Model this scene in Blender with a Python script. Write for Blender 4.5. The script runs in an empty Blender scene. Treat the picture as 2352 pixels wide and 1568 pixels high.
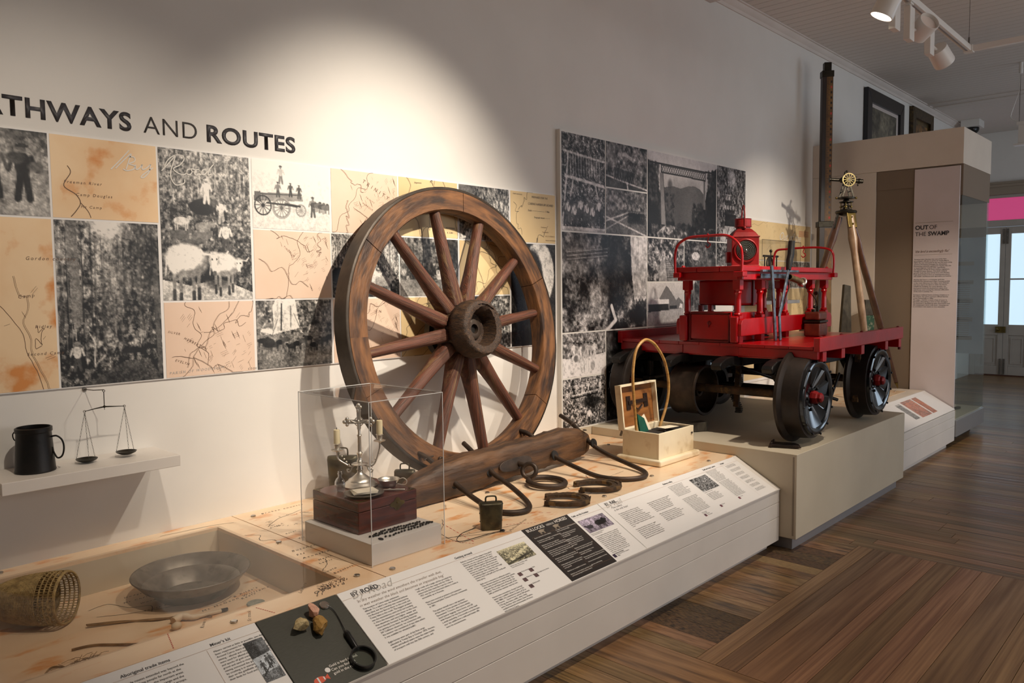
import bpy, bmesh, math, random
import numpy as np
from mathutils import Vector, Matrix
R = random.Random(7)
NR = np.random.RandomState(11)
sc = bpy.context.scene
COL = sc.collection
# ---------------------------------------------------------------- camera
cam_d = bpy.data.cameras.new('camera'); cam = bpy.data.objects.new('camera', cam_d); COL.objects.link(cam)
cr, cu, cf = Vector((0.68202055, -0.73126012, -0.01032455)), Vector((0.05708217, 0.03915355, 0.99760144)), Vector((0.72910191, 0.68097403, -0.06844545))
cam.matrix_world = Matrix(((cr.x, cu.x, -cf.x, 0), (cr.y, cu.y, -cf.y, 0), (cr.z, cu.z, -cf.z, 1.5), (0, 0, 0, 1)))
cam_d.sensor_width = 36; cam_d.lens = 27.449; cam_d.clip_start = .05; cam_d.clip_end = 60
sc.camera = cam
# ---------------------------------------------------------------- world, lights, exposure
w = bpy.data.worlds.new('world'); sc.world = w; w.use_nodes = True
w.node_tree.nodes['Background'].inputs[0].default_value = (.55, .62, .72, 1)
w.node_tree.nodes['Background'].inputs[1].default_value = .3
sc.view_settings.view_transform = 'Standard'; sc.view_settings.look = 'None'
sc.view_settings.exposure = 0.22; sc.view_settings.gamma = 1.0; sc.view_settings.use_curve_mapping = False
sc.cycles.max_bounces = 7; sc.cycles.diffuse_bounces = 4; sc.cycles.glossy_bounces = 3
sc.cycles.transmission_bounces = 6; sc.cycles.transparent_max_bounces = 14
sc.cycles.caustics_reflective = False; sc.cycles.caustics_refractive = False
sc.cycles.sample_clamp_indirect = 4.0
def spot(name, loc, tgt, power, size=50, blend=.6, col=(1, .86, .68), rad=.035):
    d = bpy.data.lights.new(name, 'SPOT'); d.energy = power; d.spot_size = math.radians(size); d.spot_blend = blend
    d.color = col; d.shadow_soft_size = rad
    o = bpy.data.objects.new(name, d); COL.objects.link(o); o.location = loc
    o.rotation_euler = (Vector(tgt) - Vector(loc)).to_track_quat('-Z', 'Y').to_euler(); return o
def area(name, loc, tgt, power, sx, sy, col):
    d = bpy.data.lights.new(name, 'AREA'); d.shape = 'RECTANGLE'; d.size = sx; d.size_y = sy; d.energy = power; d.color = col
    o = bpy.data.objects.new(name, d); COL.objects.link(o); o.location = loc
    o.rotation_euler = (Vector(tgt) - Vector(loc)).to_track_quat('-Z', 'Y').to_euler(); return o
WARM = (1, .88, .73)
spot('gallery_spot_light', (0.9, 1.25, 3.1), (1.05, 3.25, 1.25), 90, 62, 1, WARM)
spot('gallery_spot_light', (2.7, 1.25, 3.1), (2.5, 3.25, 1.55), 320, 64, 1, WARM)
spot('gallery_spot_light', (3.7, 1.25, 3.1), (3.3, 2.9, .95), 190, 58, 1, WARM)
spot('gallery_spot_light', (4.45, 1.15, 3.1), (4.2, 2.6, .6), 165, 54, .9, WARM)
spot('gallery_spot_light', (4.6, .9, 3.1), (5.4, 3.1, 1.35), 230, 50, 1, WARM)
spot('gallery_spot_light', (6.2, .8, 3.0), (7.0, 3.2, 1.55), 210, 50, 1, WARM)
spot('gallery_spot_light', (1.9, 1.0, 3.1), (2.0, 2.1, .5), 150, 62, 1, WARM)
spot('gallery_spot_light', (6.5, .9, 3.1), (7.6, 2.4, .7), 130, 54, .9, WARM)
spot('gallery_spot_light', (3.4, -1.2, 3.2), (3.4, 1.2, .1), 70, 70, 1, WARM)
area('window_daylight', (5.2, -3.3, 1.9), (5.0, 2, 1.2), 54, 6.0, 2.0, (1, .94, .92))
area('window_daylight', (11.0, -3.3, 1.9), (11.0, 2, 1.2), 62, 3.0, 2.0, (.70, .84, 1))
# ---------------------------------------------------------------- helpers
ROOT = {}
def setp(o, label=None, cat=None, group=None, kind=None):
    if label: o['label'] = label
    if cat: o['category'] = cat
    if group: o['group'] = group
    if kind: o['kind'] = kind
    return o
def thing(name, label, cat, loc, group=None):
    o = bpy.data.objects.new(name, None); COL.objects.link(o); o.location = loc; o.empty_display_size = .05
    ROOT[o.name] = Vector(loc); return setp(o, label, cat, group)
def FR(o, x, y, z):
    x, y, z = Vector(x), Vector(y), Vector(z)
    return Matrix(((x.x, y.x, z.x, o[0]), (x.y, y.y, z.y, o[1]), (x.z, y.z, z.z, o[2]), (0, 0, 0, 1)))
def basis(d, ref=None):
    d = Vector(d).normalized(); r = Vector(ref) if ref else (Vector((0, 0, 1)) if abs(d.z) < .9 else Vector((1, 0, 0)))
    a = r.cross(d)
    if a.length < 1e-6: a = Vector((1, 0, 0)).cross(d)
    a.normalize(); return a, d.cross(a), d
class MB:
    def __init__(s, M=None): s.v = []; s.f = []; s.M = M or Matrix()
    def add(s, vs, fs):
        n = len(s.v); s.v += [s.M @ Vector(v) for v in vs]; s.f += [tuple(i + n for i in f) for f in fs]; return s
    def box(s, x0, y0, z0, x1, y1, z1):
        return s.add([(x, y, z) for z in (z0, z1) for y in (y0, y1) for x in (x0, x1)],
                     [(0, 2, 3, 1), (4, 5, 7, 6), (0, 1, 5, 4), (2, 6, 7, 3), (0, 4, 6, 2), (1, 3, 7, 5)])
    def beam(s, p0, p1, w, h, up=(0, 0, 1), w1=None, h1=None):
        p0, p1 = Vector(p0), Vector(p1); a, b, d = basis(p1 - p0, up); w1 = w if w1 is None else w1; h1 = h if h1 is None else h1
        vs = [p + a * (sx * ww / 2) + b * (sy * hh / 2) for p, ww, hh in ((p0, w, h), (p1, w1, h1)) for sx, sy in ((-1, -1), (1, -1), (1, 1), (-1, 1))]
        return s.add(vs, [(3, 2, 1, 0), (4, 5, 6, 7), (0, 1, 5, 4), (1, 2, 6, 5), (2, 3, 7, 6), (3, 0, 4, 7)])
    def tube(s, pts, r, n=10, closed=False, caps=True, sq=1):
        pts = [Vector(p) for p in pts]; m = len(pts); rs = r if isinstance(r, (list, tuple)) else [r] * m; vs = []; prev = None
        for i, p in enumerate(pts):
            if closed: t = pts[(i + 1) % m] - pts[i - 1]
            else: t = pts[min(i + 1, m - 1)] - pts[max(i - 1, 0)]
            if t.length < 1e-9: t = Vector((0, 0, 1))
            t.normalize()
            if prev is None: a, b, _ = basis(t)
            else:
                a = prev - t * prev.dot(t)
                a = a.normalized() if a.length > 1e-6 else basis(t)[0]
                b = t.cross(a)
            prev = a
            for k in range(n):
                q = 2 * math.pi * k / n; vs.append(p + (a * math.cos(q) + b * math.sin(q) * sq) * rs[i])
        fs = []
        for i in range(m if closed else m - 1):
            j = (i + 1) % m
            fs += [(i * n + k, i * n + (k + 1) % n, j * n + (k + 1) % n, j * n + k) for k in range(n)]
        if not closed and caps: fs += [tuple(range(n))[::-1], tuple((m - 1) * n + k for k in range(n))]
        return s.add(vs, fs)
    def cyl(s, p0, p1, r0, r1=None, n=20, sq=1): return s.tube([p0, p1], [r0, r0 if r1 is None else r1], n, sq=sq)
    def lathe(s, prof, o=(0, 0, 0), d=(0, 0, 1), n=32, ref=None, sq=1, jit=0, arc=None):
        a, b, d = basis(d, ref); o = Vector(o); vs = []; fs = []; m = len(prof)
        for i, (r, h) in enumerate(prof):
            for k in range(n):
                q = 2 * math.pi * k / n; rr = r * (1 + (R.uniform(-jit, jit) if jit else 0))
                vs.append(o + d * h + (a * math.cos(q) + b * math.sin(q) * sq) * rr)
        for i in range(m - 1): fs += [(i * n + k, i * n + (k + 1) % n, (i + 1) * n + (k + 1) % n, (i + 1) * n + k) for k in range(n)]
        if prof[0][0] > 1e-5: fs.append(tuple(range(n))[::-1])
        if prof[-1][0] > 1e-5: fs.append(tuple((m - 1) * n + k for k in range(n)))
        return s.add(vs, fs)
    def ring(s, prof, o, d, n=48, ref=None):   # closed section (r,h) turned about d
        a, b, d = basis(d, ref); o = Vector(o); m = len(prof)
        vs = [o + d * h + (a * math.cos(2 * math.pi * k / n) + b * math.sin(2 * math.pi * k / n)) * r for r, h in prof for k in range(n)]
        fs = [(i * n + k, i * n + (k + 1) % n, ((i + 1) % m) * n + (k + 1) % n, ((i + 1) % m) * n + k) for i in range(m) for k in range(n)]
        return s.add(vs, fs)
    def arc(s, prof, o, a, b, d, q0, q1, n=12):  # closed section turned through an arc, capped
        o, a, b, d = Vector(o), Vector(a), Vector(b), Vector(d); m = len(prof)
        vs = []
        for k in range(n + 1):
            q = q0 + (q1 - q0) * k / n; e = a * math.cos(q) + b * math.sin(q); vs += [o + e * r + d * h for r, h in prof]
        fs = [(k * m + i, k * m + (i + 1) % m, (k + 1) * m + (i + 1) % m, (k + 1) * m + i) for k in range(n) for i in range(m)]
        fs += [tuple(range(m))[::-1], tuple(n * m + i for i in range(m))]
        return s.add(vs, fs)
    def prism(s, poly, o, u, v, n, t):  # 2D polygon in (u,v), thickness t along n
        o, u, v, n = Vector(o), Vector(u), Vector(v), Vector(n); k = len(poly)
        vs = [o + u * p[0] + v * p[1] for p in poly] + [o + u * p[0] + v * p[1] + n * t for p in poly]
        return s.add(vs, [tuple(range(k))[::-1], tuple(range(k, 2 * k))] + [(i, (i + 1) % k, k + (i + 1) % k, k + i) for i in range(k)])
    def ball(s, c, r, sc3=(1, 1, 1), n=12, m=8, jit=0):
        c = Vector(c); vs = [c + Vector((0, 0, -r * sc3[2]))]
        for i in range(1, m):
            th = math.pi * i / m
            for k in range(n):
                q = 2 * math.pi * k / n; rr = r * (1 + (R.uniform(-jit, jit) if jit else 0))
                vs.append(c + Vector((math.sin(th) * math.cos(q) * rr * sc3[0], math.sin(th) * math.sin(q) * rr * sc3[1], -math.cos(th) * rr * sc3[2])))
        vs.append(c + Vector((0, 0, r * sc3[2]))); e = len(vs) - 1
        fs = [(0, 1 + (k + 1) % n, 1 + k) for k in range(n)]
        for i in range(m - 2): fs += [(1 + i * n + k, 1 + i * n + (k + 1) % n, 1 + (i + 1) * n + (k + 1) % n, 1 + (i + 1) * n + k) for k in range(n)]
        fs += [(1 + (m - 2) * n + k, 1 + (m - 2) * n + (k + 1) % n, e) for k in range(n)]
        return s.add(vs, fs)
    def ribbon(s, pts, wd, n):  # flat stroke on a surface with normal n
        pts = [Vector(p) for p in pts]; n = Vector(n); vs = []
        for i, p in enumerate(pts):
            t = (pts[min(i + 1, len(pts) - 1)] - pts[max(i - 1, 0)])
            a = n.cross(t)
            if a.length < 1e-9: a = Vector((1, 0, 0))
            a.normalize(); vs += [p - a * wd / 2, p + a * wd / 2]
        return s.add(vs, [(2 * i, 2 * i + 1, 2 * i + 3, 2 * i + 2) for i in range(len(pts) - 1)])
    def obj(s, name, m, parent=None, smooth=None, bev=0, seg=2, loc=None):
        if parent is not None: r = ROOT[parent.name]
        elif loc is not None: r = Vector(loc)
        else:
            xs = [p.x for p in s.v]; ys = [p.y for p in s.v]; zs = [p.z for p in s.v]
            r = Vector(((min(xs) + max(xs)) / 2, (min(ys) + max(ys)) / 2, min(zs)))
        me = bpy.data.meshes.new(name); me.from_pydata([tuple(p - r) for p in s.v], [], s.f); me.update()
        bm = bmesh.new(); bm.from_mesh(me); bmesh.ops.recalc_face_normals(bm, faces=bm.faces); bm.to_mesh(me); bm.free()
        me.materials.append(m); o = bpy.data.objects.new(name, me); COL.objects.link(o)
        if parent is not None: o.parent = parent; ROOT[o.name] = r
        else: o.location = r; ROOT[o.name] = r
        if smooth:
            me.polygons.foreach_set('use_smooth', [True] * len(me.polygons)); me.set_sharp_from_angle(angle=math.radians(smooth if smooth is not True else 40))
        if bev:
            b = o.modifiers.new('bevel', 'BEVEL'); b.width = bev; b.segments = seg; b.limit_method = 'ANGLE'; b.angle_limit = math.radians(50)
        return o
def copy_tree(o, loc, rotz=0, parent=None, label=None, group=None):
    c = o.copy(); COL.objects.link(c); ROOT[c.name] = Vector(loc) if parent is None else ROOT[parent.name]
    if parent is None: c.location = loc; c.rotation_euler = (0, 0, rotz)
    else: c.parent = parent
    if label: c['label'] = label
    if group: c['group'] = group
    for ch in list(o.children): _cp(ch, c)
    return c
def _cp(o, parent):
    c = o.copy(); COL.objects.link(c); c.parent = parent; ROOT[c.name] = ROOT[parent.name]
    for ch in list(o.children): _cp(ch, c)
def circ(c, r, a, b, n=32, q0=0, q1=None):
    c, a, b = Vector(c), Vector(a), Vector(b)
    if q1 is None: return [c + a * (r * math.cos(2 * math.pi * k / n)) + b * (r * math.sin(2 * math.pi * k / n)) for k in range(n)]
    return [c + a * (r * math.cos(q0 + (q1 - q0) * k / n)) + b * (r * math.sin(q0 + (q1 - q0) * k / n)) for k in range(n + 1)]
def spline(pts, n=6):
    P = [Vector(p) for p in pts]; P = [P[0]] + P + [P[-1]]; out = []
    for i in range(1, len(P) - 2):
        for k in range(n):
            t = k / n; a, b, c, d = P[i - 1], P[i], P[i + 1], P[i + 2]
            out.append(.5 * ((2 * b) + (c - a) * t + (2 * a - 5 * b + 4 * c - d) * t * t + (3 * b - a - 3 * c + d) * t ** 3))
    out.append(P[-2]); return out
# ---------------------------------------------------------------- materials
def lin(c): return tuple((x / 12.92 if x <= .04045 else ((x + .055) / 1.055) ** 2.4) for x in c[:3])
def hexc(c): return lin([v / 255 for v in c])
def newmat(name):
    m = bpy.data.materials.new(name); m.use_nodes = True; nt = m.node_tree; return m, nt, nt.nodes['Principled BSDF']
def mat(name, c1, c2=None, scale=8, rough=.5, metal=0, bump=0, stretch=(1, 1, 1), rand=0, detail=6, lo=.35, hi=.65, spec=.5, c3=None, s3=3, coat=0, bscale=None, rr=0):
    m, nt, b = newmat(name); N = nt.nodes; L = nt.links
    b.inputs['Roughness'].default_value = rough; b.inputs['Metallic'].default_value = metal
    b.inputs['Specular IOR Level'].default_value = spec; b.inputs['Coat Weight'].default_value = coat; b.inputs['Coat Roughness'].default_value = .15
    c1 = hexc(c1); out = None
    tc = N.new('ShaderNodeTexCoord'); mp = N.new('ShaderNodeMapping'); mp.inputs['Scale'].default_value = stretch
    L.new(tc.outputs['Object'], mp.inputs[0]); vec = mp.outputs[0]
    if rand:
        oi = N.new('ShaderNodeObjectInfo'); ad = N.new('ShaderNodeVectorMath'); ad.operation = 'ADD'; cx = N.new('ShaderNodeVectorMath'); cx.operation = 'SCALE'
        cx.inputs[0].default_value = (37, 91, 13); L.new(oi.outputs['Random'], cx.inputs['Scale']); L.new(vec, ad.inputs[0]); L.new(cx.outputs[0], ad.inputs[1]); vec = ad.outputs[0]
    if c2 is None: b.inputs['Base Color'].default_value = (*c1, 1)
    else:
        nz = N.new('ShaderNodeTexNoise'); nz.inputs['Scale'].default_value = scale; nz.inputs['Detail'].default_value = detail; L.new(vec, nz.inputs['Vector'])
        rp = N.new('ShaderNodeValToRGB'); rp.color_ramp.elements[0].position = lo; rp.color_ramp.elements[1].position = hi
        rp.color_ramp.elements[0].color = (*c1, 1); rp.color_ramp.elements[1].color = (*hexc(c2), 1)
        L.new(nz.outputs[0], rp.inputs[0]); out = rp.outputs[0]
        if rr:
            mr = N.new('ShaderNodeMapRange'); mr.inputs['From Min'].default_value = .3; mr.inputs['From Max'].default_value = .7
            mr.inputs['To Min'].default_value = rough - rr; mr.inputs['To Max'].default_value = rough + rr; L.new(nz.outputs[0], mr.inputs[0]); L.new(mr.outputs[0], b.inputs['Roughness'])
        if c3 is not None:
            n3 = N.new('ShaderNodeTexNoise'); n3.inputs['Scale'].default_value = s3; n3.inputs['Detail'].default_value = 5; L.new(vec, n3.inputs['Vector'])
            r3 = N.new('ShaderNodeValToRGB'); r3.color_ramp.elements[0].position = .56; r3.color_ramp.elements[1].position = .68; r3.color_ramp.elements[0].color = (0, 0, 0, 1)
            L.new(n3.outputs[0], r3.inputs[0]); mx = N.new('ShaderNodeMix'); mx.data_type = 'RGBA'; L.new(r3.outputs[0], mx.inputs[0]); L.new(out, mx.inputs[6])
            mx.inputs[7].default_value = (*hexc(c3), 1); out = mx.outputs[2]
        if rand:
            hs = N.new('ShaderNodeHueSaturation'); mr = N.new('ShaderNodeMapRange'); mr.inputs['To Min'].default_value = 1 - rand; mr.inputs['To Max'].default_value = 1 + rand
            L.new(oi.outputs['Random'], mr.inputs[0]); L.new(mr.outputs[0], hs.inputs['Value'])
            m2 = N.new('ShaderNodeMath'); m2.operation = 'MULTIPLY_ADD'; m2.inputs[1].default_value = .022; m2.inputs[2].default_value = .493
            mm = N.new('ShaderNodeMath'); mm.operation = 'FRACT'; m3 = N.new('ShaderNodeMath'); m3.operation = 'MULTIPLY'; m3.inputs[1].default_value = 17.3
            L.new(oi.outputs['Random'], m3.inputs[0]); L.new(m3.outputs[0], mm.inputs[0]); L.new(mm.outputs[0], m2.inputs[0]); L.new(m2.outputs[0], hs.inputs['Hue'])
            L.new(out, hs.inputs['Color']); out = hs.outputs[0]
        L.new(out, b.inputs['Base Color'])
    if bump:
        nb = N.new('ShaderNodeTexNoise'); nb.inputs['Scale'].default_value = bscale or scale * 3; nb.inputs['Detail'].default_value = 5; L.new(vec, nb.inputs['Vector'])
        bp = N.new('ShaderNodeBump'); bp.inputs['Strength'].default_value = bump; bp.inputs['Distance'].default_value = .004
        L.new(nb.outputs[0], bp.inputs['Height']); L.new(bp.outputs[0], b.inputs['Normal'])
    return m
def emit(name, col, st, glass=False):
    m, nt, b = newmat(name); b.inputs['Base Color'].default_value = (*lin(col), 1); b.inputs['Emission Color'].default_value = (*lin(col), 1)
    b.inputs['Emission Strength'].default_value = st; b.inputs['Roughness'].default_value = .3; return m
def glassy(name, tint=(1, 1, 1), refl=.08, rough=.02):
    m, nt, b = newmat(name); N = nt.nodes; L = nt.links; N.remove(b); o = N['Material Output']
    t = N.new('ShaderNodeBsdfTransparent'); t.inputs[0].default_value = (*tint, 1); g = N.new('ShaderNodeBsdfGlossy'); g.inputs['Roughness'].default_value = rough
    lw = N.new('ShaderNodeLayerWeight'); lw.inputs[0].default_value = .5; pw = N.new('ShaderNodeMath'); pw.operation = 'POWER'; pw.inputs[1].default_value = 4.0
    mx = N.new('ShaderNodeMixShader'); ml = N.new('ShaderNodeMath'); ml.operation = 'MULTIPLY_ADD'; ml.inputs[1].default_value = refl * 5; ml.inputs[2].default_value = refl * .30; ml.use_clamp = True; L.new(lw.outputs['Facing'], pw.inputs[0])
    L.new(pw.outputs[0], ml.inputs[0]); L.new(ml.outputs[0], mx.inputs[0]); L.new(t.outputs[0], mx.inputs[1]); L.new(g.outputs[0], mx.inputs[2]); L.new(mx.outputs[0], o.inputs[0]); return m
WALL = mat('wall_paint', (226, 222, 216), (222, 218, 212), 3, .75, bump=.03, bscale=60)
CEIL = mat('ceiling_paint', (216, 206, 198), (210, 200, 192), 4, .6)
WHITE = mat('white_lacquer', (225, 218, 210), (219, 212, 204), 4, .45)
CREAM = mat('plinth_paint', (202, 190, 168), (194, 182, 160), 2.5, .55, bump=.05, bscale=80)
KICK = mat('grey_kick_panel', (150, 148, 150), None, rough=.4, metal=.3)
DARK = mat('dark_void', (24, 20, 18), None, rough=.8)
PRINT_W = mat('printed_white_board', (232, 228, 224), None, rough=.38)
PRINT_K = mat('printed_black_board', (44, 40, 38), None, rough=.4)
PRINT_G = mat('printed_olive_board', (66, 66, 58), (58, 58, 50), 60, .4, stretch=(1, 9, 9))
INK = mat('ink', (58, 54, 52), None, rough=.6); INKD = mat('dark_lettering', (52, 50, 52), (66, 64, 68), 60, .5); INKW = mat('white_ink', (225, 220, 212), None, rough=.6)
INKB = mat('brown_ink', (110, 84, 66), None, rough=.6); INKR = mat('red_ink', (190, 70, 60), None, rough=.6); INKP = mat('pale_pink_ink', (196, 170, 150), None, rough=.6)
INKL = mat('light_grey_ink', (170, 165, 160), None, rough=.6)
MAP1 = mat('map_print_orange', (238, 208, 168), (226, 184, 136), 3.5, .5, c3=(214, 140, 72), s3=7, lo=.4, hi=.75)
MAP2 = mat('map_print_pink', (232, 205, 184), (226, 196, 172), 3, .5)
MAP3 = mat('map_print_buff', (226, 200, 152), (216, 188, 140), 3, .5)
TABLE = mat('table_map_print', (236, 210, 178), (226, 190, 152), 2.6, .28, c3=(220, 156, 100), s3=6.5, lo=.38, hi=.72, stretch=(1, 2.2, 1))
WOOD_F = mat('floor_wood', (150, 114, 78), (112, 82, 54), 1.6, .34, bump=.12, stretch=(4, 2.2, 1), rand=.28, c3=(78, 58, 42), s3=.9, rr=.08, bscale=12)
WOOD_FX = mat('floor_wood_along', (150, 112, 80), (116, 82, 58), 1.6, .38, bump=.1, stretch=(1.6, 4, 1), rand=.34, rr=.08, bscale=12)
WOOD_W = mat('worn_floor_wood', (108, 80, 56), (36, 29, 24), 9, .5, bump=.4, stretch=(3.5, 2, 1), rand=.2, lo=.42, hi=.60, detail=10)
WOOD_P = mat('pale_floor_wood', (166, 136, 96), (120, 92, 62), 8, .5, bump=.3, stretch=(8, 2, 1), rand=.08, c3=(70, 55, 42), s3=9)
OLDW = mat('old_wood', (126, 84, 48), (66, 42, 26), 3, .6, bump=.9, c3=(50, 34, 24), s3=2, detail=12, lo=.34, hi=.64, bscale=9)
SPOKEW = mat('red_brown_wood', (106, 60, 42), (66, 40, 28), 3, .6, bump=.8, c3=(116, 88, 58), s3=1.6, detail=12, lo=.34, hi=.64, bscale=9)
HUBW = mat('dark_hub_wood', (70, 48, 32), (32, 24, 18), 16, .6, bump=1, c3=(84, 60, 38), s3=8, detail=12, bscale=34)
TYRE = mat('iron_tyre', (74, 66, 58), (54, 47, 41), 9, .5, .55, bump=.3)
IRON = mat('rusty_iron', (78, 64, 54), (54, 45, 38), 14, .5, .6, bump=.4)
RUST = mat('rusted_iron', (88, 64, 42), (52, 42, 32), 22, .75, .3, bump=.8, c3=(110, 84, 50), s3=25)
WHEELI = mat('dark_wheel_iron', (50, 40, 33), (36, 29, 25), 10, .48, .4, bump=.3)
SPIKEI = mat('spike_iron', (54, 38, 30), (34, 25, 22), 26, .6, .4, bump=.8)
BLACKI = mat('black_iron', (24, 23, 23), (36, 32, 29), 12, .42, .4, bump=.3)
RED = mat('red_paint', (182, 4, 14), (156, 4, 12), 5, .30, bump=.2, coat=.3, bscale=40)
REDL = mat('lantern_red', (144, 20, 22), (108, 18, 18), 9, .36, .2, bump=.2)
REDK = mat('dark_red_paint', (120, 10, 14), (96, 10, 12), 8, .35, bump=.2)
STEEL = mat('bare_steel', (140, 150, 160), (96, 100, 106), 20, .38, .85, bump=.5)
WHEELK = mat('black_blue_enamel', (30, 36, 42), (22, 26, 30), 8, .16, .3, coat=.6)
BRASS = mat('old_brass', (128, 108, 58), (88, 74, 44), 14, .35, .85, bump=.2)
BRASSD = mat('dark_bronze', (58, 54, 46), (44, 40, 32), 16, .34, .8, bump=.2)
SILVER = mat('silver', (232, 226, 216), (208, 202, 190), 12, .30, .85, bump=.1)
TIN = mat('dull_tin', (128, 122, 114), (106, 100, 92), 18, .4, .75, bump=.15, c3=(98, 92, 84), s3=30)
WAX = mat('candle_wax', (232, 216, 176), None, rough=.5)
MAHOG = mat('mahogany', (98, 42, 26), (66, 28, 20), 7, .25, stretch=(1, 1, 7), coat=.4)
PAPER = mat('cream_paper', (236, 222, 196), None, rough=.7); CLOTH = mat('folded_linen', (234, 224, 206), (224, 214, 194), 30, .8, bump=.3)
GREEN = mat('green_felt', (10, 84, 66), (8, 70, 56), 30, .9)
BOXW = mat('chipped_cream_paint', (240, 228, 200), (232, 216, 184), 5, .5, bump=.2, c3=(206, 184, 146), s3=8)
LIDW = mat('lid_inside_wood', (152, 98, 48), (122, 74, 34), 6, .5, stretch=(1, 1, 4), bump=.2, c3=(84, 52, 28), s3=6)
CANE = mat('bent_cane', (190, 148, 84), (156, 112, 56), 16, .4, stretch=(1, 1, 3))
BASKET = mat('woven_fibre', (168, 142, 92), (128, 104, 64), 40, .85, bump=1, bscale=160)
FIBRE = mat('dry_fibre', (150, 118, 78), (112, 84, 54), 30, .85)
CLAY = mat('white_clay', (214, 196, 170), (196, 176, 148), 20, .6)
ROCK1 = mat('quartz_rock', (196, 176, 132), (150, 126, 78), 30, .7, bump=1, c3=(226, 214, 186), s3=20)
ROCK2 = mat('pink_rock', (222, 172, 146), (196, 138, 112), 30, .7, bump=1)
ROCK3 = mat('gold_rock', (164, 124, 58), (120, 88, 40), 30, .6, bump=1, c3=(150, 150, 148), s3=18)
PLASTIC = mat('black_plastic', (22, 22, 22), None, rough=.3)
CHROME = mat('chrome_stud', (190, 186, 180), None, rough=.22, metal=1)
TRIW = mat('tripod_wood', (84, 52, 34), (60, 36, 24), 8, .35, stretch=(2, 2, 1), coat=.3)
TRIW2 = mat('worn_tripod_leg', (150, 124, 98), (112, 84, 62), 8, .4, stretch=(2, 2, 1))
STAFFD = mat('staff_dark_wood', (46, 30, 22), (34, 22, 16), 8, .4); STAFFY = mat('staff_scale_face', (128, 92, 44), (104, 72, 34), 12, .5)
PEGW = mat('grey_peg_wood', (76, 70, 58), (56, 50, 42), 16, .7, bump=.5, stretch=(3, 3, 1)); PEGG = mat('green_flaked_paint', (30, 66, 48), (44, 80, 58), 30, .6, c3=(150, 150, 128), s3=26)
KBROWN = mat('kiosk_brown_panel', (126, 108, 90), None, rough=.7); KLAV = mat('kiosk_graphic_panel', (214, 200, 198), (206, 192, 188), 2, .5)
KWHITE = mat('kiosk_paint', (218, 204, 188), (212, 198, 182), 3, .55); KGREY = mat('kiosk_grey_base', (150, 150, 152), None, rough=.3, metal=.3)
DOORP = mat('door_paint', (176, 168, 158), (170, 162, 152), 6, .45); FROST = emit('frosted_daylight_pane', (.78, .88, .94), .85); PINK = emit('pink_glass', (.80, .30, .50), .50)
BEIGE = mat('beige_trim', (152, 138, 120), None, rough=.6); SKIRTB = mat('dark_skirting', (86, 52, 38), None, rough=.5)
FIX = mat('white_fixture', (226, 222, 216), None, rough=.35); LAMP = emit('lamp_lens', (1, .97, .9), 4.0); LAMPI = mat('lamp_reflector', (240, 225, 215), None, rough=.3)
FRAMEK = mat('black_frame', (22, 22, 26), None, rough=.3); FRAMEG = mat('gilt_frame', (84, 66, 36), (44, 34, 22), 30, .4, .4, bump=.6); MOUNT = mat('picture_mount', (206, 194, 188), None, rough=.5)
PLEX = glassy('acrylic_sheet', (.97, .97, .97), .085, .015); PLEXE = mat('acrylic_edge', (214, 214, 212), None, rough=.15); GLASS = glassy('case_glass', (.93, .97, .97), .10, .01)
PLEXE2 = glassy('acrylic_polished_edge', (.80, .80, .80), .30, .1)
GLASSC = glassy('cover_glass', (.95, .94, .93), .055, .03); BOTTLE = glassy('bottle_glass', (.80, .80, .80), .55, .06)
LENS = mat('dark_lens', (64, 66, 62), None, rough=.08, coat=1); MAGL = glassy('magnifier_glass', (.93, .95, .93), .10, .02)

def polar(m, org, k):   # turn a wood material's grain round (or along) the wheel: coordinates about the axle
    nt = m.node_tree; N = nt.nodes; L = nt.links; tc = [n for n in N if n.type == 'TEX_COORD'][0]; mp = [n for n in N if n.type == 'MAPPING'][0]
    sb = N.new('ShaderNodeVectorMath'); sb.operation = 'SUBTRACT'; sb.inputs[1].default_value = org; sp_ = N.new('ShaderNodeSeparateXYZ'); cb_ = N.new('ShaderNodeCombineXYZ')
    at = N.new('ShaderNodeMath'); at.operation = 'ARCTAN2'; cx = N.new('ShaderNodeCombineXYZ'); ln = N.new('ShaderNodeVectorMath'); ln.operation = 'LENGTH'
    L.new(tc.outputs['Object'], sb.inputs[0]); L.new(sb.outputs[0], sp_.inputs[0]); L.new(sp_.outputs['Z'], at.inputs[0]); L.new(sp_.outputs['X'], at.inputs[1])
    L.new(sp_.outputs['X'], cx.inputs['X']); L.new(sp_.outputs['Z'], cx.inputs['Z']); L.new(cx.outputs[0], ln.inputs[0])
    L.new(at.outputs[0], cb_.inputs['X']); L.new(ln.outputs['Value'], cb_.inputs['Y']); L.new(sp_.outputs['Y'], cb_.inputs['Z']); L.new(cb_.outputs[0], mp.inputs[0]); mp.inputs['Scale'].default_value = k
OLDY = mat('yoke_wood', (96, 66, 40), (54, 37, 25), 3.2, .62, bump=1.0, stretch=(1, 8, 8), c3=(42, 30, 22), s3=2.2, detail=12, lo=.36, hi=.64, bscale=9)
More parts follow.
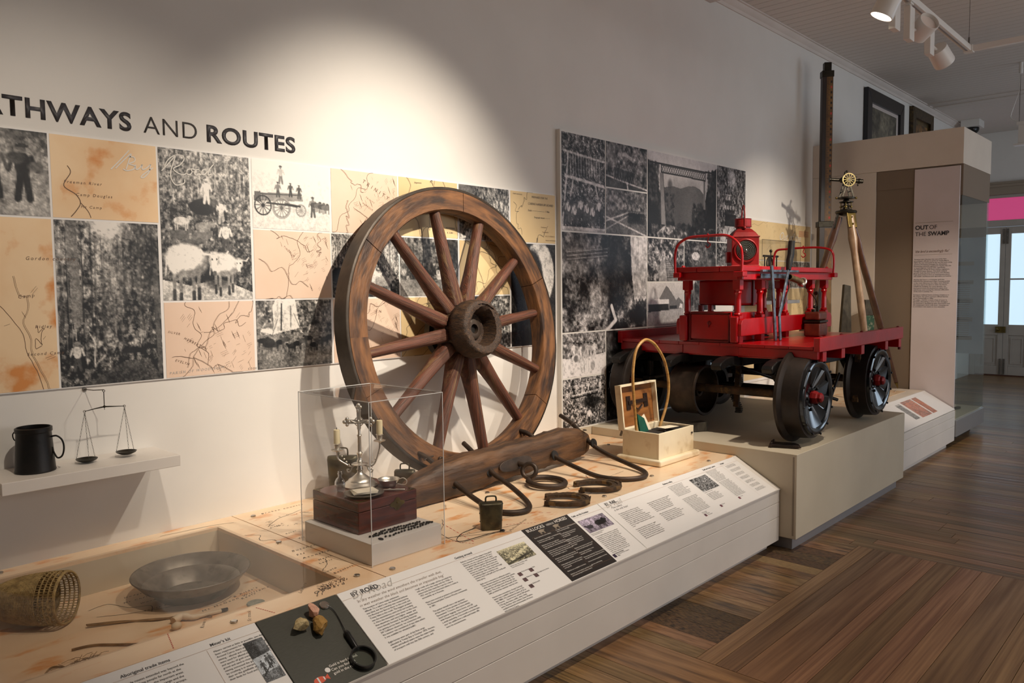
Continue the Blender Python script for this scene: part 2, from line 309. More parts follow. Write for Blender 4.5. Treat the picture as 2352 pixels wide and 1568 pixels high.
# ---------------------------------------------------------------- flat print: raster pictures carried by vertex colours
def vnoise(h, w, cell, seed, oct=4, asp=1.0):
    rs = np.random.RandomState(seed); out = np.zeros((h, w)); amp = 1; tot = 0
    for o in range(oct):
        cy = max(cell / 2 ** o, 1.0); cx = max(cell * asp / 2 ** o, 1.0); gh = int(h / cy) + 3; gw = int(w / cx) + 3; g = rs.rand(gh, gw)
        y = np.arange(h) / cy; x = np.arange(w) / cx; yi = y.astype(int); xi = x.astype(int); fy = (y - yi)[:, None]; fx = (x - xi)[None, :]
        fy = fy * fy * (3 - 2 * fy); fx = fx * fx * (3 - 2 * fx)
        a = g[yi][:, xi]; b = g[yi][:, xi + 1]; c = g[yi + 1][:, xi]; d = g[yi + 1][:, xi + 1]
        out += amp * ((a * (1 - fx) + b * fx) * (1 - fy) + (c * (1 - fx) + d * fx) * fy); tot += amp; amp *= .62
    return out / tot
class Pic:   # u right, v down, both 0..1 ; aspect-true radii given in u
    def __init__(s, w, h, px=.004, base=.4, seed=0):
        s.W, s.H = max(8, int(w / px)), max(8, int(h / px)); s.a = np.full((s.H, s.W), float(base)); s.asp = w / h
        s.U, s.V = np.meshgrid((np.arange(s.W) + .5) / s.W, (np.arange(s.H) + .5) / s.H); s.seed = seed; s.rs = np.random.RandomState(seed); s.w = w; s.h = h; s.px = px
    def put(s, mask, val, al=1.0): s.a = s.a * (1 - mask * al) + val * mask * al; return s
    def ell(s, cx, cy, rx, ry, val, soft=.15, al=1, rot=0):
        du = (s.U - cx); dv = (s.V - cy) / s.asp; c, n = math.cos(rot), math.sin(rot); x = du * c + dv * n; y = -du * n + dv * c
        d = np.sqrt((x / rx) ** 2 + (y / (ry / s.asp)) ** 2); return s.put(np.clip((1 - d) / soft + .5, 0, 1), val, al)
    def line(s, pts, wd, val, al=1):
        for (x0, y0), (x1, y1) in zip(pts[:-1], pts[1:]):
            ax, ay = x0, y0 / s.asp; bx, by = x1, y1 / s.asp; dx, dy = bx - ax, by - ay; L = dx * dx + dy * dy + 1e-12
            t = np.clip(((s.U - ax) * dx + (s.V / s.asp - ay) * dy) / L, 0, 1); d = np.hypot(s.U - ax - t * dx, s.V / s.asp - ay - t * dy)
            s.put(np.clip((wd / 2 - d) / (s.px / s.w) + .5, 0, 1), val, al)
        return s
    def poly(s, pts, val, al=1):
        m = np.zeros_like(s.a, bool); n = len(pts)
        for i in range(n):
            x0, y0 = pts[i]; x1, y1 = pts[(i + 1) % n]
            c = ((y0 > s.V) != (y1 > s.V)); m ^= c & (s.U < (x1 - x0) * (s.V - y0) / ((y1 - y0) if abs(y1 - y0) > 1e-9 else 1e-9) + x0)
        return s.put(m.astype(float), val, al)
    def tex(s, amt, cell=.05, seed=1, asp=1.0, oct=5, v0=0, v1=1, mask=None, con=1.6):
        n = (vnoise(s.H, s.W, cell / s.px * s.w, s.seed * 13 + seed, oct, asp) - .5) * 2 * con; m = ((s.V >= v0) & (s.V <= v1)).astype(float)
        if mask is not None: m = m * mask
        s.a = s.a + n * amt * m; return s
    def grad(s, top, bot, v0=0, v1=1):
        t = np.clip((s.V - v0) / (v1 - v0), 0, 1); m = (s.V >= v0) & (s.V <= v1); s.a = np.where(m, top + (bot - top) * t, s.a); return s
    def trunks(s, n, v0, v1, lo, hi, wmin=.004, wmax=.012, lean=.02):
        for _ in range(n):
            u = s.rs.rand(); du = s.rs.uniform(-lean, lean); s.line([(u, v0 + s.rs.rand() * .15), (u + du, v1 - s.rs.rand() * .1)], s.rs.uniform(wmin, wmax), s.rs.uniform(lo, hi), .85)
        return s
    def man(s, u, v, h, shirt=.85, trous=.3, hat=.2):   # v = feet, h = height in v
        k = h / s.asp; s.line([(u - .10 * k, v), (u - .04 * k, v - .45 * h)], .12 * k, trous); s.line([(u + .10 * k, v), (u + .04 * k, v - .45 * h)], .12 * k, trous)
        s.ell(u, v - .63 * h, .14 * k, .22 * h, shirt); s.line([(u - .15 * k, v - .76 * h), (u - .23 * k, v - .5 * h)], .07 * k, shirt); s.line([(u + .15 * k, v - .76 * h), (u + .23 * k, v - .52 * h)], .07 * k, shirt)
        s.ell(u, v - .9 * h, .07 * k, .07 * h, .45); s.ell(u, v - .955 * h, .12 * k, .028 * h, hat); s.ell(u, v - .98 * h, .06 * k, .035 * h, hat); return s
    def wheel(s, u, v, r, val=.15, n=12, sq=.9, wd=.008):
        pts = [(u + r * sq * math.cos(q), v + r * s.asp * math.sin(q)) for q in [2 * math.pi * k / 24 for k in range(25)]]
        s.line(pts, wd, val)
        for k in range(n): q = 2 * math.pi * k / n; s.line([(u, v), (u + r * sq * math.cos(q), v + r * s.asp * math.sin(q))], wd * .5, val)
        s.ell(u, v, r * .2, r * .2 * s.asp, val); return s
    def beast(s, u, v, L, val=.25, face=1):
        a = s.asp; s.ell(u, v, L * .5, L * .24 * a, val); s.ell(u + face * L * .52, v - L * .2 * a, L * .17, L * .13 * a, val); s.line([(u + face * L * .35, v - L * .1 * a), (u + face * L * .55, v - L * .25 * a)], L * .16, val)
        for k in (-.38, -.26, .26, .38): s.line([(u + k * L, v + L * .1 * a), (u + k * L, v + L * .55 * a)], L * .07, val)
        return s
    def foliage(s, n, u0, u1, v0, v1, lo, hi, r=.012):
        for _ in range(n): s.ell(s.rs.uniform(u0, u1), s.rs.uniform(v0, v1), r * s.rs.uniform(.4, 1.4), r * s.rs.uniform(.4, 1.2) * s.asp, s.rs.uniform(lo, hi), .6, .6)
        return s
    def rgb(s, tone=(1, .975, .94), lo=.05, hi=.92):
        nz = getattr(s, 'nz', 1.0); s.a = s.a * (1 - .38 * nz + .76 * nz * vnoise(s.H, s.W, .030 / s.px * s.w, s.seed + 55, 4)); s.a = s.a + (vnoise(s.H, s.W, .22 / s.px * s.w, s.seed + 99, 3) - .5) * .35 * nz + (s.rs.rand(s.H, s.W) - .5) * .06
        a = lo + np.clip((s.a - .44) * 1.35 + .46, 0, 1) * (hi - lo); return np.stack([a * tone[0], a * tone[1], a * tone[2]], -1)
m_, nt_, b_ = newmat('photo_print'); at_ = nt_.nodes.new('ShaderNodeAttribute'); at_.attribute_name = 'Col'; nt_.links.new(at_.outputs['Color'], b_.inputs['Base Color']); b_.inputs['Roughness'].default_value = .42
PHOTO = m_
def raster(name, rgb, o, u, v, parent):   # o = top-left corner, u = full right vector, v = full down vector
    H, W, _ = rgb.shape; o, u, v = (np.array(x, float) for x in (o, u, v))
    r = np.array(ROOT[parent.name]); jj, ii = np.meshgrid(np.arange(W) / (W - 1), np.arange(H) / (H - 1))
    co = o - r + jj[..., None] * u + ii[..., None] * v
    me = bpy.data.meshes.new(name); nf = (H - 1) * (W - 1); me.vertices.add(H * W); me.vertices.foreach_set('co', co.reshape(-1).astype(np.float32))
    a = (np.arange(H - 1)[:, None] * W + np.arange(W - 1)[None, :]).reshape(-1); q = np.stack([a, a + W, a + W + 1, a + 1], -1).reshape(-1).astype(np.int32)
    me.loops.add(nf * 4); me.loops.foreach_set('vertex_index', q); me.polygons.add(nf); me.polygons.foreach_set('loop_start', np.arange(nf, dtype=np.int32) * 4)
    me.update(calc_edges=True)
    ca = me.color_attributes.new('Col', 'FLOAT_COLOR', 'POINT'); c = np.ones((H * W, 4), np.float32); s = np.clip(rgb.reshape(-1, 3), 0, 1)
    c[:, :3] = np.where(s <= .04045, s / 12.92, ((s + .055) / 1.055) ** 2.4); ca.data.foreach_set('color', c.reshape(-1))
    me.materials.append(PHOTO); ob = bpy.data.objects.new(name, me); COL.objects.link(ob); ob.parent = parent; ROOT[ob.name] = Vector(r); return ob
def text(name, body, size, o, u, v, m, parent, bold=0, ital=0, space=1.0, res=2, align='LEFT', cspace=1.0, sx=1.0):
    cd = bpy.data.curves.new(name, 'FONT'); cd.body = body; cd.size = size; cd.offset = bold * size; cd.shear = ital; cd.space_line = space; cd.resolution_u = res
    cd.align_x = align; cd.align_y = 'TOP_BASELINE'; cd.space_character = cspace; cd.fill_mode = 'FRONT'
    t = bpy.data.objects.new('t', cd); me = bpy.data.meshes.new_from_object(t); bpy.data.objects.remove(t); bpy.data.curves.remove(cd)
    u, v = Vector(u).normalized(), Vector(v).normalized(); n = u.cross(v); me.transform(Matrix(((u.x * sx, v.x, n.x, 0), (u.y * sx, v.y, n.y, 0), (u.z * sx, v.z, n.z, 0), (0, 0, 0, 1))))
    r = ROOT[parent.name]; me.transform(Matrix.Translation(Vector(o) + n * .0009 - r)); me.name = name; me.materials.clear(); me.materials.append(m)
    ob = bpy.data.objects.new(name, me); COL.objects.link(ob); ob.parent = parent; ROOT[ob.name] = r; return ob
def walk(p, q, n, j, rs, k=1):  # wandering line between two 2D points
    pts = [p]
    for i in range(1, n): t = i / n; pts.append((p[0] + (q[0] - p[0]) * t + rs.uniform(-j, j), p[1] + (q[1] - p[1]) * t + rs.uniform(-j, j)))
    pts.append(q); return pts
# ================================================================ THE SETTING
YW, ZC, XB = 3.25, 3.9, 14.57
def struct(mb, name, m, **k): return setp(mb.obj(name, m, **k), kind='structure')
struct(MB().box(-2.2, YW, -.1, XB + .15, YW + .15, ZC + .1), 'wall_left', WALL)
struct(MB().box(-2.2, -3.65, -.1, XB + .15, -3.5, ZC + .1), 'wall_right', WALL)
struct(MB().box(-2.35, -3.65, -.1, -2.2, YW + .15, ZC + .1), 'wall_rear', WALL)
struct(MB().box(XB, 3.24, 0, XB + .15, YW, ZC).box(XB, -3.5, 2.98, XB + .15, 3.24, ZC).box(XB, -3.5, 0, XB + .15, 2.33, 2.98), 'wall_back', WALL)
fl = struct(MB().box(-2.2, -3.5, -.1, XB + .15, YW, -.008), 'floor', WOOD_F)
base = (WOOD_F.copy(), )
uboard = MB().box(0, 0, 0, 1, 1, 1); _um = {}
def board(name, m, parent, x0, y0, z0, x1, y1, z1, g=.0012):
    if m.name not in _um:
        me = bpy.data.meshes.new(name + '_' + m.name); me.from_pydata([tuple(p) for p in uboard.v], [], uboard.f); me.update(); me.materials.append(m); _um[m.name] = me
    o = bpy.data.objects.new(name, _um[m.name]); COL.objects.link(o); r = ROOT[parent.name]; o.location = Vector((x0 + g, y0 + g, z0)) - r
    o.scale = (x1 - x0 - 2 * g, y1 - y0 - 2 * g, z1 - z0); o.parent = parent; ROOT[o.name] = r; return o
x = 2.735
fm = [WOOD_F]
# main boards run across the hall (towards the wall)
xs = []; xx = 4.565
while xx < XB - .02: wd = R.uniform(.085, .13); xs.append((xx, min(xx + wd, XB))); xx += wd
for i, (a, b) in enumerate(xs):
    cut = R.uniform(.9, 2.6) if a < 9 else None; dark = WOOD_F
    if cut is None: board('floorboard', WOOD_F, fl, a, -.6, -.008, b, 3.2, 0)
    else: board('floorboard', WOOD_F, fl, a, -.8, -.008, b, cut, 0); board('floorboard', WOOD_F, fl, a, cut, -.008, b, 3.2, 0)
xx = 1.4; k = 0
while xx < 4.56:
    wd = min(R.uniform(.085, .12), 4.565 - xx)
    if xx < 2.735 and xx + wd > 2.60: wd = 2.735 - xx
    m = WOOD_P if 3.90 < xx < 3.99 or 2.62 < xx < 2.7 and False else (WOOD_W if (2.85 < xx < 3.2 or 4.02 < xx < 4.3) else WOOD_F)
    board('floorboard', m, fl, xx, 1.555 if xx > 2.73 else .3, -.008, xx + wd, 2.0, -.0005 if m is not WOOD_F else 0); xx += wd
yy = 1.555
for wd in (.085, .09, .162, .075, .113, .098, .095, .17, .09, .11, .1, .12, .09, .15, .1): board('floorboard', WOOD_FX, fl, 2.735, yy - wd, -.008, 4.565, yy, .0005); yy -= wd
ce = struct(MB().box(-2.2, -3.5, ZC + .008, XB + .15, YW, ZC + .1), 'ceiling', CEIL)
xx = 5.9
while xx < XB: board('ceiling_board', CEIL, ce, xx, -2.2, ZC, min(xx + .115, XB), YW, ZC + .009, .003); xx += .115
struct(MB().box(11.62, -3.5, ZC - .012, 11.70, YW, ZC - .001).box(11.86, -3.5, ZC - .012, 11.94, YW, ZC - .001), 'trim_3', CEIL)
struct(MB().box(3.0, -3.5, 3.79, 5.88, YW, ZC - .001), 'trim_2', CEIL)
corn = MB(); prof = [(0, 0), (0, -.075), (-.012, -.075), (-.018, -.05), (-.045, -.03), (-.055, -.012), (-.07, -.012), (-.07, 0)]
corn.prism([(p[0], p[1]) for p in prof], (5.88, YW, ZC - .0005), (0, 1, 0), (0, 0, 1), (1, 0, 0), XB - 5.88)
struct(corn, 'trim_1', CEIL, smooth=30)
struct(MB().box(XB - .02, -3.5, 0, XB, 2.2, .14), 'baseboard_back', WHITE)
# windows of the right-hand wall (behind the camera's right shoulder), their daylight reaches the hall
for i, (a, b) in enumerate(((3.4, 4.6), (5.6, 6.8), (10.3, 11.5))):
    wi = struct(MB().box(a - .08, -3.5, .92, a, -3.44, 3.08).box(b, -3.5, .92, b + .08, -3.44, 3.08).box(a, -3.5, 3.0, b, -3.44, 3.08).box(a - .1, -3.5, .88, b + .1, -3.40, .93).box(a, -3.49, 1.98, b, -3.46, 2.03).box((a + b) / 2 - .02, -3.49, .93, (a + b) / 2 + .02, -3.46, 3.0), 'window_%d' % (i + 1), WHITE)
    MB().box(a, -3.499, .93, b, -3.488, 3.0).obj('pane', FROST, wi)
# ---------------------------------------------------------------- door at the end of the hall
dr = struct(MB().box(XB - .05, 3.17, 0, XB + .05, 3.245, 2.98).box(XB - .05, 2.32, 0, XB + .05, 2.40, 2.98).box(XB - .05, 2.29, 2.40, XB + .05, 3.245, 2.50).box(XB - .05, 2.29, 2.85, XB + .05, 3.245, 2.90), 'door_1', DOORP, bev=.006)
dr.location = dr.location
struct(MB().box(XB - .09, 2.2, 2.90, XB - .01, 3.245, 3.10).box(XB - .11, 2.18, 3.02, XB - .01, 3.248, 3.06), 'trim_4', BEIGE, bev=.006)
MB().box(XB - .005, 2.40, 2.50, XB + .005, 3.17, 2.85).obj('transom_pane', PINK, dr)
MB().box(XB - .02, 2.4, 0, XB + .02, 3.17, .02).obj('sill', SKIRTB, dr)
for k, (y0, y1) in enumerate(((2.40, 2.782), (2.786, 3.17))):
    y1c = y1
    lf = MB(); s0, s1 = .075, .075
    lf.box(XB - .025, y0, .02, XB + .015, y0 + s0, 2.39).box(XB - .025, y1c - s1, .02, XB + .015, y1c, 2.39).box(XB - .025, y0 + s0, .02, XB + .015, y1c - s1, .16).box(XB - .025, y0 + s0, .66, XB + .015, y1c - s1, .83).box(XB - .025, y0 + s0, 2.28, XB + .015, y1c - s1, 2.39)
    lf.box(XB - .02, y0 + s0, 1.545, XB + .01, y1c - s1, 1.57).box(XB - .008, y0 + s0, .16, XB + .008, y1c - s1, .66)
    lo = lf.obj('door_leaf', DOORP, dr, bev=.004)
    MB().box(XB - .002, y0 + s0, .83, XB + .004, y1c - s1, 1.545).box(XB - .002, y0 + s0, 1.57, XB + .004, y1c - s1, 2.28).obj('frosted_pane', FROST, lo)
    fr_ = MB(); a0, a1, c0, c1 = y0 + s0 + .03, y1c - s1 - .03, .2, .62
    fr_.box(XB - .018, a0, c0, XB - .006, a0 + .018, c1).box(XB - .018, a1 - .018, c0, XB - .006, a1, c1).box(XB - .018, a0 + .018, c0, XB - .006, a1 - .018, c0 + .018).box(XB - .018, a0 + .018, c1 - .018, XB - .006, a1 - .018, c1).obj('panel_moulding', DOORP, lo)
    MB().box(XB - .045, (y1 - .035 if k == 0 else y0 + .015), .03, XB - .026, (y1 - .015 if k == 0 else y0 + .035), .28).box(XB - .045, (y1 - .035 if k == 0 else y0 + .015), 2.12, XB - .026, (y1 - .015 if k == 0 else y0 + .035), 2.36).obj('bolt', TIN, lo)
MB().box(XB - .055, 2.745, .70, XB - .026, 2.885, .80).ball((XB - .075, 2.85, .75), .022).cyl((XB - .07, 2.85, .75), (XB - .05, 2.85, .75), .01).cyl((XB - .06, 2.79, .74), (XB - .055, 2.79, .74), .012).obj('rim_lock', BRASS, dr, bev=.003)
# ================================================================ WALL GRAPHICS
def P2(p, W0, H0): return p
def cell_pic(name, parent, x0, x1, z0, z1, y, pic, g=.004, tone=(1, .975, .94), lo=.05, hi=.92):
    return raster(name, pic.rgb(tone, lo, hi), (x0 + g, y, z1 - g), (x1 - x0 - 2 * g, 0, 0), (0, 0, -(z1 - z0 - 2 * g)), parent)
def cell_map(name, parent, x0, x1, z0, z1, y, m, seed, n=26, big=3, ink=INKB, g=.004, txt=None, grid=True):
    c = MB().box(x0 + g, y, z0 + g, x1 - g, y + .0006, z1 - g).obj(name, m, parent)
    rs = random.Random(seed); s = MB(); w, h = x1 - x0, z1 - z0; nn = (0, -1, 0)
    cl = lambda p: (min(max(p[0], x0 + g), x1 - g), y - .0008, min(max(p[1], z0 + g), z1 - g))
    for k in range(big):
        a = (x0 + rs.random() * w, z0 if rs.random() < .5 else z0 + h * rs.random()); b = (x0 + rs.random() * w, z1 if rs.random() < .6 else z0 + h * rs.random())
        W_ = walk(a, b, 9, .022, rs); W_ = [(q.x, q.y) for q in spline([(p[0], p[1], 0) for p in W_], 4)]; W_ = [(p[0] + rs.uniform(-.0012, .0012), p[1] + rs.uniform(-.0012, .0012)) for p in W_]
        s.ribbon([cl(p) for p in W_], .0018 if k % 2 else .0011, nn)
        if k % 2 == 0: s.ribbon([cl((p[0] + .004, p[1] + .001)) for p in W_], .0008, nn)
    if grid:
        cx, cz = x0 + w * rs.uniform(.2, .8), z0 + h * rs.uniform(.25, .75)
        for k in range(n):
            px, pz = cx + rs.gauss(0, w * .22), cz + rs.gauss(0, h * .25); q = rs.choice((.35, .35 + math.pi / 2, .9)); L = rs.uniform(.01, .035)
            px = min(max(px, x0 + .03), x1 - .03); pz = min(max(pz, z0 + .03), z1 - .03)
            a = (px - math.cos(q) * L / 2, pz - math.sin(q) * L / 2); b = (px + math.cos(q) * L / 2, pz + math.sin(q) * L / 2)
            q2 = rs.choice((1, 1, 2, 3))
            for e in range(q2): s.ribbon([cl((a[0] + .004 * e, a[1] - .007 * e)), cl((b[0] + .004 * e, b[1] - .007 * e))], .0008, nn)
    s.obj('map_linework', ink, c)
    for t in (txt or []): text('map_lettering', t[0], t[1], (t[2], y, t[3]), (math.cos(t[4]), 0, math.sin(t[4])), (-math.sin(t[4]), 0, math.cos(t[4])), t[5] if len(t) > 5 else ink, c, cspace=t[6] if len(t) > 6 else 1.4, ital=.2)
    return c
# ---- long mural
Y1 = YW - .008
mu = thing('mural_panel', 'long low mural of sepia maps and black-and-white road photographs on the left wall', 'mural', (2.2, YW, 1.14), 'history murals')
MB().box(-.2, Y1, 1.138, 3.895, YW - .0005, 2.09).obj('backing_sheet', PRINT_W, mu)
yy1 = Y1 - .0012; Z0, Z1, Z2, Z3 = 1.138, 1.458, 1.776, 2.09
def w_(x0, x1): return x1 - x0
p = Pic(.55, .315, .005, .62, 1); p.grad(.35, .75, 0, .45).tex(.22, .03, 2, v1=.45).tex(.14, .02, 3, v0=.4); p.line([(.45, .98), (.62, .86)], .05, .15); p.man(.84, .80, .64, .16, .12, .25).man(.665, .78, .62, .25, .15, .3); p.ell(.80, .33, .06, .07, .30, .4); p.ell(.92, .42, .05, .06, .42, .4)
cell_pic('photograph', mu, .435, .975, Z2, Z3, yy1, p)
cell_map('map_print', mu, -.2, .43, Z2, Z3, yy1, MAP1, 31, 10)
cell_map('map_print', mu, -.2, .435, Z0, Z2, yy1, MAP1, 32, 10)
cell_map('map_print', mu, .435, .975, Z0, Z2, yy1, MAP1, 3, 8, 4, txt=[('Gordon country', .018, .88, 1.62, 0), ('Ridley', .016, .9, 1.37, 0), ('Camp', .018, .85, 1.48, .1), ('Second Camp', .016, .87, 1.27, 0)])
c = cell_map('map_print', mu, .975, 1.37, Z2, Z3, yy1, MAP1, 4, 0, 0, grid=False, txt=[('Freeman River', .016, 1.02, 1.91, .0), ('Camp Douglas', .016, 1.06, 1.865, .0), ('Mt Camp', .015, 1.075, 1.82, 0)])
MB().ribbon(spline([(1.035, yy1 - .001, 1.975), (1.045, yy1 - .001, 1.95), (1.02, yy1 - .001, 1.90), (1.06, yy1 - .001, 1.87), (1.075, yy1 - .001, 1.84), (1.06, yy1 - .001, 1.81), (1.04, yy1 - .001, 1.785)]), .003, (0, -1, 0)).ribbon(spline([(1.075, yy1 - .001, 1.84), (1.10, yy1 - .001, 1.81), (1.11, yy1 - .001, 1.785)]), .0025, (0, -1, 0)).obj('map_linework', INKB, c)
# forest with a great trunk
p = Pic(.395, .635, .004, .22, 5); p.grad(.62, .12, 0, 1).tex(.40, .05, 1, asp=.7, con=2.2).trunks(34, 0, .8, .05, .75, .004, .014); p.ell(.5, .02, .16, .10, .92, .8); p.ell(.52, .42, .12, .30, .55, .9, .45)
p.poly([(.10, 0), (.20, 0), (.23, .62), (.14, .66)], .50).tex(.10, .012, 8, mask=((p.U > .1) & (p.U < .23) & (p.V < .65)).astype(float)); p.ell(.82, .25, .2, .3, .12, .9, .6); p.foliage(420, .25, 1, .05, .75, .05, .75, .014); p.poly([(.2, 1), (.62, .86), (.85, .86), (1, 1)], .30).tex(.12, .02, 4, v0=.84); p.man(.16, .90, .17, .9, .35, .5); p.line([(.32, .88), (.33, .74), (.28, .68)], .012, .8); p.line([(.32, .88), (.42, .82)], .012, .75); p.ell(.70, .80, .12, .02, .05); p.line([(.95, .3), (.97, .95)], .05, .35)
cell_pic('photograph', mu, .975, 1.365, Z0, Z2, yy1, p)
# bullock team
p = Pic(.405, .63, .0035, .22, 6); p.grad(.55, .2, 0, 1).tex(.32, .035, 2, asp=.8, con=2); p.trunks(22, 0, .35, .5, .85, .004, .01); p.foliage(500, .0, 1, .1, .9, .05, .6, .014); p.poly([(0, 1), (0, .86), (.3, .9), (.62, .85), (1, .95), (1, 1)], .72)
p.tex(.12, .02, 5, v0=.84)
for (bx, by, L, v_) in ((.22, .47, .17, .8), (.45, .50, .18, .55), (.20, .56, .2, .35), (.42, .57, .2, .4), (.30, .62, .2, .3)): p.beast(bx, by, L, v_)
p.ell(.45, .37, .14, .055, .12); p.man(.50, .34, .16, .95, .85, .9).man(.66, .47, .16, .9, .8, .4).man(.58, .42, .13, .3, .2, .5).man(.70, .66, .2, .92, .3, .15)
def bull(u, v, k, fx):   # standing bullock seen three-quarter: body, legs, head with horns at fx
    for du, dv in ((-.13, .25), (-.07, .27), (.05, .26), (.10, .24)): p.line([(u + du * k, v + .05 * k), (u + du * k * 1.02, v + dv * k)], .034 * k, .55); p.line([(u + du * k * 1.02, v + (dv - .06) * k), (u + du * k * 1.02, v + dv * k)], .034 * k, .22)
    p.ell(u, v + .02 * k, .20 * k, .095 * k, .55, .2); p.ell(u - .02 * k, v - .012 * k, .18 * k, .075 * k, .92, .3); p.ell(u - .12 * k, v + .01 * k, .07 * k, .08 * k, .9, .3); p.line([(u - .19 * k, v - .03 * k), (u - .21 * k, v + .10 * k)], .014 * k, .75)
    p.ell(fx, v - .0 * k, .055 * k, .05 * k, .75, .3); p.poly([(fx - .035 * k, v - .03 * k), (fx + .04 * k, v - .03 * k), (fx + .022 * k, v + .085 * k), (fx - .018 * k, v + .085 * k)], .97); p.ell(fx + .002, v + .085 * k, .022 * k, .016 * k, .35); p.ell(fx - .02 * k, v + .0, .008 * k, .006 * k, .1); p.ell(fx + .025 * k, v + .0, .008 * k, .006 * k, .1)
    p.line([(fx - .035 * k, v - .028 * k), (fx - .10 * k, v - .03 * k), (fx - .13 * k, v - .055 * k)], .016 * k, .93); p.line([(fx + .04 * k, v - .028 * k), (fx + .11 * k, v - .022 * k), (fx + .145 * k, v - .05 * k)], .016 * k, .93)
p.ell(.62, .80, .20, .12, .12, .5, .7); bull(.68, .745, .82, .84); bull(.27, .72, 1.12, .56)
cell_pic('photograph', mu, 1.37, 1.775, Z1, Z3, yy1, p)
cell_map('map_print', mu, 1.37, 1.775, Z0, Z1, yy1, MAP2, 8, 60, 6, txt=[('PARISH OF WOODLEIGH', .016, 1.385, 1.155, .03, INKL), ('EVELYN', .014, 1.41, 1.21, -.35), ('SILVER', .013, 1.385, 1.33, -.25), ('HERBERTON', .015, 1.45, 1.30, -.5), ('COOK', .012, 1.735, 1.147, 0, INKD)])
# wagon photograph
p = Pic(.41, .31, .0030, .84, 7); p.nz = .35; p.grad(.92, .8, 0, 1).tex(.05, .02, 1, v0=.6); p.ell(.15, .28, .2, .12, .74, .8, .6); p.poly([(.06, .48), (.62, .44), (.64, .56), (.08, .60)], .55); p.line([(.05, .5), (.62, .47)], .012, .25); p.poly([(.03, .47), (.10, .46), (.12, .62), (.02, .60)], .38); p.wheel(.13, .66, .105, .14, 12, .95, .014).wheel(.36, .68, .115, .60, 14, .95, .020).wheel(.36, .68, .10, .38, 14, .95, .006).wheel(.61, .70, .065, .58, 12, .95, .016); p.line([(.42, .62), (.55, .64)], .03, .3)
p.line([(.18, .62), (.6, .64)], .02, .2); p.man(.36, .32, .26, .7, .45, .2).man(.32, .52, .22, .45, .3, .25).man(.48, .50, .2, .25, .2, .3).man(.59, .52, .2, .3, .3, .3).man(.77, .78, .3, .5, .35, .3)
for k in range(4): p.beast(.80 + .05 * k, .60 + .01 * k, .13, .3 + .12 * (k % 2))
cell_pic('photograph', mu, 1.78, 2.19, Z2, Z3, yy1, p)
cell_map('map_print', mu, 1.78, 2.19, Z1, Z2, yy1, MAP2, 9, 60, 5, txt=[('TINDELLA', .012, 1.93, 1.7, -.7)])
p = Pic(.41, .315, .0035, .45, 10); p.tex(.3, .03, 2, v1=.5, con=2); p.poly([(.25, 0), (.5, 0), (.56, .42), (.2, .5), (.05, .45)], .88); p.trunks(9, 0, .45, .1, .6, .01, .02); p.foliage(120, .6, 1, 0, .5, .1, .6, .02); p.foliage(60, 0, .2, 0, .4, .1, .5, .02); p.grad(.5, .38, .62, 1).tex(.16, .02, 3, v0=.5); p.line([(.27, .28), (.20, .5)], .008, .3).line([(.48, .2), (.56, .42)], .008, .3)
for k in range(13): p.beast(.07 + .075 * k, .60 + .035 * ((k * 7) % 4) - .02, .12, .10 + .1 * ((k * 5) % 3), -1 if k % 3 else 1)
p.ell(.15, .62, .08, .07, .12); p.ell(.75, .9, .25, .05, .62, .8, .5)
cell_pic('photograph', mu, 1.78, 2.185, Z0, Z1, yy1, p)
cell_map('map_print', mu, 2.195, 2.61, Z2, Z3, yy1, MAP2, 12, 80, 5, ink=INKB, txt=[('TRINITY', .028, 2.38, 2.035, -.45, INKB, 1.9), ('TRINITY', .012, 2.4, 1.96, -.5), ('HARBOUR', .012, 2.38, 1.93, -.5)])
p = Pic(.415, .315, .004, .45, 13); p.tex(.3, .02, 1, asp=.3, con=2.2).trunks(60, 0, .6, .15, .95, .004, .012, .05); p.grad(.3, .2, .7, 1).tex(.3, .02, 2, v0=.5, con=2); p.man(.6, .85, .35, .85, .8, .3).man(.68, .85, .3, .7, .3, .3); p.beast(.75, .75, .25, .6); p.ell(.1, .65, .12, .12, .08)
cell_pic('photograph', mu, 2.19, 2.61, Z1, Z2, yy1, p)
cell_map('map_print', mu, 2.19, 2.61, Z0, Z1, yy1, MAP2, 14, 40, 4, txt=[('I N', .02, 2.45, 1.38, 0)])
cell_map('map_print', mu, 2.61, 3.035, Z2, Z3, yy1, MAP3, 15, 14, 5, ink=INKD, grid=False, txt=[('Shipwreck', .012, 2.72, 2.06, .05, INKD, 1), ('MOSSMAN', .014, 2.94, 1.83, 0, INKD, 1), ('R. SUIN', .013, 2.95, 1.805, 0, INKD, 1)])
p = Pic(.425, .31, .004, .35, 16); p.tex(.26, .04, 1, con=2).trunks(20, 0, .5, .1, .6); p.foliage(160, 0, 1, 0, .6, .08, .62, .02); p.ell(.85, .25, .16, .3, .1, .7, .7); p.grad(.42, .5, .72, 1).tex(.08, .02, 2, v0=.6); p.poly([(.6, .55), (.92, .5), (.95, .68), (.62, .72)], .62)
cell_pic('photograph', mu, 2.61, 3.035, Z1, Z2, yy1, p)
cell_map('map_print', mu, 2.61, 3.035, Z0, Z1, yy1, MAP3, 17, 12, 5, ink=INKD, grid=False, txt=[('Heads', .014, 2.68, 1.42, 0, INKD, 1), ('Garden Island', .013, 2.80, 1.44, 0, INKD, 1)])
p = Pic(.42, .31, .004, .5, 18); p.grad(.35, .62, 0, 1).tex(.28, .05, 1, asp=.4, con=2.2).tex(.12, .01, 2); p.poly([(0, 0), (.35, 0), (.2, .25), (0, .3)], .4)
cell_pic('photograph', mu, 3.04, 3.46, Z2, Z3, yy1, p)
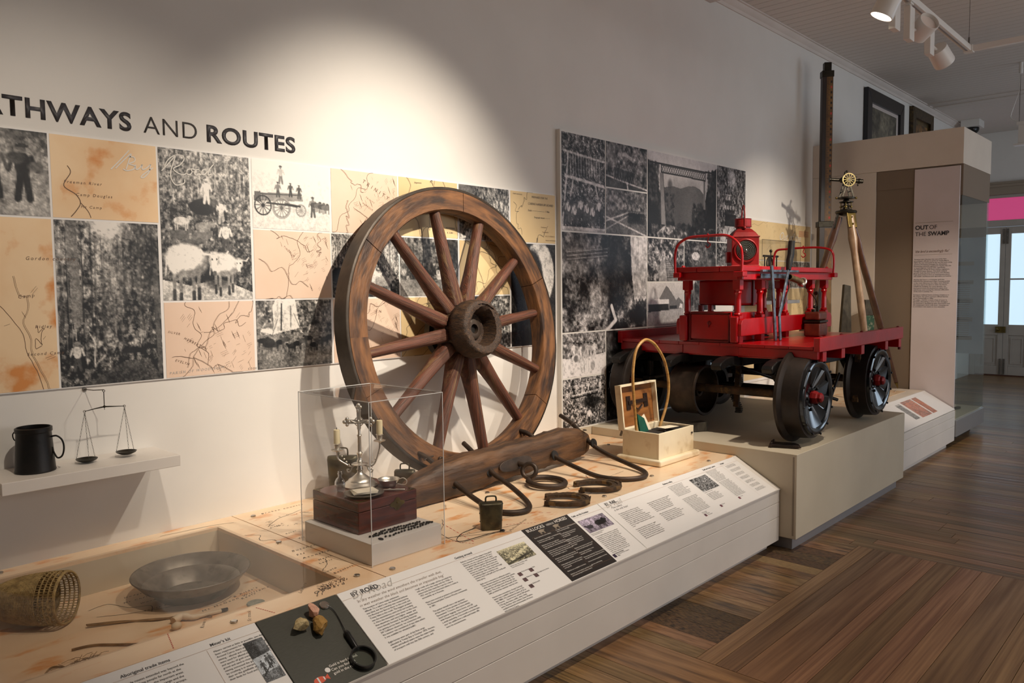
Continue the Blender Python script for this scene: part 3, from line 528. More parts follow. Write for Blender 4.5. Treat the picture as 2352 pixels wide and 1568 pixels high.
cell_map('map_print', mu, 3.04, 3.46, Z1, Z2, yy1, MAP3, 19, 20, 6, ink=INKD, grid=False)
p = Pic(.42, .315, .005, .4, 20); p.tex(.3, .03, 1, con=2); cell_pic('photograph', mu, 3.04, 3.46, Z0, Z1, yy1, p)
cell_map('map_print', mu, 3.465, 3.89, Z2, Z3, yy1, MAP3, 21, 10, 3, ink=INKD, grid=False, txt=[('PORT DOUGLAS', .011, 3.49, 2.065, 0, INKD, 1), ('PREPARED FOR THE', .017, 3.66, 2.055, 0, INKD, 1), ('CAIRNS HARBOUR BOARD', .020, 3.625, 2.012, 0, INKD, 1), ('Scale ——————— 1 Mile', .017, 3.625, 1.972, 0, INKD, 1), ('Telegraph shown ———', .015, 3.68, 1.932, 0, INKD, 1), ('Cooktown', .012, 3.745, 1.875, 0, INKB, 1), ('Prepared by', .012, 3.76, 1.845, 0, INKB, 1), ('M. C. H. PEARCE', .012, 3.79, 1.82, 0, INKB, 1), ('Surveyor and Draftsman', .010, 3.79, 1.795, 0, INKB, 1)])
p = Pic(.425, .635, .005, .14, 22); p.tex(.05, .02, 1, con=2); p.ell(.62, .3, .34, .32, .80, .1); p.ell(.45, .42, .27, .36, .10, .15); p.ell(.48, .42, .1, .06, .2); p.tex(.10, .01, 4); p.poly([(.3, .55), (.7, .55), (.8, 1), (.2, 1)], .12); p.line([(.55, .5), (.75, .72)], .03, .5)
cell_pic('photograph', mu, 3.465, 3.89, Z0, Z2, yy1, p)
SCR = [[(1.19, 1.977), (1.23, 2.021), (1.261, 2.058)], [(1.207, 1.982), (1.241, 2.019), (1.268, 2.045), (1.26, 2.021), (1.247, 1.983)], [(1.26, 2.033), (1.279, 2.033), (1.281, 2.018), (1.259, 2.005), (1.28, 2.0), (1.275, 1.986), (1.25, 1.978), (1.235, 1.983)], [(1.284, 2.005), (1.285, 1.987), (1.297, 1.991), (1.31, 2.008)], [(1.31, 2.008), (1.309, 1.989), (1.324, 1.994), (1.343, 2.012)], [(1.343, 2.012), (1.336, 1.982), (1.315, 1.958), (1.303, 1.957), (1.316, 1.972), (1.352, 1.999)], [(1.386, 1.991), (1.414, 2.022), (1.446, 2.06)], [(1.446, 2.058), (1.435, 2.028), (1.423, 1.99), (1.425, 1.962), (1.443, 1.939), (1.477, 1.949), (1.48, 1.965)], [(1.397, 2.006), (1.414, 2.038), (1.444, 2.06), (1.473, 2.061), (1.481, 2.048), (1.463, 2.023), (1.435, 2.005), (1.454, 1.988), (1.479, 1.985), (1.492, 1.997)], [(1.509, 2.011), (1.494, 2.006), (1.49, 1.991), (1.502, 1.986), (1.513, 1.999), (1.509, 2.011), (1.527, 2.009)], [(1.544, 2.013), (1.528, 2.007), (1.524, 1.991), (1.536, 1.989), (1.548, 2.007), (1.543, 1.99), (1.556, 1.994)], [(1.575, 2.018), (1.558, 2.01), (1.555, 1.994), (1.568, 1.994), (1.581, 2.01)], [(1.608, 2.04), (1.588, 2.015), (1.582, 1.993), (1.596, 1.998)]]
for nm_, a_, b_ in (('script_by', 0, 6), ('script_road', 6, 13)):
    sm = MB()
    for st_ in SCR[a_:b_]: sm.ribbon(spline([(p[0], yy1 - .0016, p[1]) for p in st_], 6), .0042, (0, -1, 0))
    sm.obj('script_lettering', INKW, mu)
ttl = thing('wall_title', 'large dark wall lettering reading PATHWAYS AND ROUTES above the long mural', 'lettering', (1.4, YW, 2.135))
for wd_, xa, xb, bo in (('PATHWAYS', .712, 1.278, .028), ('AND', 1.325, 1.545, -.008), ('ROUTES', 1.588, 2.014, .028)):
    o = text('title_word', wd_, .098, (xa, YW, 2.137), (1, 0, 0), (0, 0, 1), INKD if bo > 0 else INK, ttl, bo, 0, res=5, cspace=1.08)
    vx = [v.co.x for v in o.data.vertices]; a, b = min(vx), max(vx); k = (xb - xa) / (b - a)
    for v in o.data.vertices: v.co.x = (v.co.x - a) * k + xa - ROOT[o.name].x
    b_x = o.modifiers.new('thickness', 'SOLIDIFY'); b_x.thickness = .002; b_x.offset = 0
# ---- tall railway mural
m2 = thing('mural_panel', 'tall black-and-white railway photograph mural standing proud of the wall behind the red trolley', 'mural', (5.18, YW, .56), 'history murals')
MB().box(3.91, 3.215, .522, 6.465, YW - .0005, 2.508).obj('backing_sheet', FIX, m2)
ya = 3.2138; X = [3.918, 4.395, 4.91, 5.433, 5.944, 6.46]; Z = [.56, .9, 1.20, 1.533, 1.863, 2.182, 2.50]; GT = (1, .975, .97)
def c2(x0, x1, z0, z1, p): cell_pic('photograph', m2, x0, x1, z0, z1, ya, p, .005, GT, .05, .92)
p = Pic(.475, .635, .006, .3, 40); p.tex(.3, .04, 1, con=2.2).tex(.2, .012, 2, con=2)
for k in range(26): p.line([(.1 + .03 * k, .2), (.11 + .03 * k, .42)], .012, .25 + .4 * (k % 2))
p.line([(.05, .19), (1, .24)], .03, .75); p.line([(.08, .44), (.95, .50)], .04, .8); p.line([(.15, .2), (.02, .95)], .03, .75); p.line([(.75, .48), (.88, .75)], .03, .7); p.line([(.25, .48), (.15, .8)], .03, .7)
for k in range(13): p.man(.08 + .07 * k, .92 - .03 * (k % 3), .22, .3 + .5 * (k % 2), .25, .3)
p.grad(.8, .6, .95, 1); c2(X[0], X[1], Z[4], Z[6], p)
p = Pic(.51, .315, .006, .35, 41); p.tex(.28, .06, 1, con=2).poly([(0, .75), (.7, .88), (1, .95), (1, 1), (0, 1)], .25); p.line([(0, .74), (1, .95)], .02, .8); p.line([(.3, .25), (.45, .22), (.6, .30)], .05, .6)
for k in range(8): p.man(.22 + .06 * k, .78 + .01 * k, .3, .2, .15, .3)
p.line([(.5, .85), (.52, 1)], .03, .8); p.ell(.1, .3, .12, .2, .55, .8, .6); c2(X[1], X[2], Z[5], Z[6], p)
p = Pic(.51, .315, .006, .4, 42); p.tex(.2, .05, 1, con=2).poly([(0, .5), (.5, .42), (1, .7), (1, 1), (0, 1)], .36).tex(.08, .02, 2); p.line([(0, .72), (.5, .5)], .02, .8); p.line([(0, .9), (.55, .55)], .015, .7); p.line([(0, .62), (1, 1)], .02, .75); p.line([(.5, .5), (.75, .45)], .01, .6)
for k in range(9): p.man(.55 + .045 * k, .72 - .0 * k, .28, .15, .12, .3)
c2(X[1], X[2], Z[4], Z[5], p)
# bridge
p = Pic(1.03, .635, .0042, .62, 43); p.nz = .22; p.grad(.74, .60, 0, .5); p.poly([(.14, .50), (.22, .40), (.34, .37), (.45, .385), (.56, .34), (.66, .33), (.74, .36), (.82, .44), (.84, 1), (.12, 1)], .33); p.ell(.42, .7, .2, .35, .28, .8, .6); p.ell(.62, .55, .12, .3, .38, .8, .5)
p.poly([(0, .10), (.03, .12), (.09, .2), (.13, .28), (.15, .45), (.22, .56), (.27, .72), (.36, .78), (.40, 1), (0, 1)], .15); p.poly([(1, .05), (.92, .12), (.90, .3), (.84, .38), (.82, .5), (.75, .62), (.66, .74), (.60, .86), (.56, 1), (1, 1)], .11)
p.foliage(160, .02, .14, .12, .6, .08, .35, .016).foliage(140, .86, 1, .1, .5, .06, .3, .016).foliage(160, .15, .36, .45, .8, .10, .32, .014).foliage(160, .62, .84, .55, .95, .06, .24, .016); p.ell(.30, .36, .03, .06, .25, .8, .7)
p.poly([(.03, .12), (.99, .115), (.99, .135), (.03, .14)], .16); p.poly([(.18, .135), (.82, .135), (.82, .15), (.18, .155)], .30)
p.poly([(.18, .215), (.82, .225), (.82, .245), (.18, .235)], .22)
for k in range(20): a = .18 + .032 * k; p.line([(a, .15), (a + .032, .225)], .0065, .30).line([(a + .032, .15), (a, .225)], .0065, .30)
p.line([(.18, .14), (.18, .235)], .010, .2).line([(.82, .13), (.82, .24)], .010, .2)
p.poly([(.165, .24), (.205, .24), (.245, .84), (.18, .84)], .46); p.line([(.166, .24), (.182, .84)], .006, .3).line([(.205, .24), (.245, .84)], .006, .25); p.poly([(.79, .245), (.815, .245), (.825, .60), (.79, .60)], .40)
p.poly([(.12, .95), (.22, .86), (.30, .84), (.45, .87), (.55, .93), (.56, 1), (.14, 1)], .50).tex(.25, .03, 5, v0=.84, con=2); p.foliage(60, .15, .6, .82, 1, .05, .2, .02); c2(X[2], X[4], Z[4], Z[6], p)
p = Pic(.51, .635, .006, .35, 44); p.tex(.3, .04, 1, asp=.6, con=2.2); p.poly([(.3, .78), (.7, .78), (1, 1), (.1, 1)], .62); p.line([(.42, .8), (.3, 1)], .015, .15); p.line([(.6, .8), (.8, 1)], .015, .15); p.poly([(.3, .62), (.65, .62), (.68, .78), (.27, .78)], .1); p.ell(.5, .15, .14, .12, .75, .8, .7)
for k in range(12): p.man(.3 + .045 * (k % 7), .62 - .12 * (k // 7), .14, .7 - .3 * (k % 2), .2, .7)
c2(X[4], X[5], Z[4], Z[6], p)
# hillside and waterfall
p = Pic(.99, .66, .006, .3, 45); p.tex(.34, .08, 1, con=2.2).tex(.22, .018, 2, con=2); p.ell(.15, .2, .2, .2, .6, .9, .4); p.ell(.3, .55, .25, .3, .5, .9, .3); p.ell(.62, .35, .18, .4, .12, .8, .7); p.poly([(.78, 0), (1, 0), (1, .6), (.84, .75), (.80, .4)], .72).tex(.1, .05, 3, asp=.2, mask=(p.U > .78).astype(float), v1=.7); p.line([(.55, .75), (.60, .9), (.5, 1)], .03, .85); p.line([(.92, .62), (.9, .42), (.98, .46)], .008, .8)
for k in range(8): p.line([(.05, .2 + .012 * k), (.5, .15 + .012 * k)], .004, .65 if k % 3 == 0 else .2)
for k in range(7): p.man(.86 + .02 * k, .72 + .02 * (k % 2), .08, .8, .3, .7)
p.ell(.9, .85, .1, .12, .10, .8, .8); c2(X[0], X[2], Z[2], Z[4], p)
p = Pic(.51, .33, .006, .35, 46); p.tex(.3, .05, 1, con=2.2).tex(.15, .015, 2); p.poly([(.35, .4), (.5, .4), (1, 1), (.3, 1)], .55); p.line([(.48, .45), (.55, 1)], .012, .15); p.line([(.53, .45), (.95, 1)], .012, .15)
for k in range(9): p.line([(.48 + .005 * k, .5 + .05 * k), (.58 + .035 * k, .5 + .05 * k)], .01, .25)
for k in range(4): p.man(.35 + .1 * k, .6 - .04 * k, .16, .8, .5, .6)
c2(X[2], X[3], Z[3], Z[4], p)
p = Pic(.51, .56, .007, .22, 47); p.tex(.2, .06, 1, con=2.2).tex(.12, .02, 2); p.ell(.35, .22, .12, .06, .65); p.man(.28, .75, .32, .85, .4, .3); p.line([(.28, .5), (.3, 1)], .01, .7); p.ell(.7, .3, .2, .2, .45, .8, .5); c2(X[3], X[4], 1.297, Z[4], p)
p = Pic(.51, .33, .007, .3, 48); p.tex(.3, .03, 1, con=2.2)
for k in range(12): p.man(.06 + .08 * k, .9 - .1 * (k % 2), .4, .75 - .3 * (k % 2), .25, .5)
c2(X[4], X[5], Z[3], Z[4], p)
p = Pic(.51, .33, .005, .70, 49); p.nz = .25; p.grad(.78, .7, 0, .4); p.poly([(.1, .62), (.3, .4), (.5, .08), (.56, .12), (.78, .42), (.85, .35), (1, .5), (1, .66), (0, .66)], .42); p.line([(.2, .15), (.2, .45)], .012, .15); p.poly([(.12, .42), (.2, .38), (.58, .4), (.58, .5), (.1, .5)], .8); p.poly([(.03, .5), (.55, .5), (.57, .66), (.03, .68)], .16); p.poly([(.6, .55), (.8, .55), (.8, .62), (.6, .62)], .2); p.poly([(.86, .6), (.9, .5), (.96, .52), (.96, .62)], .85); p.poly([(0, .68), (1, .62), (1, 1), (0, 1)], .62).tex(.06, .03, 1, v0=.66); c2(X[2], X[3], Z[2], Z[3], p)
p = Pic(.475, .30, .005, .45, 50); p.tex(.25, .04, 1, con=2, v1=.6); p.poly([(0, .55), (.4, .6), (1, .5), (1, 1), (0, 1)], .85)
for k in range(7): p.man(.25 + .08 * k, .62 + .02 * (k % 3), .42, .8 - .2 * (k % 2), .7, .15)
p.ell(.30, .58, .11, .09, .75, .1).ell(.30, .58, .05, .08, .45); p.poly([(.42, .68), (.68, .64), (.70, .9), (.46, .95)], .82); p.ell(.46, .81, .06, .12, .7, .1).ell(.69, .77, .05, .12, .6, .1)
for k in range(4): p.line([(.48 + .05 * k, .66), (.50 + .05 * k, .94)], .006, .5)
c2(X[0], X[1], Z[1], Z[2], p)
p = Pic(.475, .34, .005, .42, 51); p.tex(.32, .03, 1, con=2.4).tex(.25, .012, 2, con=2); p.line([(.2, .35), (.8, .30)], .02, .85); p.line([(.2, .4), (.8, .36)], .02, .12); p.ell(.65, .52, .22, .12, .08, .5, .8)
for k in range(5): p.man(.3 + .14 * k, .3, .2, .8, .7, .8)
p.man(.60, .97, .34, .9, .25, .2); c2(X[0], X[1], Z[0], Z[1], p)
p = Pic(.51, .64, .009, .22, 52); p.tex(.14, .06, 1, con=2); c2(X[1], X[2], Z[0], Z[2], p)
p = Pic(.51, .64, .012, .18, 53); p.tex(.12, .06, 1, con=2); c2(X[2], X[3], Z[0], Z[2], p)
p = Pic(1.02, .64, .014, .18, 54); p.tex(.12, .06, 1, con=2); c2(X[3], X[5], Z[0], 1.297 - .1, p)
MB().box(3.915, 3.208, .50, 6.46, 3.249, .555).obj('base_strip', CREAM, m2)
# ---- third mural
m3 = thing('mural_panel', 'buff survey-map mural on the wall between the railway mural and the tall kiosk', 'mural', (7.2, YW, .9), 'history murals')
MB().box(6.47, YW - .008, .62, 7.96, YW - .0005, 2.10).obj('backing_sheet', PRINT_W, m3)
y3 = YW - .0092
c = cell_map('map_print', m3, 6.5, 7.95, 1.73, 2.09, y3, MAP3, 60, 60, 5, txt=[])
for k in range(5): MB().ribbon([(7.66, y3 - .001, 2.03 - .012 * k), (7.90, y3 - .001, 2.03 - .012 * k)], .0035, (0, -1, 0)).obj('map_table_line', INKR, c)
text('script_lettering', 'Out of the', .115, (7.2, y3 - .001, 1.93), (1, 0, -.02), (0, 0, 1), INKW, m3, -.006, .5)
cell_map('map_print', m3, 6.5, 7.42, 1.14, 1.73, y3, MAP3, 61, 60, 4)
for a, b, sd in ((7.42, 7.68, 62), (7.68, 7.95, 63)):
    p = Pic(.26, .25, .007, .4, sd); p.tex(.3, .05, 1, con=2.2).trunks(10, 0, .7, .1, .8); cell_pic('photograph', m3, a, b, 1.47, 1.73, y3, p)
cell_map('map_print', m3, 7.42, 7.95, 1.14, 1.47, y3, MAP3, 64, 40, 3); cell_map('map_print', m3, 6.5, 7.95, .64, 1.14, y3, MAP3, 65, 40, 4)
# ================================================================ DISPLAY PLINTHS
ZT, YE, YL, ZL, XT = .5, 2.145, 1.875, .352, 4.215      # table top, its front edge, lip of the slope, plinth end
tp = thing('display_plinth', 'long white display plinth with map-printed top and sloping text rail under the wagon wheel', 'plinth', (2.2, 2.55, 0))
RX0, RX1, RY0, RY1, RZ = -.9, 1.52, 2.265, 3.14, .36
cc = MB(); XL = -1.5
cc.box(XL, 1.93, .0, XT - .03, 1.95, .05).box(XL, 1.90, .05, XT, YW - .001, .30).box(RX1 + .02, 2.15, .30, XT, YW - .001, .487).box(XL, RY1 + .02, .30, RX1 + .02, YW - .001, .487).box(XL, 2.15, .30, RX1 + .02, RY0 - .02, .487)
cc.prism([(1.90, .30), (2.15, .30), (2.15, .487), (2.14, .487), (1.90, .352)], (XL, 0, 0), (0, 1, 0), (0, 0, 1), (1, 0, 0), XT - XL)
cc.obj('carcass', WHITE, tp)
for z0, z1 in ((.052, .187), (.189, .272), (.274, .346)): MB().box(XL, YL - .002, z0, XT - .002, 1.90, z1).obj('front_panel', WHITE, tp, bev=.0015, seg=1)
wl = MB(); wl.box(RX0, RY1, RZ - .01, RX1, RY1 + .02, ZT - .013).box(RX1, RY0 - .02, RZ - .01, RX1 + .02, RY1 + .02, ZT - .013).box(RX0, RY0 - .02, RZ - .01, RX1, RY0, ZT - .013)
wl.obj('recess_wall', CREAM, tp)
rf = MB().box(RX0, RY0, .30, RX1, RY1, RZ).obj('recess_floor', TABLE, tp)
def sheet(x0, x1, hole=None):
    b = MB()
    if hole:
        hx, hy0, hy1 = hole; b.box(x0, YE, ZT - .013, x1, hy0, ZT).box(x0, hy1, ZT - .013, x1, YW - .001, ZT).box(hx, hy0, ZT - .013, x1, hy1, ZT)
    else: b.box(x0, YE, ZT - .013, x1, YW - .001, ZT)
    return b.obj('map_sheet', TABLE, tp)
sh1 = sheet(XL, 1.636, (RX1, RY0, RY1)); sh2 = sheet(1.640, 3.05); sh3 = sheet(3.054, XT)
MB().box(RX0, RY0 - .01, ZT + .0005, RX1 + .01, RY1 + .01, ZT + .004).obj('cover_glass', GLASSC, tp)
# printing on the table map
rs = random.Random(77); up = (0, 0, 1)
def tline(par, pts, wd=.002, m=INK, z=ZT + .0008): return MB().ribbon([(a, b, z) for a, b in pts], wd, up).obj('map_linework', m, par)
def dash(par, a, b, m=INKR, n=9, wd=.003, z=ZT + .0008):
    s = MB()
    for k in range(n):
        t0, t1 = k / n, (k + .55) / n; s.ribbon([(a[0] + (b[0] - a[0]) * t0, a[1] + (b[1] - a[1]) * t0, z), (a[0] + (b[0] - a[0]) * t1, a[1] + (b[1] - a[1]) * t1, z)], wd, up)
    return s.obj('map_dashes', m, par)
def tt(par, s, x, y, size, ang, m=INK, z=ZT): c, n = math.cos(ang), math.sin(ang); return text('map_lettering', s, size, (x, y, z), (c, n, 0), (-n, c, 0), m, par, ital=.35, cspace=1.5)
for s_, x, y, z, a in (('Butcher', 1.56, 2.62, .022, 0), ('Ets', 1.55, 2.57, .020, 0), ('Aconsfield', 1.545, 2.52, .022, 0), ('Heath', 1.575, 2.46, .018, .1), ('Lewis', 1.555, 2.425, .018, .1), ('Thoolo', 1.50, 2.33, .018, .2), ('Beaufort', 1.535, 2.30, .018, .2), ('Onward', 1.385, 2.195, .026, 0), ('Leadore', 1.36, 2.235, .018, .8), ('Rivers', 1.02, 2.22, .016, 1.0), ('St track', 1.14, 2.16, .016, 1.1)): tt(sh1, s_, x, y, z, a)
for s_, x, y, z, a in (('Broken country', 1.74, 3.17, .022, 0), ('Ridge C', 1.66, 2.95, .016, .3), ('Range', 1.66, 2.83, .016, .2), ('Flats', 1.665, 2.74, .016, 0)): tt(sh2, s_, x, y, z, a)
for s_, x, y, z, a in (('Barron', 2.11, 2.27, .016, .1), ('Wallaroo Range', 2.30, 2.165, .018, .35), ('Yorkeys', 2.34, 2.60, .016, .9), ('Atherton', 2.72, 2.34, .014, 0)): tt(sh2, s_, x, y, z, a, INKB)
for s_, x, y, z, a in (('Cape', 3.25, 2.48, .016, 0), ('Cape Tribulation', 3.30, 2.40, .016, .1), ('Mt Yarra', 2.86 + .22, 2.24, .016, .1)): tt(sh3, s_, x, y, z, a)
for par, pts in ((sh1, [(1.30, 3.20), (1.5, 3.18), (1.60, 3.15)]), (sh1, [(1.54, 2.95), (1.58, 2.9), (1.55, 2.84), (1.59, 2.80), (1.57, 2.74)]), (sh1, [(1.38, 2.17), (1.40, 2.2), (1.44, 2.22), (1.43, 2.25)]), (sh1, [(1.40, 2.17), (1.42, 2.2), (1.455, 2.22), (1.45, 2.25)]), (sh1, [(1.52, 2.36), (1.57, 2.40), (1.60, 2.46)]),
    (sh2, [(2.06, 2.21), (2.08, 2.35), (2.15, 2.42), (2.22, 2.5)]), (sh2, [(2.06, 2.21), (2.15, 2.2), (2.3, 2.19)]), (sh2, [(1.66, 2.98), (1.75, 3.05), (1.9, 3.1)]), (sh2, [(2.2, 2.30), (2.3, 2.33), (2.5, 2.29)]), (sh2, [(2.03, 2.30), (2.4, 2.2)]), (sh2, [(2.03, 2.32), (2.3, 2.16)]), (sh2, [(2.6, 2.32), (2.8, 2.26), (3.0, 2.28)]), (sh2, [(2.95, 2.5), (3.0, 2.44), (2.98, 2.40), (3.02, 2.36)]), (sh3, [(3.28, 2.42), (3.22, 2.46), (3.26, 2.52)])):
    P = spline([(a, b, 0) for a, b in pts], 5); tline(par, [(q.x + rs.uniform(-.003, .003), q.y + rs.uniform(-.003, .003)) for q in P], .0022)
for par, a, b in ((sh2, (2.18, 2.45), (2.10, 2.17)), (sh2, (2.04, 2.28), (2.09, 2.16)), (sh1, (1.20, 2.24), (1.22, 2.155)), (sh1, (.93, 2.26), (.90, 2.15)), (sh2, (2.4, 2.42), (2.62, 2.2)), (sh2, (2.35, 2.24), (2.46, 2.16))): dash(par, a, b)
hc = MB()
for k in range(60):
    q = rs.uniform(0, 6.28); r = rs.uniform(.06, .075); hc.ribbon([(1.8 + 1.6 * r * math.cos(q), 3.0 + r * math.sin(q), ZT + .0008), (1.8 + 1.6 * (r + .012) * math.cos(q), 3.0 + (r + .012) * math.sin(q), ZT + .0008)], .0015, up)
hc.obj('map_hachures', INK, sh2)
hc = MB()
for k in range(120): q = rs.uniform(-.06, .06); e = rs.uniform(-.02, .02); hc.ribbon([(1.475 + q, 2.225 + q * .25 + e, ZT + .0008), (1.480 + q, 2.235 + q * .25 + e, ZT + .0008)], .0014, up)
hc.obj('map_hachures', INKB, sh1)
for s_, x, y, z, a in (('Hodgk.', 1.08, 3.0, .018, 0), ('Mt Christie', 1.06, 2.95, .018, 0), ('Woods Camp', 1.10, 2.90, .016, 0), ('Thirty miles', 1.08, 2.82, .016, 0), ("Mt McGann Williams", 1.22, 2.66, .022, .12), ("& Kilda's", 1.36, 2.70, .02, .2), ('Reefs', 1.37, 2.66, .02, .2), ('Tyson Diggings', .9, 2.42, .02, .9)): tt(rf, s_, x, y, z, a, z=RZ)
for pts in ([(.95, 2.98), (1.02, 2.99), (1.06, 2.90), (1.12, 2.86), (1.10, 2.80)], [(.95, 2.9), (1.05, 2.84), (1.2, 2.78)], [(1.22, 2.70), (1.30, 2.69), (1.36, 2.72)]): tline(rf, [(q.x, q.y) for q in spline([(a, b, 0) for a, b in pts], 5)], .0022, INK, RZ + .0008)
for k, (x, y) in enumerate(((1.10, 2.19), (1.575, 2.225), (1.585, 2.76), (1.70, 3.17), (1.70, 2.185), (.74, 3.21), (3.47, 2.24), (3.98, 2.19), (3.99, 2.9), (2.66, 2.66), (2.98, 2.19), (2.86, 2.205))):
    MB().lathe([(.0085, 0), (.0085, .002), (.011, .002), (.011, .0045), (.009, .006), (0, .006)], (x, y, ZT + .0003), (0, 0, 1), 20).obj('stud', CHROME, tp, smooth=30)
# ---- sloping text rail
SU, SV = Vector((1, 0, 0)), Vector((0, YE - YL, ZT - ZL)).normalized(); SN = SU.cross(SV); SL = .3065
def sp(x, s, h=0): return Vector((x, YE, ZT)) - SV * s + SN * h
def rail(name, x0, x1, m, par=None, t=.008):
    mb = MB(); o = sp(x0, SL + .006, -t + .001); mb.prism([(0, 0), (x1 - x0, 0), (x1 - x0, SL + .004), (0, SL + .004)], o, SU, SV, SN, t); return mb.obj(name, m, par or tp, bev=.001, seg=1)
def st(par, body, size, x, s, m=INK, bold=0, ital=0, space=1.0, dx=0, **k): return text(k.pop('nm', 'rail_lettering'), body, size, sp(x, s, .0022 if m is INKW and x > 2.3 else .001), SU, SV, m, par, bold, ital, space, **k)
def srule(par, x0, s0, x1, s1, wd=.0008, m=INKP): return MB().ribbon([sp(x0, s0, .002), sp(x1, s1, .002)], wd, SN).obj('rule_line', m, par)
def spic(par, x0, x1, s0, s1, pic, tone): return raster('rail_photograph', pic.rgb(tone, .06, .92), sp(x0, s0, .002), SU * (x1 - x0), -SV * (s1 - s0), par)
WORDS = 'the of and to horses bullocks teams were road range from coast used packers heavy loads across over river bay track settlers carried supplies goods many men worked as main mode transport well into century before line opened difficult steep climb tin copper mines hinterland harbour wet season long journey each week small town grew around port early days bridge timber'.split()
def filler(n, wch, rs):
    out = []; 
    for _ in range(n):
        l = ''
        while len(l) < wch: l += rs.choice(WORDS) + ' '
        out.append(l[:wch].rsplit(' ', 1)[0])
    return '\n'.join(out)
ra = rail('info_panel', XL, 1.141, PRINT_W)
rb = rail('activity_panel', 1.144, 1.430, PRINT_G)
rcx = rail('info_panel', 1.434, 2.858, PRINT_W)
rk = MB().prism([(0, 0), (.30, 0), (.30, SL), (0, SL)], sp(2.335, SL + .004, .0008), SU, SV, SN, .0012).obj('black_panel', PRINT_K, rcx)
rd = rail('info_panel', 2.862, 4.17, PRINT_W)
for r_ in ((ra, XL, 1.141), (rcx, 1.434, 2.33), (rcx, 2.64, 2.858), (rd, 2.862, 4.17)): srule(r_[0], r_[1], .037, r_[2], .037)
# left text
st(ra, 'Aboriginal trade items', .0145, .745, .032, INKD, .008); st(ra, "Miner's kit", .0145, .99, .032, INKD, .008); srule(ra, .975, .04, .975, .3)
st(ra, 'Trade routes extended way beyond the\ncoast, linking people far north as the\nPeninsula and to the important areas\nof exchange along the range and the\nrivers of the coast and island groups.', .0098, .745, .058, space=1.25)
st(ra, 'Miners carried as little as possible, just the\nbasic requirements for mining and living.\nAround Cairns there were two types of gold\nmining - alluvial and reef mining. Pans like this\nwere used for alluvial mining, where nuggets\nand specks of gold were washed out of the\ngravel and sand in rivers and creeks. Reef\nmining extracted the gold from quartz\nby crushing it in stampers. Miners spent\ndays on the goldfields and exchanged\ntheir finds for food and clothing mills.', .0088, .99, .055, space=1.2)
p = Pic(.085, .15, .0011, .4, 70); p.poly([(0, 0), (1, 0), (1, .35), (0, .45)], .2); p.tex(.2, .02, 1, con=2); p.ell(.8, .15, .3, .2, .6, .8, .6); p.poly([(0, .42), (1, .36), (1, .75), (0, .8)], .72).tex(.12, .02, 2, v0=.4); p.man(.3, .8, .3, .3, .25, .2).man(.62, .72, .3, .3, .2, .2).man(.78, .66, .26, .4, .25, .2); p.line([(.1, .85), (.75, .62)], .05, .2)
spic(ra, 1.055 + .02, 1.135, .06, .21, p, (.94, .97, 1))
# activity block
MB().lathe([(.016, 0), (.016, .004), (.0145, .006), (0, .006)], sp(1.37, .03, .002), SN, 28).obj('cord_button', CHROME, rb, smooth=30)
st(rb, 'Gold is hard to find.\nCan you find the\ngold in the rock?', .0125, 1.262, .243, INKW, .015, space=1.1)
MB().lathe([(.0085, 0), (.0085, .0012), (0, .0012)], sp(1.252, .248, .001), SN, 24).obj('white_dot', PRINT_W, rb)
fsh = MB().prism([(.02 * math.cos(q), .011 * math.sin(q)) for q in [k * math.pi / 8 for k in range(16)]], sp(1.215, .268, .001), SU, SV, SN, .0006).prism([(.017, 0), (.032, .010), (.032, -.010)], sp(1.213, .268, .001), SU, SV, SN, .0006).obj('fish_emblem', mat('orange_print', (214, 84, 52), None), rb)
MB().prism([(-.004, -.010), (.001, -.010), (.001, .010), (-.004, .010)], sp(1.212, .268, .0018), SU, SV, SN, .0004).prism([(.013, -.006), (.017, -.005), (.017, .005), (.013, .006)], sp(1.214, .268, .0018), SU, SV, SN, .0004).obj('fish_bands', PRINT_W, rb)
# BY ROAD
st(rcx, 'By Road', .05, 1.47, .045, INKL, -.012, .5); st(rcx, 'BY', .025, 1.476, .034, INK, .0, res=4); st(rcx, 'ROAD', .025, 1.516, .034, INKD, .022, res=4)
st(rcx, "'In dry weather the wind smothers the traveller with dust,\nin wet weather the black soil becomes an impassable bog'", .0158, 1.476, .064, INKB, -.01, .45, space=1.2)
st(rcx, "The location of Cairns made settlement\ndifficult. To a sailor's eye, the sheltered harbour\nwas ideal, but the township was constricted by\nthe flood-prone Barron River to the north and\nTrinity Inlet to the south. The biggest problem\nwas the mountainous semi-circle surrounding\nit. Here the mountains came closer to the coast\nthan elsewhere, and were higher, wetter and\nmore densely forested. Everything depended\non getting across them. As early historian\nJW Collinson observed, 'no connection with\nthe interior was considered of any value unless\nit was available for wheeled traffic'.\n\nEight horses were part of the first cargo\nunloaded at Trinity Bay in October 1876. Horses,\nmules and bullock teams were the main modes\nof transport well into the 20th century, and", .0092, 1.480, .097, space=1.16)
st(rcx, 'rough roads and a single rail line provided the\nonly way across the range until the 1920s. A\nmotorcycle that raced the train for a bet in\n1921 was the first motorised vehicle to make it\nsuccessfully up to Kuranda.\n\nMany men worked as packers and teamsters.\nThe Reverend Julian Tenison-Woods commented\nin 1881:\n\nThe packer himself was a real specimen\nof that class of men peculiar to Northern\nQueensland. Trousers, shirt (once white),\nlaced leather leggings, heavy boots, and tall\nwide Panama hat was the costume, in his hand\na small stockwhip, in his mouth a wooden pipe,\nover the saddle-bow a well-used Snider rifle\nwere his accoutrements.', .0092, 1.70, .097, space=1.16)
st(rcx, 'Getting around', .0145, 1.943, .031, INKD, .01)
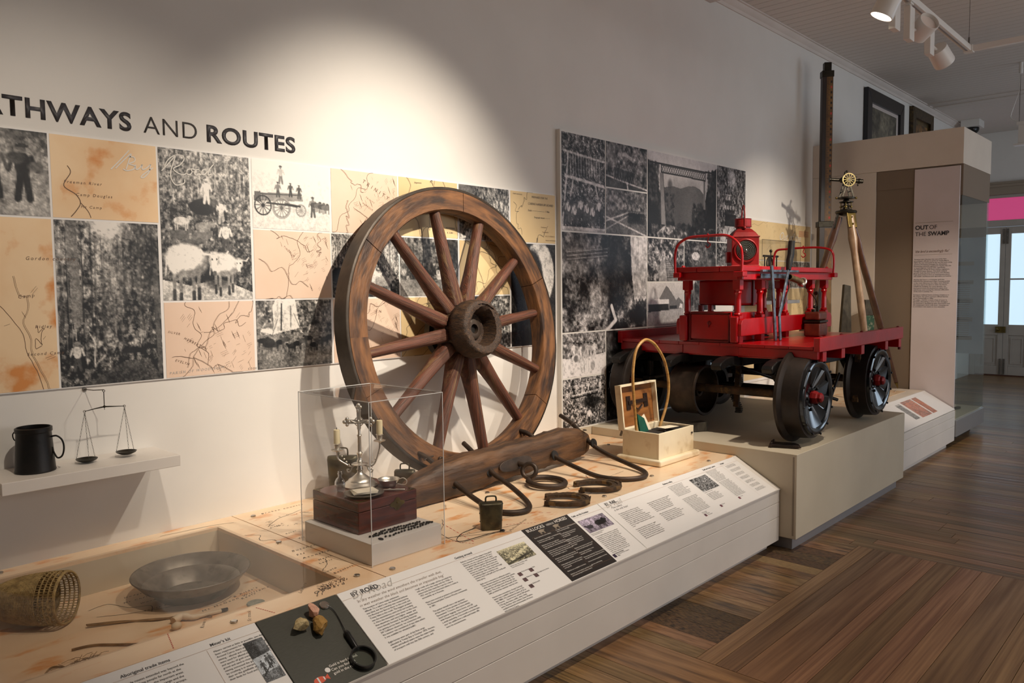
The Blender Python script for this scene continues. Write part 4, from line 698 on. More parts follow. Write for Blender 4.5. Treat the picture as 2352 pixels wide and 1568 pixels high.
st(rcx, "Bullocks, horses and the wagons they pulled\nwere essential to the settlement of Cairns.\nBullocks are not a special breed of cattle,\njust gelded bulls allowed to grow to their full\nstrength. Yoked together bullocks formed\nteams and the man who drove them was\nknown as a bullocky. Teams cleared and\nand hauled logs, their heavy feet and rough\nmouthing wagons according to the\nindustry they could pull over the hardy and\nkeep going.\n\nBells were a necessity in unfenced country.\nThey allowed teamsters to locate their animals\nwhen they strayed from camp to feed. The\ngreater the carrying sound of the bell, the\nbetter. The crude, make and mouth of the\nbells provided the teamster with his own.\n\nHorses were everywhere. Ernest Cumings'\nfather had a saddler's shop in Cairns in the\nlate 1880s. He remembered teams of 25 to\n30 horses ... Good horses carried 300 pounds\n(136 kg) plus heavy saddle, often a little\nextra. Another early resident, Dave Watkins,\nrecalled hundreds and thousands of horses\nand mules in Cairns.", .0092, 1.952, .055, space=1.08)
p = Pic(.16, .08, .0012, .5, 71); p.tex(.25, .03, 1, con=2); p.grad(.85, .5, 0, .3).tex(.2, .02, 2, con=2)
for k in range(7): p.beast(.25 + .11 * k, .75 - .07 * k, .15, .75)
p.line([(0, .95), (1, .7)], .06, .3); spic(rcx, 2.137, 2.297, .06, .138, p, (1, .96, .8))
st(rcx, 'Bullock team, Barron Valley, 1885\nCairns Historical Society', .007, 2.137, .148, space=1.1)
for x, s_, t_ in ((2.137, .185, 'Dray wheel'), (2.20, .185, 'Bells'), (2.137, .215, "Bullocky's whip"), (2.20, .215, 'Draught horse shoes'), (2.137, .25, 'Bullock yoke')):
    MB().prism([(0, 0), (.02, 0), (.02, .017), (0, .017)], sp(x, s_ + .017, .0015), SU, SV, SN, .0004).obj('object_key', mat('key_plum', (110, 84, 84), (70, 54, 56), 90), rcx); st(rcx, t_, .008, x + .024, s_ + .003)
# bullocks versus horses
st(rk, 'BULLOCKS', .0225, 2.352, .027, INKW, .008, res=3, nm='panel_heading'); st(rk, 'VERSUS', .015, 2.474, .027, INKW, .0, nm='panel_heading'); st(rk, 'HORSES', .0225, 2.532, .027, INKW, .008, res=3, nm='panel_heading')
kk = MB()
for a, b in (((2.350, .058), (2.622, .058)), ((2.622, .058), (2.622, .288)), ((2.622, .288), (2.350, .288)), ((2.350, .288), (2.350, .058)), ((2.488, .045), (2.488, .288))): kk.ribbon([sp(*a, .0024), sp(*b, .0024)], .0009, SN)
kk.obj('panel_border', INKB, rk)
for x in (2.405, 2.50):
    s_ = MB(); s_.prism([(.017 * math.cos(q) * (1 + .12 * math.sin(3 * q)), .008 * math.sin(q)) for q in [k * math.pi / 9 for k in range(18)]], sp(x + .02, .040, .0022), SU, SV, SN, .0004)
    for d in (-.013, -.008, .008, .013): s_.prism([(d - .0015, -.016), (d + .0015, -.016), (d + .0015, 0), (d - .0015, 0)], sp(x + .02, .040, .0022), SU, SV, SN, .0004)
    s_.ball(sp(x + .039, .036, .0028), .005, (1, .6, .3)).obj('beast_silhouette', BEIGE, rk)
st(rk, 'Easier tempered, more reliable.\n\nThe bullock is essentially a carrying beast for\nhard, heavy and rough work.\n\nBullocks are slow on rough land,\nhorses are too quick. They change step or\nstop and think, or move them back going on firm.\n\nBullocks are easier when they come to any\nplaces where they can rest easy, and do\nnot run away, even when startled; they can\neat. Such fodder as gains no.\n\nBullocks are cheap and, at the draining\nend, and sell for beef at the best price of\nfarms, or sell into prime beef.\n\nWell-tended teams can be tied in teams,\nand do not get on as well on passable\nstony ground.\n\nBullocks are acceptable in hot lines.\n\nBullocks can work behind, and their shoes\nand hooves are good in stony country.', .0082, 2.357, .068, INKW, 0, space=1.1)
st(rk, 'Stronger. Horses are used independently,\nthere is less dead-weight.\n\nThey will always use and accept\ncrops easily after the drawn\nor feed to take.\n\nHorses eaten in this land\nunencumbered by any of their\nyokes, and can go better into\ncool waters and look up for\nthem again.\n\nBullocks have horses to work in soft\nground, and pull at a good speed.\n\nHorses can be shod for work\nsmoothly, do it better.\n\nHorses are wonderful. They keep moving\nthrough all day, more than we need to.\n\nHorses are not acceptable in hot lines.\n\nHorses need shoeing.', .0082, 2.495, .065, INKW, 0, space=1.1)
# faith
st(rcx, 'Faith on the frontier', .0145, 2.645, .030, INKD, .01)
p = Pic(.175, .08, .0012, .6, 72); p.tex(.25, .02, 1, con=2, asp=.4); p.grad(.6, .55, .75, 1).tex(.1, .02, 2, v0=.7); p.beast(.2, .6, .25, .25, -1).beast(.62, .52, .35, .12).beast(.75, .55, .25, .18); p.man(.3, .4, .38, .9, .8, .3).man(.45, .42, .35, .9, .7, .3); spic(rcx, 2.650, 2.83, .058, .137, p, (.9, .84, .93))
st(rcx, 'Priest on horseback, Reid River\nCairns Historical Society', .007, 2.65, .147)
st(rcx, "Priests travelled widely to minister to scattered\ncongregations, even as far as the mining camps\nof Herberton and Georgetown. They served\nup baptisms on roadsides, in goldfields, Cairns\nrushes and Irvinebank, and married teams\nin their bags and saddled them. Some built\nchapels and a number served to the mining\ntowns. The Reverend Howell of Irvinebank\nonce rode off into Cairns. Travelling the\nlonely track at many sights on the main\nroads. Those never met in churches and\nworship in mining towns, 22 years and\nspreading over towns.", .0084, 2.655, .168, space=1.08)
MB().prism([(0, 0), (.018, 0), (.018, .018), (0, .018)], sp(2.645, .292, .0015), SU, SV, SN, .0004).obj('object_key', mat('key_violet', (70, 58, 84), (44, 36, 54), 90), rcx); st(rcx, "Priest's travelling kit\nBarron River Police Company\n1880s", .0075, 2.668, .277)
# BY RAIL
st(rd, 'By Rail', .046, 2.885, .045, INKL, -.012, .5); st(rd, 'BY', .024, 2.895, .030, INK, 0, res=4); st(rd, 'RAIL', .024, 2.935, .030, INKD, .022, res=4)
st(rd, "'The railway\nis the only hope'", .0165, 2.91, .058, INKD, -.01, .45, space=1.0)
st(rd, "The railway saved Cairns. When it was only\nconnected by ships and the worst days. The\ntown struggled for survival. In 1884 the Barron\nValley gorge was chosen as the route for a\nrailway between the coast and the Tablelands\ntin mines, as Cairns was the terminus. The town was\nin 'great' a popular protest when the railway did\ncome. In 1886 in 100 men with two lots of work\nand of line wages in 'Redbank and floor wages hands,\nat last'.\n\nSurveying and building a railway over rugged\nranges through dense rainforest was an\nextraordinary feat. At the height of construction\nthere were up to 1500 workers on the line.\nBut it claimed both human and financial - one\nhigh. There were at least 32 accidental deaths\nduring construction and many men injured.", .0090, 2.911, .100, space=1.10)
st(rd, "Malaria was taken. Illness, malaria, dysentery, typhoid\nand dengue. The railway could be open in 1891\nat the climax, with the range. 20 tunnels, 35 years\nthey built Chinamen's ways, bamboo bridges\nmasonry arches, walled over for cuttings and\ncuttings, and the second railway all deemed\nas the most expensive line in Queensland.\n\nAlthough designed to transport minerals,\ntimber and produce, the railway soon became\na tourist attraction. The construction of scenic and\nthe to expose the canyon carriages built by\ngangers and the great number of Cairns\naround 1883 visitors, a still busiest today.", .0090, 3.149, .100, space=1.10)
st(rd, 'Railway trolley', .0145, 3.392, .028, INKD, .01)
for x, s_, n, wc, sd in ((3.40, .053, 9, 40, 1), (3.40, .150, 12, 40, 2), (3.605, .175, 6, 34, 3), (3.80, .045, 10, 34, 4), (3.80, .135, 14, 34, 5)): st(rd, filler(n, wc, random.Random(sd)), .0083, x, s_, space=1.05)
st(rd, 'Railway trolley\nCairns, 1900', .0075, 3.42, .262); st(rd, 'Railway spikes', .0075, 3.445, .285)
p = Pic(.17, .1, .0013, .4, 73); p.tex(.35, .03, 1, con=2.4, asp=.6).tex(.2, .01, 2); spic(rd, 3.605, 3.775, .053, .152, p, (1, 1, 1)); st(rd, 'Gangers with railway trolley', .007, 3.605, .162)
st(rd, "'Staff and ticket' system", .0145, 3.797, .026, INKD, .01); st(rd, 'Images', .0145, 3.995, .026, INKD, .01); srule(rd, 3.985, .0, 3.985, .303)
for k in range(7): st(rd, filler(3, 36, random.Random(30 + k)), .0072, 4.01, .050 + .034 * k, INK, space=1.0)
for x, s_ in ((3.42, .272), (3.60, .258), (3.80, .258)): MB().prism([(0, 0), (.017, 0), (.017, .015), (0, .015)], sp(x, s_ + .015, .0015), SU, SV, SN, .0004).obj('object_key', mat('key_red', (130, 60, 70), (60, 40, 60), 90), rd); st(rd, 'Ticket box', .0075, x + .022, s_ + .004)
MB().prism([(0, 0), (.045, 0), (.045, SL + .008), (0, SL + .008)], sp(4.171, SL + .008, -.006), SU, SV, SN, .006).obj('end_strip', WHITE, tp)
MB().box(XL, YL - .006, ZL - .008, XT, YL + .012, ZL - .002).obj('lip', WHITE, tp)
# ---- platform for the trolley
pp = thing('platform_plinth', 'plain cream painted platform plinth carrying the red trolley', 'plinth', (5.17, 2.5, 0))
MB().box(4.22, 1.777, .072, 6.125, 3.206, .555).obj('box', CREAM, pp, bev=.002, seg=1); MB().box(4.26, 1.815, 0, 6.09, YW - .01, .0715).obj('kick_board', KICK, pp)
MB().box(4.2192, 1.79, .09, 4.2198, 1.80, .54).obj('edge_joint', BEIGE, pp)
# ---- second plinth
p2_ = thing('display_plinth', 'short white display plinth with sloping survey panel between trolley platform and tall kiosk', 'plinth', (7.06, 2.6, 0))
XA, XZ = 6.13, 7.99
cb = MB(); cb.box(XA, 1.93, 0, XZ - .1, 1.95, .05).box(XA, 1.90, .05, XZ, YW - .001, .30).box(XA, 2.17, .30, XZ, YW - .001, .487)
cb.prism([(1.90, .30), (2.17, .30), (2.17, .487), (2.155, .487), (1.90, .35)], (XA, 0, 0), (0, 1, 0), (0, 0, 1), (1, 0, 0), XZ - XA); cb.obj('carcass', WHITE, p2_)
for z0, z1 in ((.052, .187), (.189, .272), (.274, .332)): MB().box(XA, 1.888, z0, XZ - .002, 1.90, z1).obj('front_panel', WHITE, p2_, bev=.0015, seg=1)
MB().box(XA, 2.16, .487, XZ - .005, YW - .001, .497).obj('top_board', KWHITE, p2_); MB().box(XA, 2.26, .4975, 7.80, YW - .05, .5).obj('map_sheet', TABLE, p2_)
for x, y in ((7.72, 2.33), (7.70, 3.0), (6.6, 2.31)): MB().lathe([(.011, 0), (.011, .005), (0, .006)], (x, y, .5), (0, 0, 1), 16).obj('stud', CHROME, p2_)
_YE, _YL, _ZL = YE, YL, ZL; YE, ZT_, YL2, ZL2 = 2.155, .495, 1.895, .345
SV = Vector((0, YE - YL2, ZT_ - ZL2)).normalized(); SN = SU.cross(SV); SL = math.hypot(YE - YL2, ZT_ - ZL2)
def sp(x, s, h=0): return Vector((x, YE, ZT_)) - SV * s + SN * h
re_ = MB().prism([(0, 0), (XZ - XA, 0), (XZ - XA, SL + .004), (0, SL + .004)], sp(XA, SL + .006, -.006), SU, SV, SN, .008).obj('info_panel', PRINT_W, p2_)
srule(re_, XA, .035, XZ, .035); st(re_, 'Survey', .013, 6.95, .03, INKD, .01); st(re_, 'Laying out Cairns', .013, 7.5, .03, INKD, .01)
p = Pic(.13, .2, .004, .5, 80); p.tex(.3, .03, 1, con=2); spic(re_, 6.99, 7.11, .05, .25, p, (1.1, 1.1, 1.1))
def mp_(sd, w_, h_, tone):
    p = Pic(w_, h_, .003, .72, sd); p.tex(.12, .03, 1, con=2); rs_ = random.Random(sd)
    for k in range(16): x_, y_ = rs_.random(), rs_.random(); p.line([(x_, y_), (x_ + rs_.uniform(-.25, .25), y_ + rs_.uniform(-.25, .25))], .012, .45)
    return p
spic(re_, 7.16, 7.44, .04, .255, mp_(81, .25, .19, 0), (1.2, .80, .68)); spic(re_, 7.47, 7.60, .04, .255, mp_(82, .11, .19, 0), (1.2, .74, .58))
for x, s_, n, sd in ((6.85, .06, 12, 11), (7.62, .06, 14, 12), (6.6, .06, 20, 13), (6.35, .06, 20, 15)): st(re_, filler(n, 24, random.Random(sd)), .0085, x, s_)
for k in range(5): MB().prism([(0, 0), (.022, 0), (.022, .01), (0, .01)], sp(6.80 + .055 * (k % 3), .225 + .028 * (k // 3), .0015), SU, SV, SN, .0004).obj('object_key', INKD, re_)
# ================================================================ TALL KIOSK
ks = thing('display_kiosk', 'tall pale exhibition kiosk with overhanging header and OUT OF THE SWAMP panel', 'kiosk', (8.5, 2.6, 0))
MB().box(8.0, 1.88, 2.58, 9.05, YW - .001, 2.905).obj('header', KWHITE, ks, bev=.003)
MB().box(8.003, 2.63, .0, 8.12, YW - .001, 2.579).obj('side_panel', KWHITE, ks, bev=.002)
MB().box(8.02, 2.28, .0, 8.10, 2.63, 2.579).obj('brown_panel', KBROWN, ks); MB().box(8.012, 2.29, 2.40, 8.02, 2.625, 2.575).obj('upper_brown_panel', KBROWN, ks)
gp = MB().box(8.004, 1.905, .10, 8.03, 2.285, 2.565).obj('graphic_panel', KLAV, ks)
MB().box(8.10, 2.30, .10, 9.04, 2.34, 2.579).obj('back_panel', KBROWN, ks); MB().box(8.031, 1.885, 2.30, 9.045, 2.299, 2.579).obj('lamp_box', KBROWN, ks)
MB().box(8.0, 1.875, .085, 9.045, 2.30, .235).obj('base_box', KGREY, ks, bev=.002); MB().box(8.035, 1.90, .2355, 9.03, 2.298, .245).obj('case_floor', CREAM, ks)
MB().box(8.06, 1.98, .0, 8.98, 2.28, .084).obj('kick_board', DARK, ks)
MB().box(8.031, 1.886, .246, 9.045, 1.892, 2.299).obj('glass_front', GLASS, ks); g2 = MB().box(9.038, 1.893, .246, 9.044, 2.298, 2.299).obj('glass_end', GLASS, ks)
MB().box(9.030, 1.90, .78, 9.036, 2.29, 1.96).obj('graphic_film', mat('blue_grey_film', (200, 212, 224), (172, 186, 200), 2, .4), ks); MB().box(9.030, 1.90, 1.961, 9.036, 2.29, 2.06).obj('beige_reflection_band', BEIGE, ks); MB().box(9.030, 1.90, 2.061, 9.036, 2.29, 2.299).obj('white_reflection_band', KWHITE, ks)  # white and beige bands above the film: pale glass reflection put in as colour
U8, V8 = (0, -1, 0), (0, 0, 1); tx = lambda s_, z_, y, z, m=INKD, **k: text('panel_lettering', s_, z_, (8.003, y, z), U8, V8, m, gp, **k)
MB().box(8.003, 1.95, 2.066, 8.0038, 2.27, 2.069).obj('rule_line', BEIGE, gp); MB().box(8.003, 1.95, 1.768, 8.0038, 2.27, 1.770).obj('rule_line', BEIGE, gp)
tx('OUT', .053, 2.27, 2.005, bold=.03, res=4); tx('OF', .053, 2.15, 2.005, INK, res=4); tx('THE', .053, 2.27, 1.945, INK, res=4); tx('SWAMP', .053, 2.158, 1.945, bold=.03, res=4, sx=.96)
tx("'the land is exceedingly flat'", .033, 2.27, 1.79, INKB, ital=.5, sx=.80)
tx("Surveyor John Sharkey was one of the first\ngovernment officials to arrive at Trinity Bay in\n1876. He was instructed to lay out the town using\n33-foot (10-metre) frontages for allotments.\nPioneering townsfolk agitated for double this size\nto 'guard against tropical evils', specifically\nthe 'miasma' of foul air from rotting vegetation,\nthought to cause disease. The thick wetland\ngrowth made the first survey slow, but Sharkey\nkept some trees to form an encampment which\nwill render residences both agreeable and healthy.'\n\nSharkey laid down a rectangular grid that\nfollowed the natural sand ridges running parallel\nto the coast. Between the ridges were swamps\nthat later had to be filled to make the blocks\nsuitable for building. For many decades, the\nlocal government and landowners spent time\nand money overcoming the inherent difficulties\nof the town's swampy site.\n\nSurveyors endured harsh working conditions in\nthe tropics. As Cairns surveyor Alfred Starcke\nwrote sarcastically in 1886:\nMy camp ... had for a week a foot of water in\nthe tents. Everything is more or less damaged.\nMy chainman is doubled up with rheumatism and\nthe campkeeper down with fever. Camping out\nin a northern wet season is very enjoyable.", .0152, 2.272, 1.722, space=1.04, sx=1.04)
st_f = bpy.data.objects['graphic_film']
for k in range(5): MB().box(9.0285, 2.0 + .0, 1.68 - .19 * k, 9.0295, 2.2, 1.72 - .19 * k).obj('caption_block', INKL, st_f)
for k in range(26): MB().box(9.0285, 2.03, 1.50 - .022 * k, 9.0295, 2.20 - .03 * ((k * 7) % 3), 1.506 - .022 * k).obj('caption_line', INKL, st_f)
tf = setp(MB().beam((8.25, 2.13, .2565), (8.75, 2.03, .2565), .05, .02, w1=.03).obj('wooden_club', PEGW, loc=(8.5, 2.08, .2455), bev=.004), 'dark wooden club lying on the floor of the glass kiosk', 'club')
# ================================================================ SHELF WITH MUG AND SCALES
sf = setp(MB().box(.71, 3.0, .822, 1.312, YW - .001, .865).obj('wall_shelf', WHITE, bev=.002), 'white floating wall shelf holding the mug and gold scales', 'shelf')
mg = thing('tankard', 'dark iron tankard with looped side handle standing on the white shelf', 'mug', (.847, 3.127, .865))
MB().lathe([(.0, .001), (.063, .0), (.066, .004), (.064, .010), (.056, .135), (.056, .140), (.059, .143), (.059, .157), (.054, .160), (.052, .158), (.052, .14), (.060, .012), (0, .010)], (.847, 3.127, .865), (0, 0, 1), 40).obj('body', BLACKI, mg, smooth=35)
hd = Vector((.80, -.60, 0)); b0 = Vector((.847, 3.127, .865))
MB().tube(spline([b0 + hd * .054 + Vector((0, 0, .122)), b0 + hd * .075 + Vector((0, 0, .124)), b0 + hd * .092 + Vector((0, 0, .108)), b0 + hd * .097 + Vector((0, 0, .08)), b0 + hd * .090 + Vector((0, 0, .052)), b0 + hd * .074 + Vector((0, 0, .045)), b0 + hd * .062 + Vector((0, 0, .068)), b0 + hd * .0585 + Vector((0, 0, .085))], 6), .0032, 8).obj('handle', BLACKI, mg, smooth=60)
MB().tube(spline([b0 - hd * .058 + Vector((0, 0, .148)), b0 - hd * .068 + Vector((0, 0, .135)), b0 - hd * .066 + Vector((0, 0, .118)), b0 - hd * .058 + Vector((0, 0, .11))], 6), .002, 8).obj('side_ring', BLACKI, mg, smooth=60)
sc_ = thing('balance_scales', 'small hanging balance scales with two chained pans on the white shelf', 'scales', (1.09, 3.135, .866))
Pb = Vector((1.088, 3.13, 1.068)); L1, L2 = Vector((1.018, 3.13, 1.058)), Vector((1.160, 3.13, 1.062))
MB().tube([L1, (L1 + Pb) / 2 + Vector((0, 0, .001)), Pb, (L2 + Pb) / 2, L2], [.0012, .002, .003, .002, .0012], 8).ball(Pb, .005).obj('beam', BRASSD, sc_, smooth=60)
MB().tube([Pb, Pb + Vector((0, 0, .055))], .0015, 8).tube([Pb + Vector((0, 0, -.012)), Pb], .001, 6).tube(circ(Pb + Vector((0, 0, .060)), .004, (1, 0, 0), (0, 0, 1), 12), .0012, 6, True).obj('pointer', BRASSD, sc_)
MB().tube([Pb + Vector((0, 0, .064)), (1.072, 3.19, 1.127), (1.06, YW - .004, 1.127)], .0018, 8).cyl((1.06, YW - .005, 1.127), (1.06, YW - .0005, 1.127), .008).obj('wall_hook', TIN, sc_)
for L_ in (L1, L2):
    pc = Vector((L_.x, L_.y, .8815 if L_ is L1 else .887)); MB().tube(circ(L_, .004, (1, 0, 0), (0, 0, 1), 12), .001, 6, True).obj('end_loop', BRASSD, sc_)
    pan_ = MB().lathe([(0, -.013), (.018, -.011), (.033, -.003), (.037, .0), (.0375, .0), (.034, -.005), (.018, -.0125), (0, -.0145)], pc, (0, 0, 1), 32).obj('pan', BRASSD, sc_, smooth=60)
    ch = MB()
    for q in (.4, 2.5, 4.6):
        e = pc + Vector((math.cos(q) * .036, math.sin(q) * .036, 0)); s_ = L_ + Vector((0, 0, -.005)); n = 26
        for k in range(n):
            a = s_ + (e - s_) * (k / n); b = s_ + (e - s_) * ((k + .9) / n); ax, bx, _ = basis(e - s_); sd = (ax if k % 2 else bx) * .0013; ch.ribbon([a + sd, b + sd], .0009, (ax if k % 2 else bx)).ribbon([a - sd, b - sd], .0009, (ax if k % 2 else bx)).tube([a + sd, b + sd], .0005, 3).tube([a - sd, b - sd], .0005, 3)
    ch.obj('chain', BRASSD, sc_)
# ================================================================ IN THE RECESS
gpn = thing('gold_pan', 'wide shallow grey metal gold-washing pan in the glazed table recess', 'pan', (1.29, 2.83, RZ))
MB().lathe([(0, .004), (.115, .004), (.15, .04), (.165, .05), (.172, .052), (.205, .088), (.209, .090), (.211, .087), (.209, .085), (.175, .048), (.168, .046), (.153, .036), (.118, .0), (0, .0)], (1.275, 2.86, RZ), (.0, .0, 1), 64).obj('bowl', TIN, gpn, smooth=30)
MB().ring([(.209 + .0025 * math.cos(q), .0885 + .0025 * math.sin(q)) for q in [k * math.pi / 4 for k in range(8)]], (1.275, 2.86, RZ), (0, 0, 1), 64).obj('rolled_rim', TIN, gpn, smooth=60)
# fibre basket lying on its side
bk = thing('fish_trap_basket', 'woven pointed fibre basket lying on its side with open mouth in the recess', 'basket', (.80, 3.0, RZ))
bo, bd = Vector((.862, 2.915, RZ + .0945)), Vector((-.72, .69, -.03)).normalized(); ax, ay, _ = basis(bd)
def brad(t): return .086 * math.sqrt(max(0, 1 - t ** 2.4)) + .003
rings = []
for k in range(50): t = k / 49; rings.append((bo + bd * (t * .265) - Vector((0, 0, .0)), brad(t)))
wv = MB()
for i, (c_, r_) in enumerate(rings):
    if i > 12 or i % 3 == 0: wv.tube(circ(c_, r_, ax, ay, 36), .0028 if i <= 12 else .0027, 5, True)
wv.obj('weft_cords', BASKET, bk)
wp = MB()
for k in range(64):
    q = 2 * math.pi * k / 64; wp.tube([c_ + (ax * math.cos(q) + ay * math.sin(q)) * (r_ + (.0022 if (i // 2 + k) % 2 else -.002)) for i, (c_, r_) in enumerate(rings) if i % 2 == 0], .0014, 4)
wp.obj('warp_cords', BASKET, bk)
MB().tube(circ(bo - bd * .002, .087, ax, ay, 36), .0045, 8, True).obj('rim', BASKET, bk, smooth=60)
st_ = MB()
for k, off in enumerate((0, .006, -.005)): st_.tube(spline([(.895, 2.83 + off, RZ + .01), (.99, 2.78 + off, RZ + .006), (1.08, 2.71 - off, RZ + .006), (1.16, 2.66 + off * 2, RZ + .005), (1.22, 2.60 - off * 2, RZ + .005)], 6), .0026, 6)
st_.obj('carrying_cord', FIBRE, bk)
def cord(name, lab, pts, r, cat='cord', m=FIBRE, loc=None): return setp(MB().tube(spline(pts, 7), r, 6).obj(name, m, smooth=60), lab, cat)
cord('fibre_string', 'frayed brown fibre string lying in the recess before the basket', [(.80, 2.68, RZ + .005), (.86, 2.66, RZ + .006), (.92, 2.60, RZ + .006), (.96, 2.56, RZ + .006), (1.0, 2.545, RZ + .006)], .004)
cord('looped_necklace', 'reddish looped fibre necklace at the left end of the recess', [(.68, 2.55, RZ + .004), (.72, 2.60, RZ + .004), (.75, 2.56, RZ + .004), (.73, 2.50, RZ + .004), (.69, 2.50, RZ + .004), (.68, 2.45, RZ + .004), (.715, 2.42, RZ + .004)], .003)
rs = random.Random(5); tf_ = MB()
for k in range(70):
    a = Vector((.80 + rs.gauss(0, .03), 2.555 + rs.gauss(0, .02), RZ + .003 + abs(rs.gauss(0, .005)))); d = Vector((rs.gauss(0, .016), rs.gauss(0, .012), 0)); tf_.tube([a - d, a + Vector((0, 0, .003)), a + d], .0009, 3)
setp(tf_.obj('fibre_tuft', FIBRE), 'tangled tuft of loose dry fibre in the recess corner', 'fibre', kind='stuff')
pi_ = thing('clay_pipe', 'pale clay smoking pipe lying in the recess beside the pan', 'pipe', (1.2, 2.63, RZ))
MB().tube(spline([(1.105, 2.635, RZ + .012), (1.14, 2.645, RZ + .016), (1.165, 2.615, RZ + .013), (1.21, 2.61, RZ + .010), (1.262, 2.605, RZ + .008)], 6), [.0135] * 5 + [.012] * 5 + [.009] * 5 + [.0065] * 10, 12).obj('stem_and_bowl', CLAY, pi_, smooth=60)
MB().cyl((1.262, 2.605, RZ + .008), (1.285, 2.602, RZ + .008), .007, .006, 10).obj('mouthpiece', BLACKI, pi_)
setp(MB().ball((1.095, 2.585, RZ + .014), .018, (1.0, .8, .78), 14, 8, .03).obj('shell_bead', CLAY, smooth=80), 'small white rounded shell piece in the recess near the pipe', 'shell')
setp(MB().lathe([(0, 0), (.032, 0), (.033, .003), (.031, .006), (.027, .005), (.012, .006), (0, .0065)], (1.385, 2.585, RZ), (0, 0, 1), 32, jit=.02).obj('round_token', mat('token_grey', (150, 152, 140), (124, 128, 118), 60, .6, bump=.6), smooth=50), 'round pale embossed token lying by the recess corner', 'token')
# ================================================================ ROCKS, MAGNIFIER ON THE RAIL
YE, ZT_ = _YE, .5; SV = Vector((0, _YE - _YL, .5 - _ZL)).normalized(); SN = SU.cross(SV)
def rock(name, lab, x, s_, r, m, seed, sc3):
    rs_ = random.Random(seed); bm = bmesh.new(); bmesh.ops.create_icosphere(bm, subdivisions=2, radius=r * 1.12)
    pl = [(Vector((rs_.gauss(0, 1), rs_.gauss(0, 1), rs_.gauss(0, 1))).normalized(), r * rs_.uniform(.55, .88)) for _ in range(16)]
    for v in bm.verts:
        for n, d in pl:
            e = v.co.dot(n) - d
            if e > 0: v.co -= n * e
        v.co += Vector((rs_.gauss(0, 1), rs_.gauss(0, 1), rs_.gauss(0, 1))) * r * .035
        v.co = Vector((v.co.x * sc3[0], v.co.y * sc3[1], v.co.z * sc3[2]))
    lo_ = min(v.co.z for v in bm.verts); M = FR(sp(x, s_, .0025), SU, SV, SN) @ Matrix.Translation((0, 0, -lo_))
    mb = MB(M); mb.add([v.co.copy() for v in bm.verts], [tuple(v.index for v in f.verts) for f in bm.faces]); bm.free()
    return setp(mb.obj(name, m), lab, 'rock')
rock('quartz_rock', 'pale buff quartz rock leftmost of the three on the sloping rail', 1.25, .080, .030, ROCK1, 3, (1.05, .85, .7))
rock('quartz_rock', 'pinkish knobbly rock behind the other two on the sloping rail', 1.315, .048, .024, ROCK2, 5, (.85, 1.1, .9))
rock('quartz_rock', 'gold-brown streaked rock nearest the magnifier on the sloping rail', 1.305, .105, .032, ROCK3, 9, (.9, 1.15, .8))
mgn = thing('magnifying_glass', 'black handled magnifying glass tethered by a cord to the sloping rail', 'magnifier', sp(1.37, .2, .001))
mc = sp(1.367, .262, .011)
MB().ring([(.036, -.008), (.0405, -.008), (.0405, .008), (.036, .008), (.0355, .002), (.0355, -.002)], mc, SN, 48).obj('rim', PLASTIC, mgn, smooth=40)
MB().lathe([(0, .003), (.02, .0023), (.0358, .0008), (.0358, -.0008), (.02, -.0023), (0, -.003)], mc, SN, 40).obj('lens', MAGL, mgn, smooth=60)
MB().tube([sp(1.3685, .222, .010), sp(1.3695, .205, .010), sp(1.3715, .165, .012), sp(1.372, .158, .012), sp(1.373, .150, .010)], [.0075, .009, .0095, .0075, .004], 14).obj('handle', PLASTIC, mgn, smooth=50)
MB().tube(spline([sp(1.373, .152, .010), sp(1.378, .13, .006), sp(1.385, .09, .005), sp(1.385, .055, .006), sp(1.374, .034, .008)], 6), .0016, 6).obj('cord', PLASTIC, mgn, smooth=60)
# ================================================================ ACRYLIC CASE WITH CHAPLAIN'S THINGS
ac = thing('acrylic_case', 'clear acrylic box cover over the red-brown chest and silver candelabra', 'display case', (1.835, 2.48, ZT_))
x0, x1, y0, y1, z0, z1 = 1.66, 2.01, 2.25, 2.708, .5005, 1.096; t = .004
MB().box(x0, y0, z0, x1, y0 + t, z1).obj('front_pane', PLEX, ac); MB().box(x0, y1 - t, z0, x1, y1, z1).obj('back_pane', PLEX, ac)
MB().box(x0, y0 + t, z0, x0 + t, y1 - t, z1).obj('left_pane', PLEX, ac); MB().box(x1 - t, y0 + t, z0, x1, y1 - t, z1).obj('right_pane', PLEX, ac); MB().box(x0, y0, z1, x1, y1, z1 + t).obj('top_pane', PLEX, ac)
eg = MB(); e_ = .0012
for a, b in (((x0, y0), (x0, y0)), ((x1, y0), (x1, y0)), ((x0, y1), (x0, y1)), ((x1, y1), (x1, y1))): eg.box(a[0] - e_, a[1] - e_, z0, a[0] + e_, a[1] + e_, z1 + t)
for yy in (y0, y1): eg.box(x0, yy - e_, z1 + t - e_, x1, yy + e_, z1 + t + e_)
for xx in (x0, x1): eg.box(xx - e_, y0, z1 + t - e_, xx + e_, y1, z1 + t + e_)
eg.obj('polished_edges', PLEXE, ac)
setp(MB().box(1.668, 2.26, .5005, 2.002, 2.70, .58).obj('riser_block', WHITE, bev=.001, seg=1), 'low white riser block inside the acrylic case', 'block')
ct = thing('travelling_chest', 'polished red-brown wooden chest with brass lock plate inside the acrylic case', 'chest', (1.842, 2.54, .5805))
MB().box(1.702, 2.385, .5805, 1.985, 2.692, .6635).obj('body', MAHOG, ct, bev=.003); ld = MB().box(1.702, 2.385, .665, 1.985, 2.692, .702).obj('lid', MAHOG, ct, bev=.003)
esc = [(.030 * math.cos(q) * (1 + .22 * math.cos(4 * q)), .021 * math.sin(q) * (1 + .22 * math.cos(4 * q))) for q in [k * math.pi / 16 for k in range(32)]]
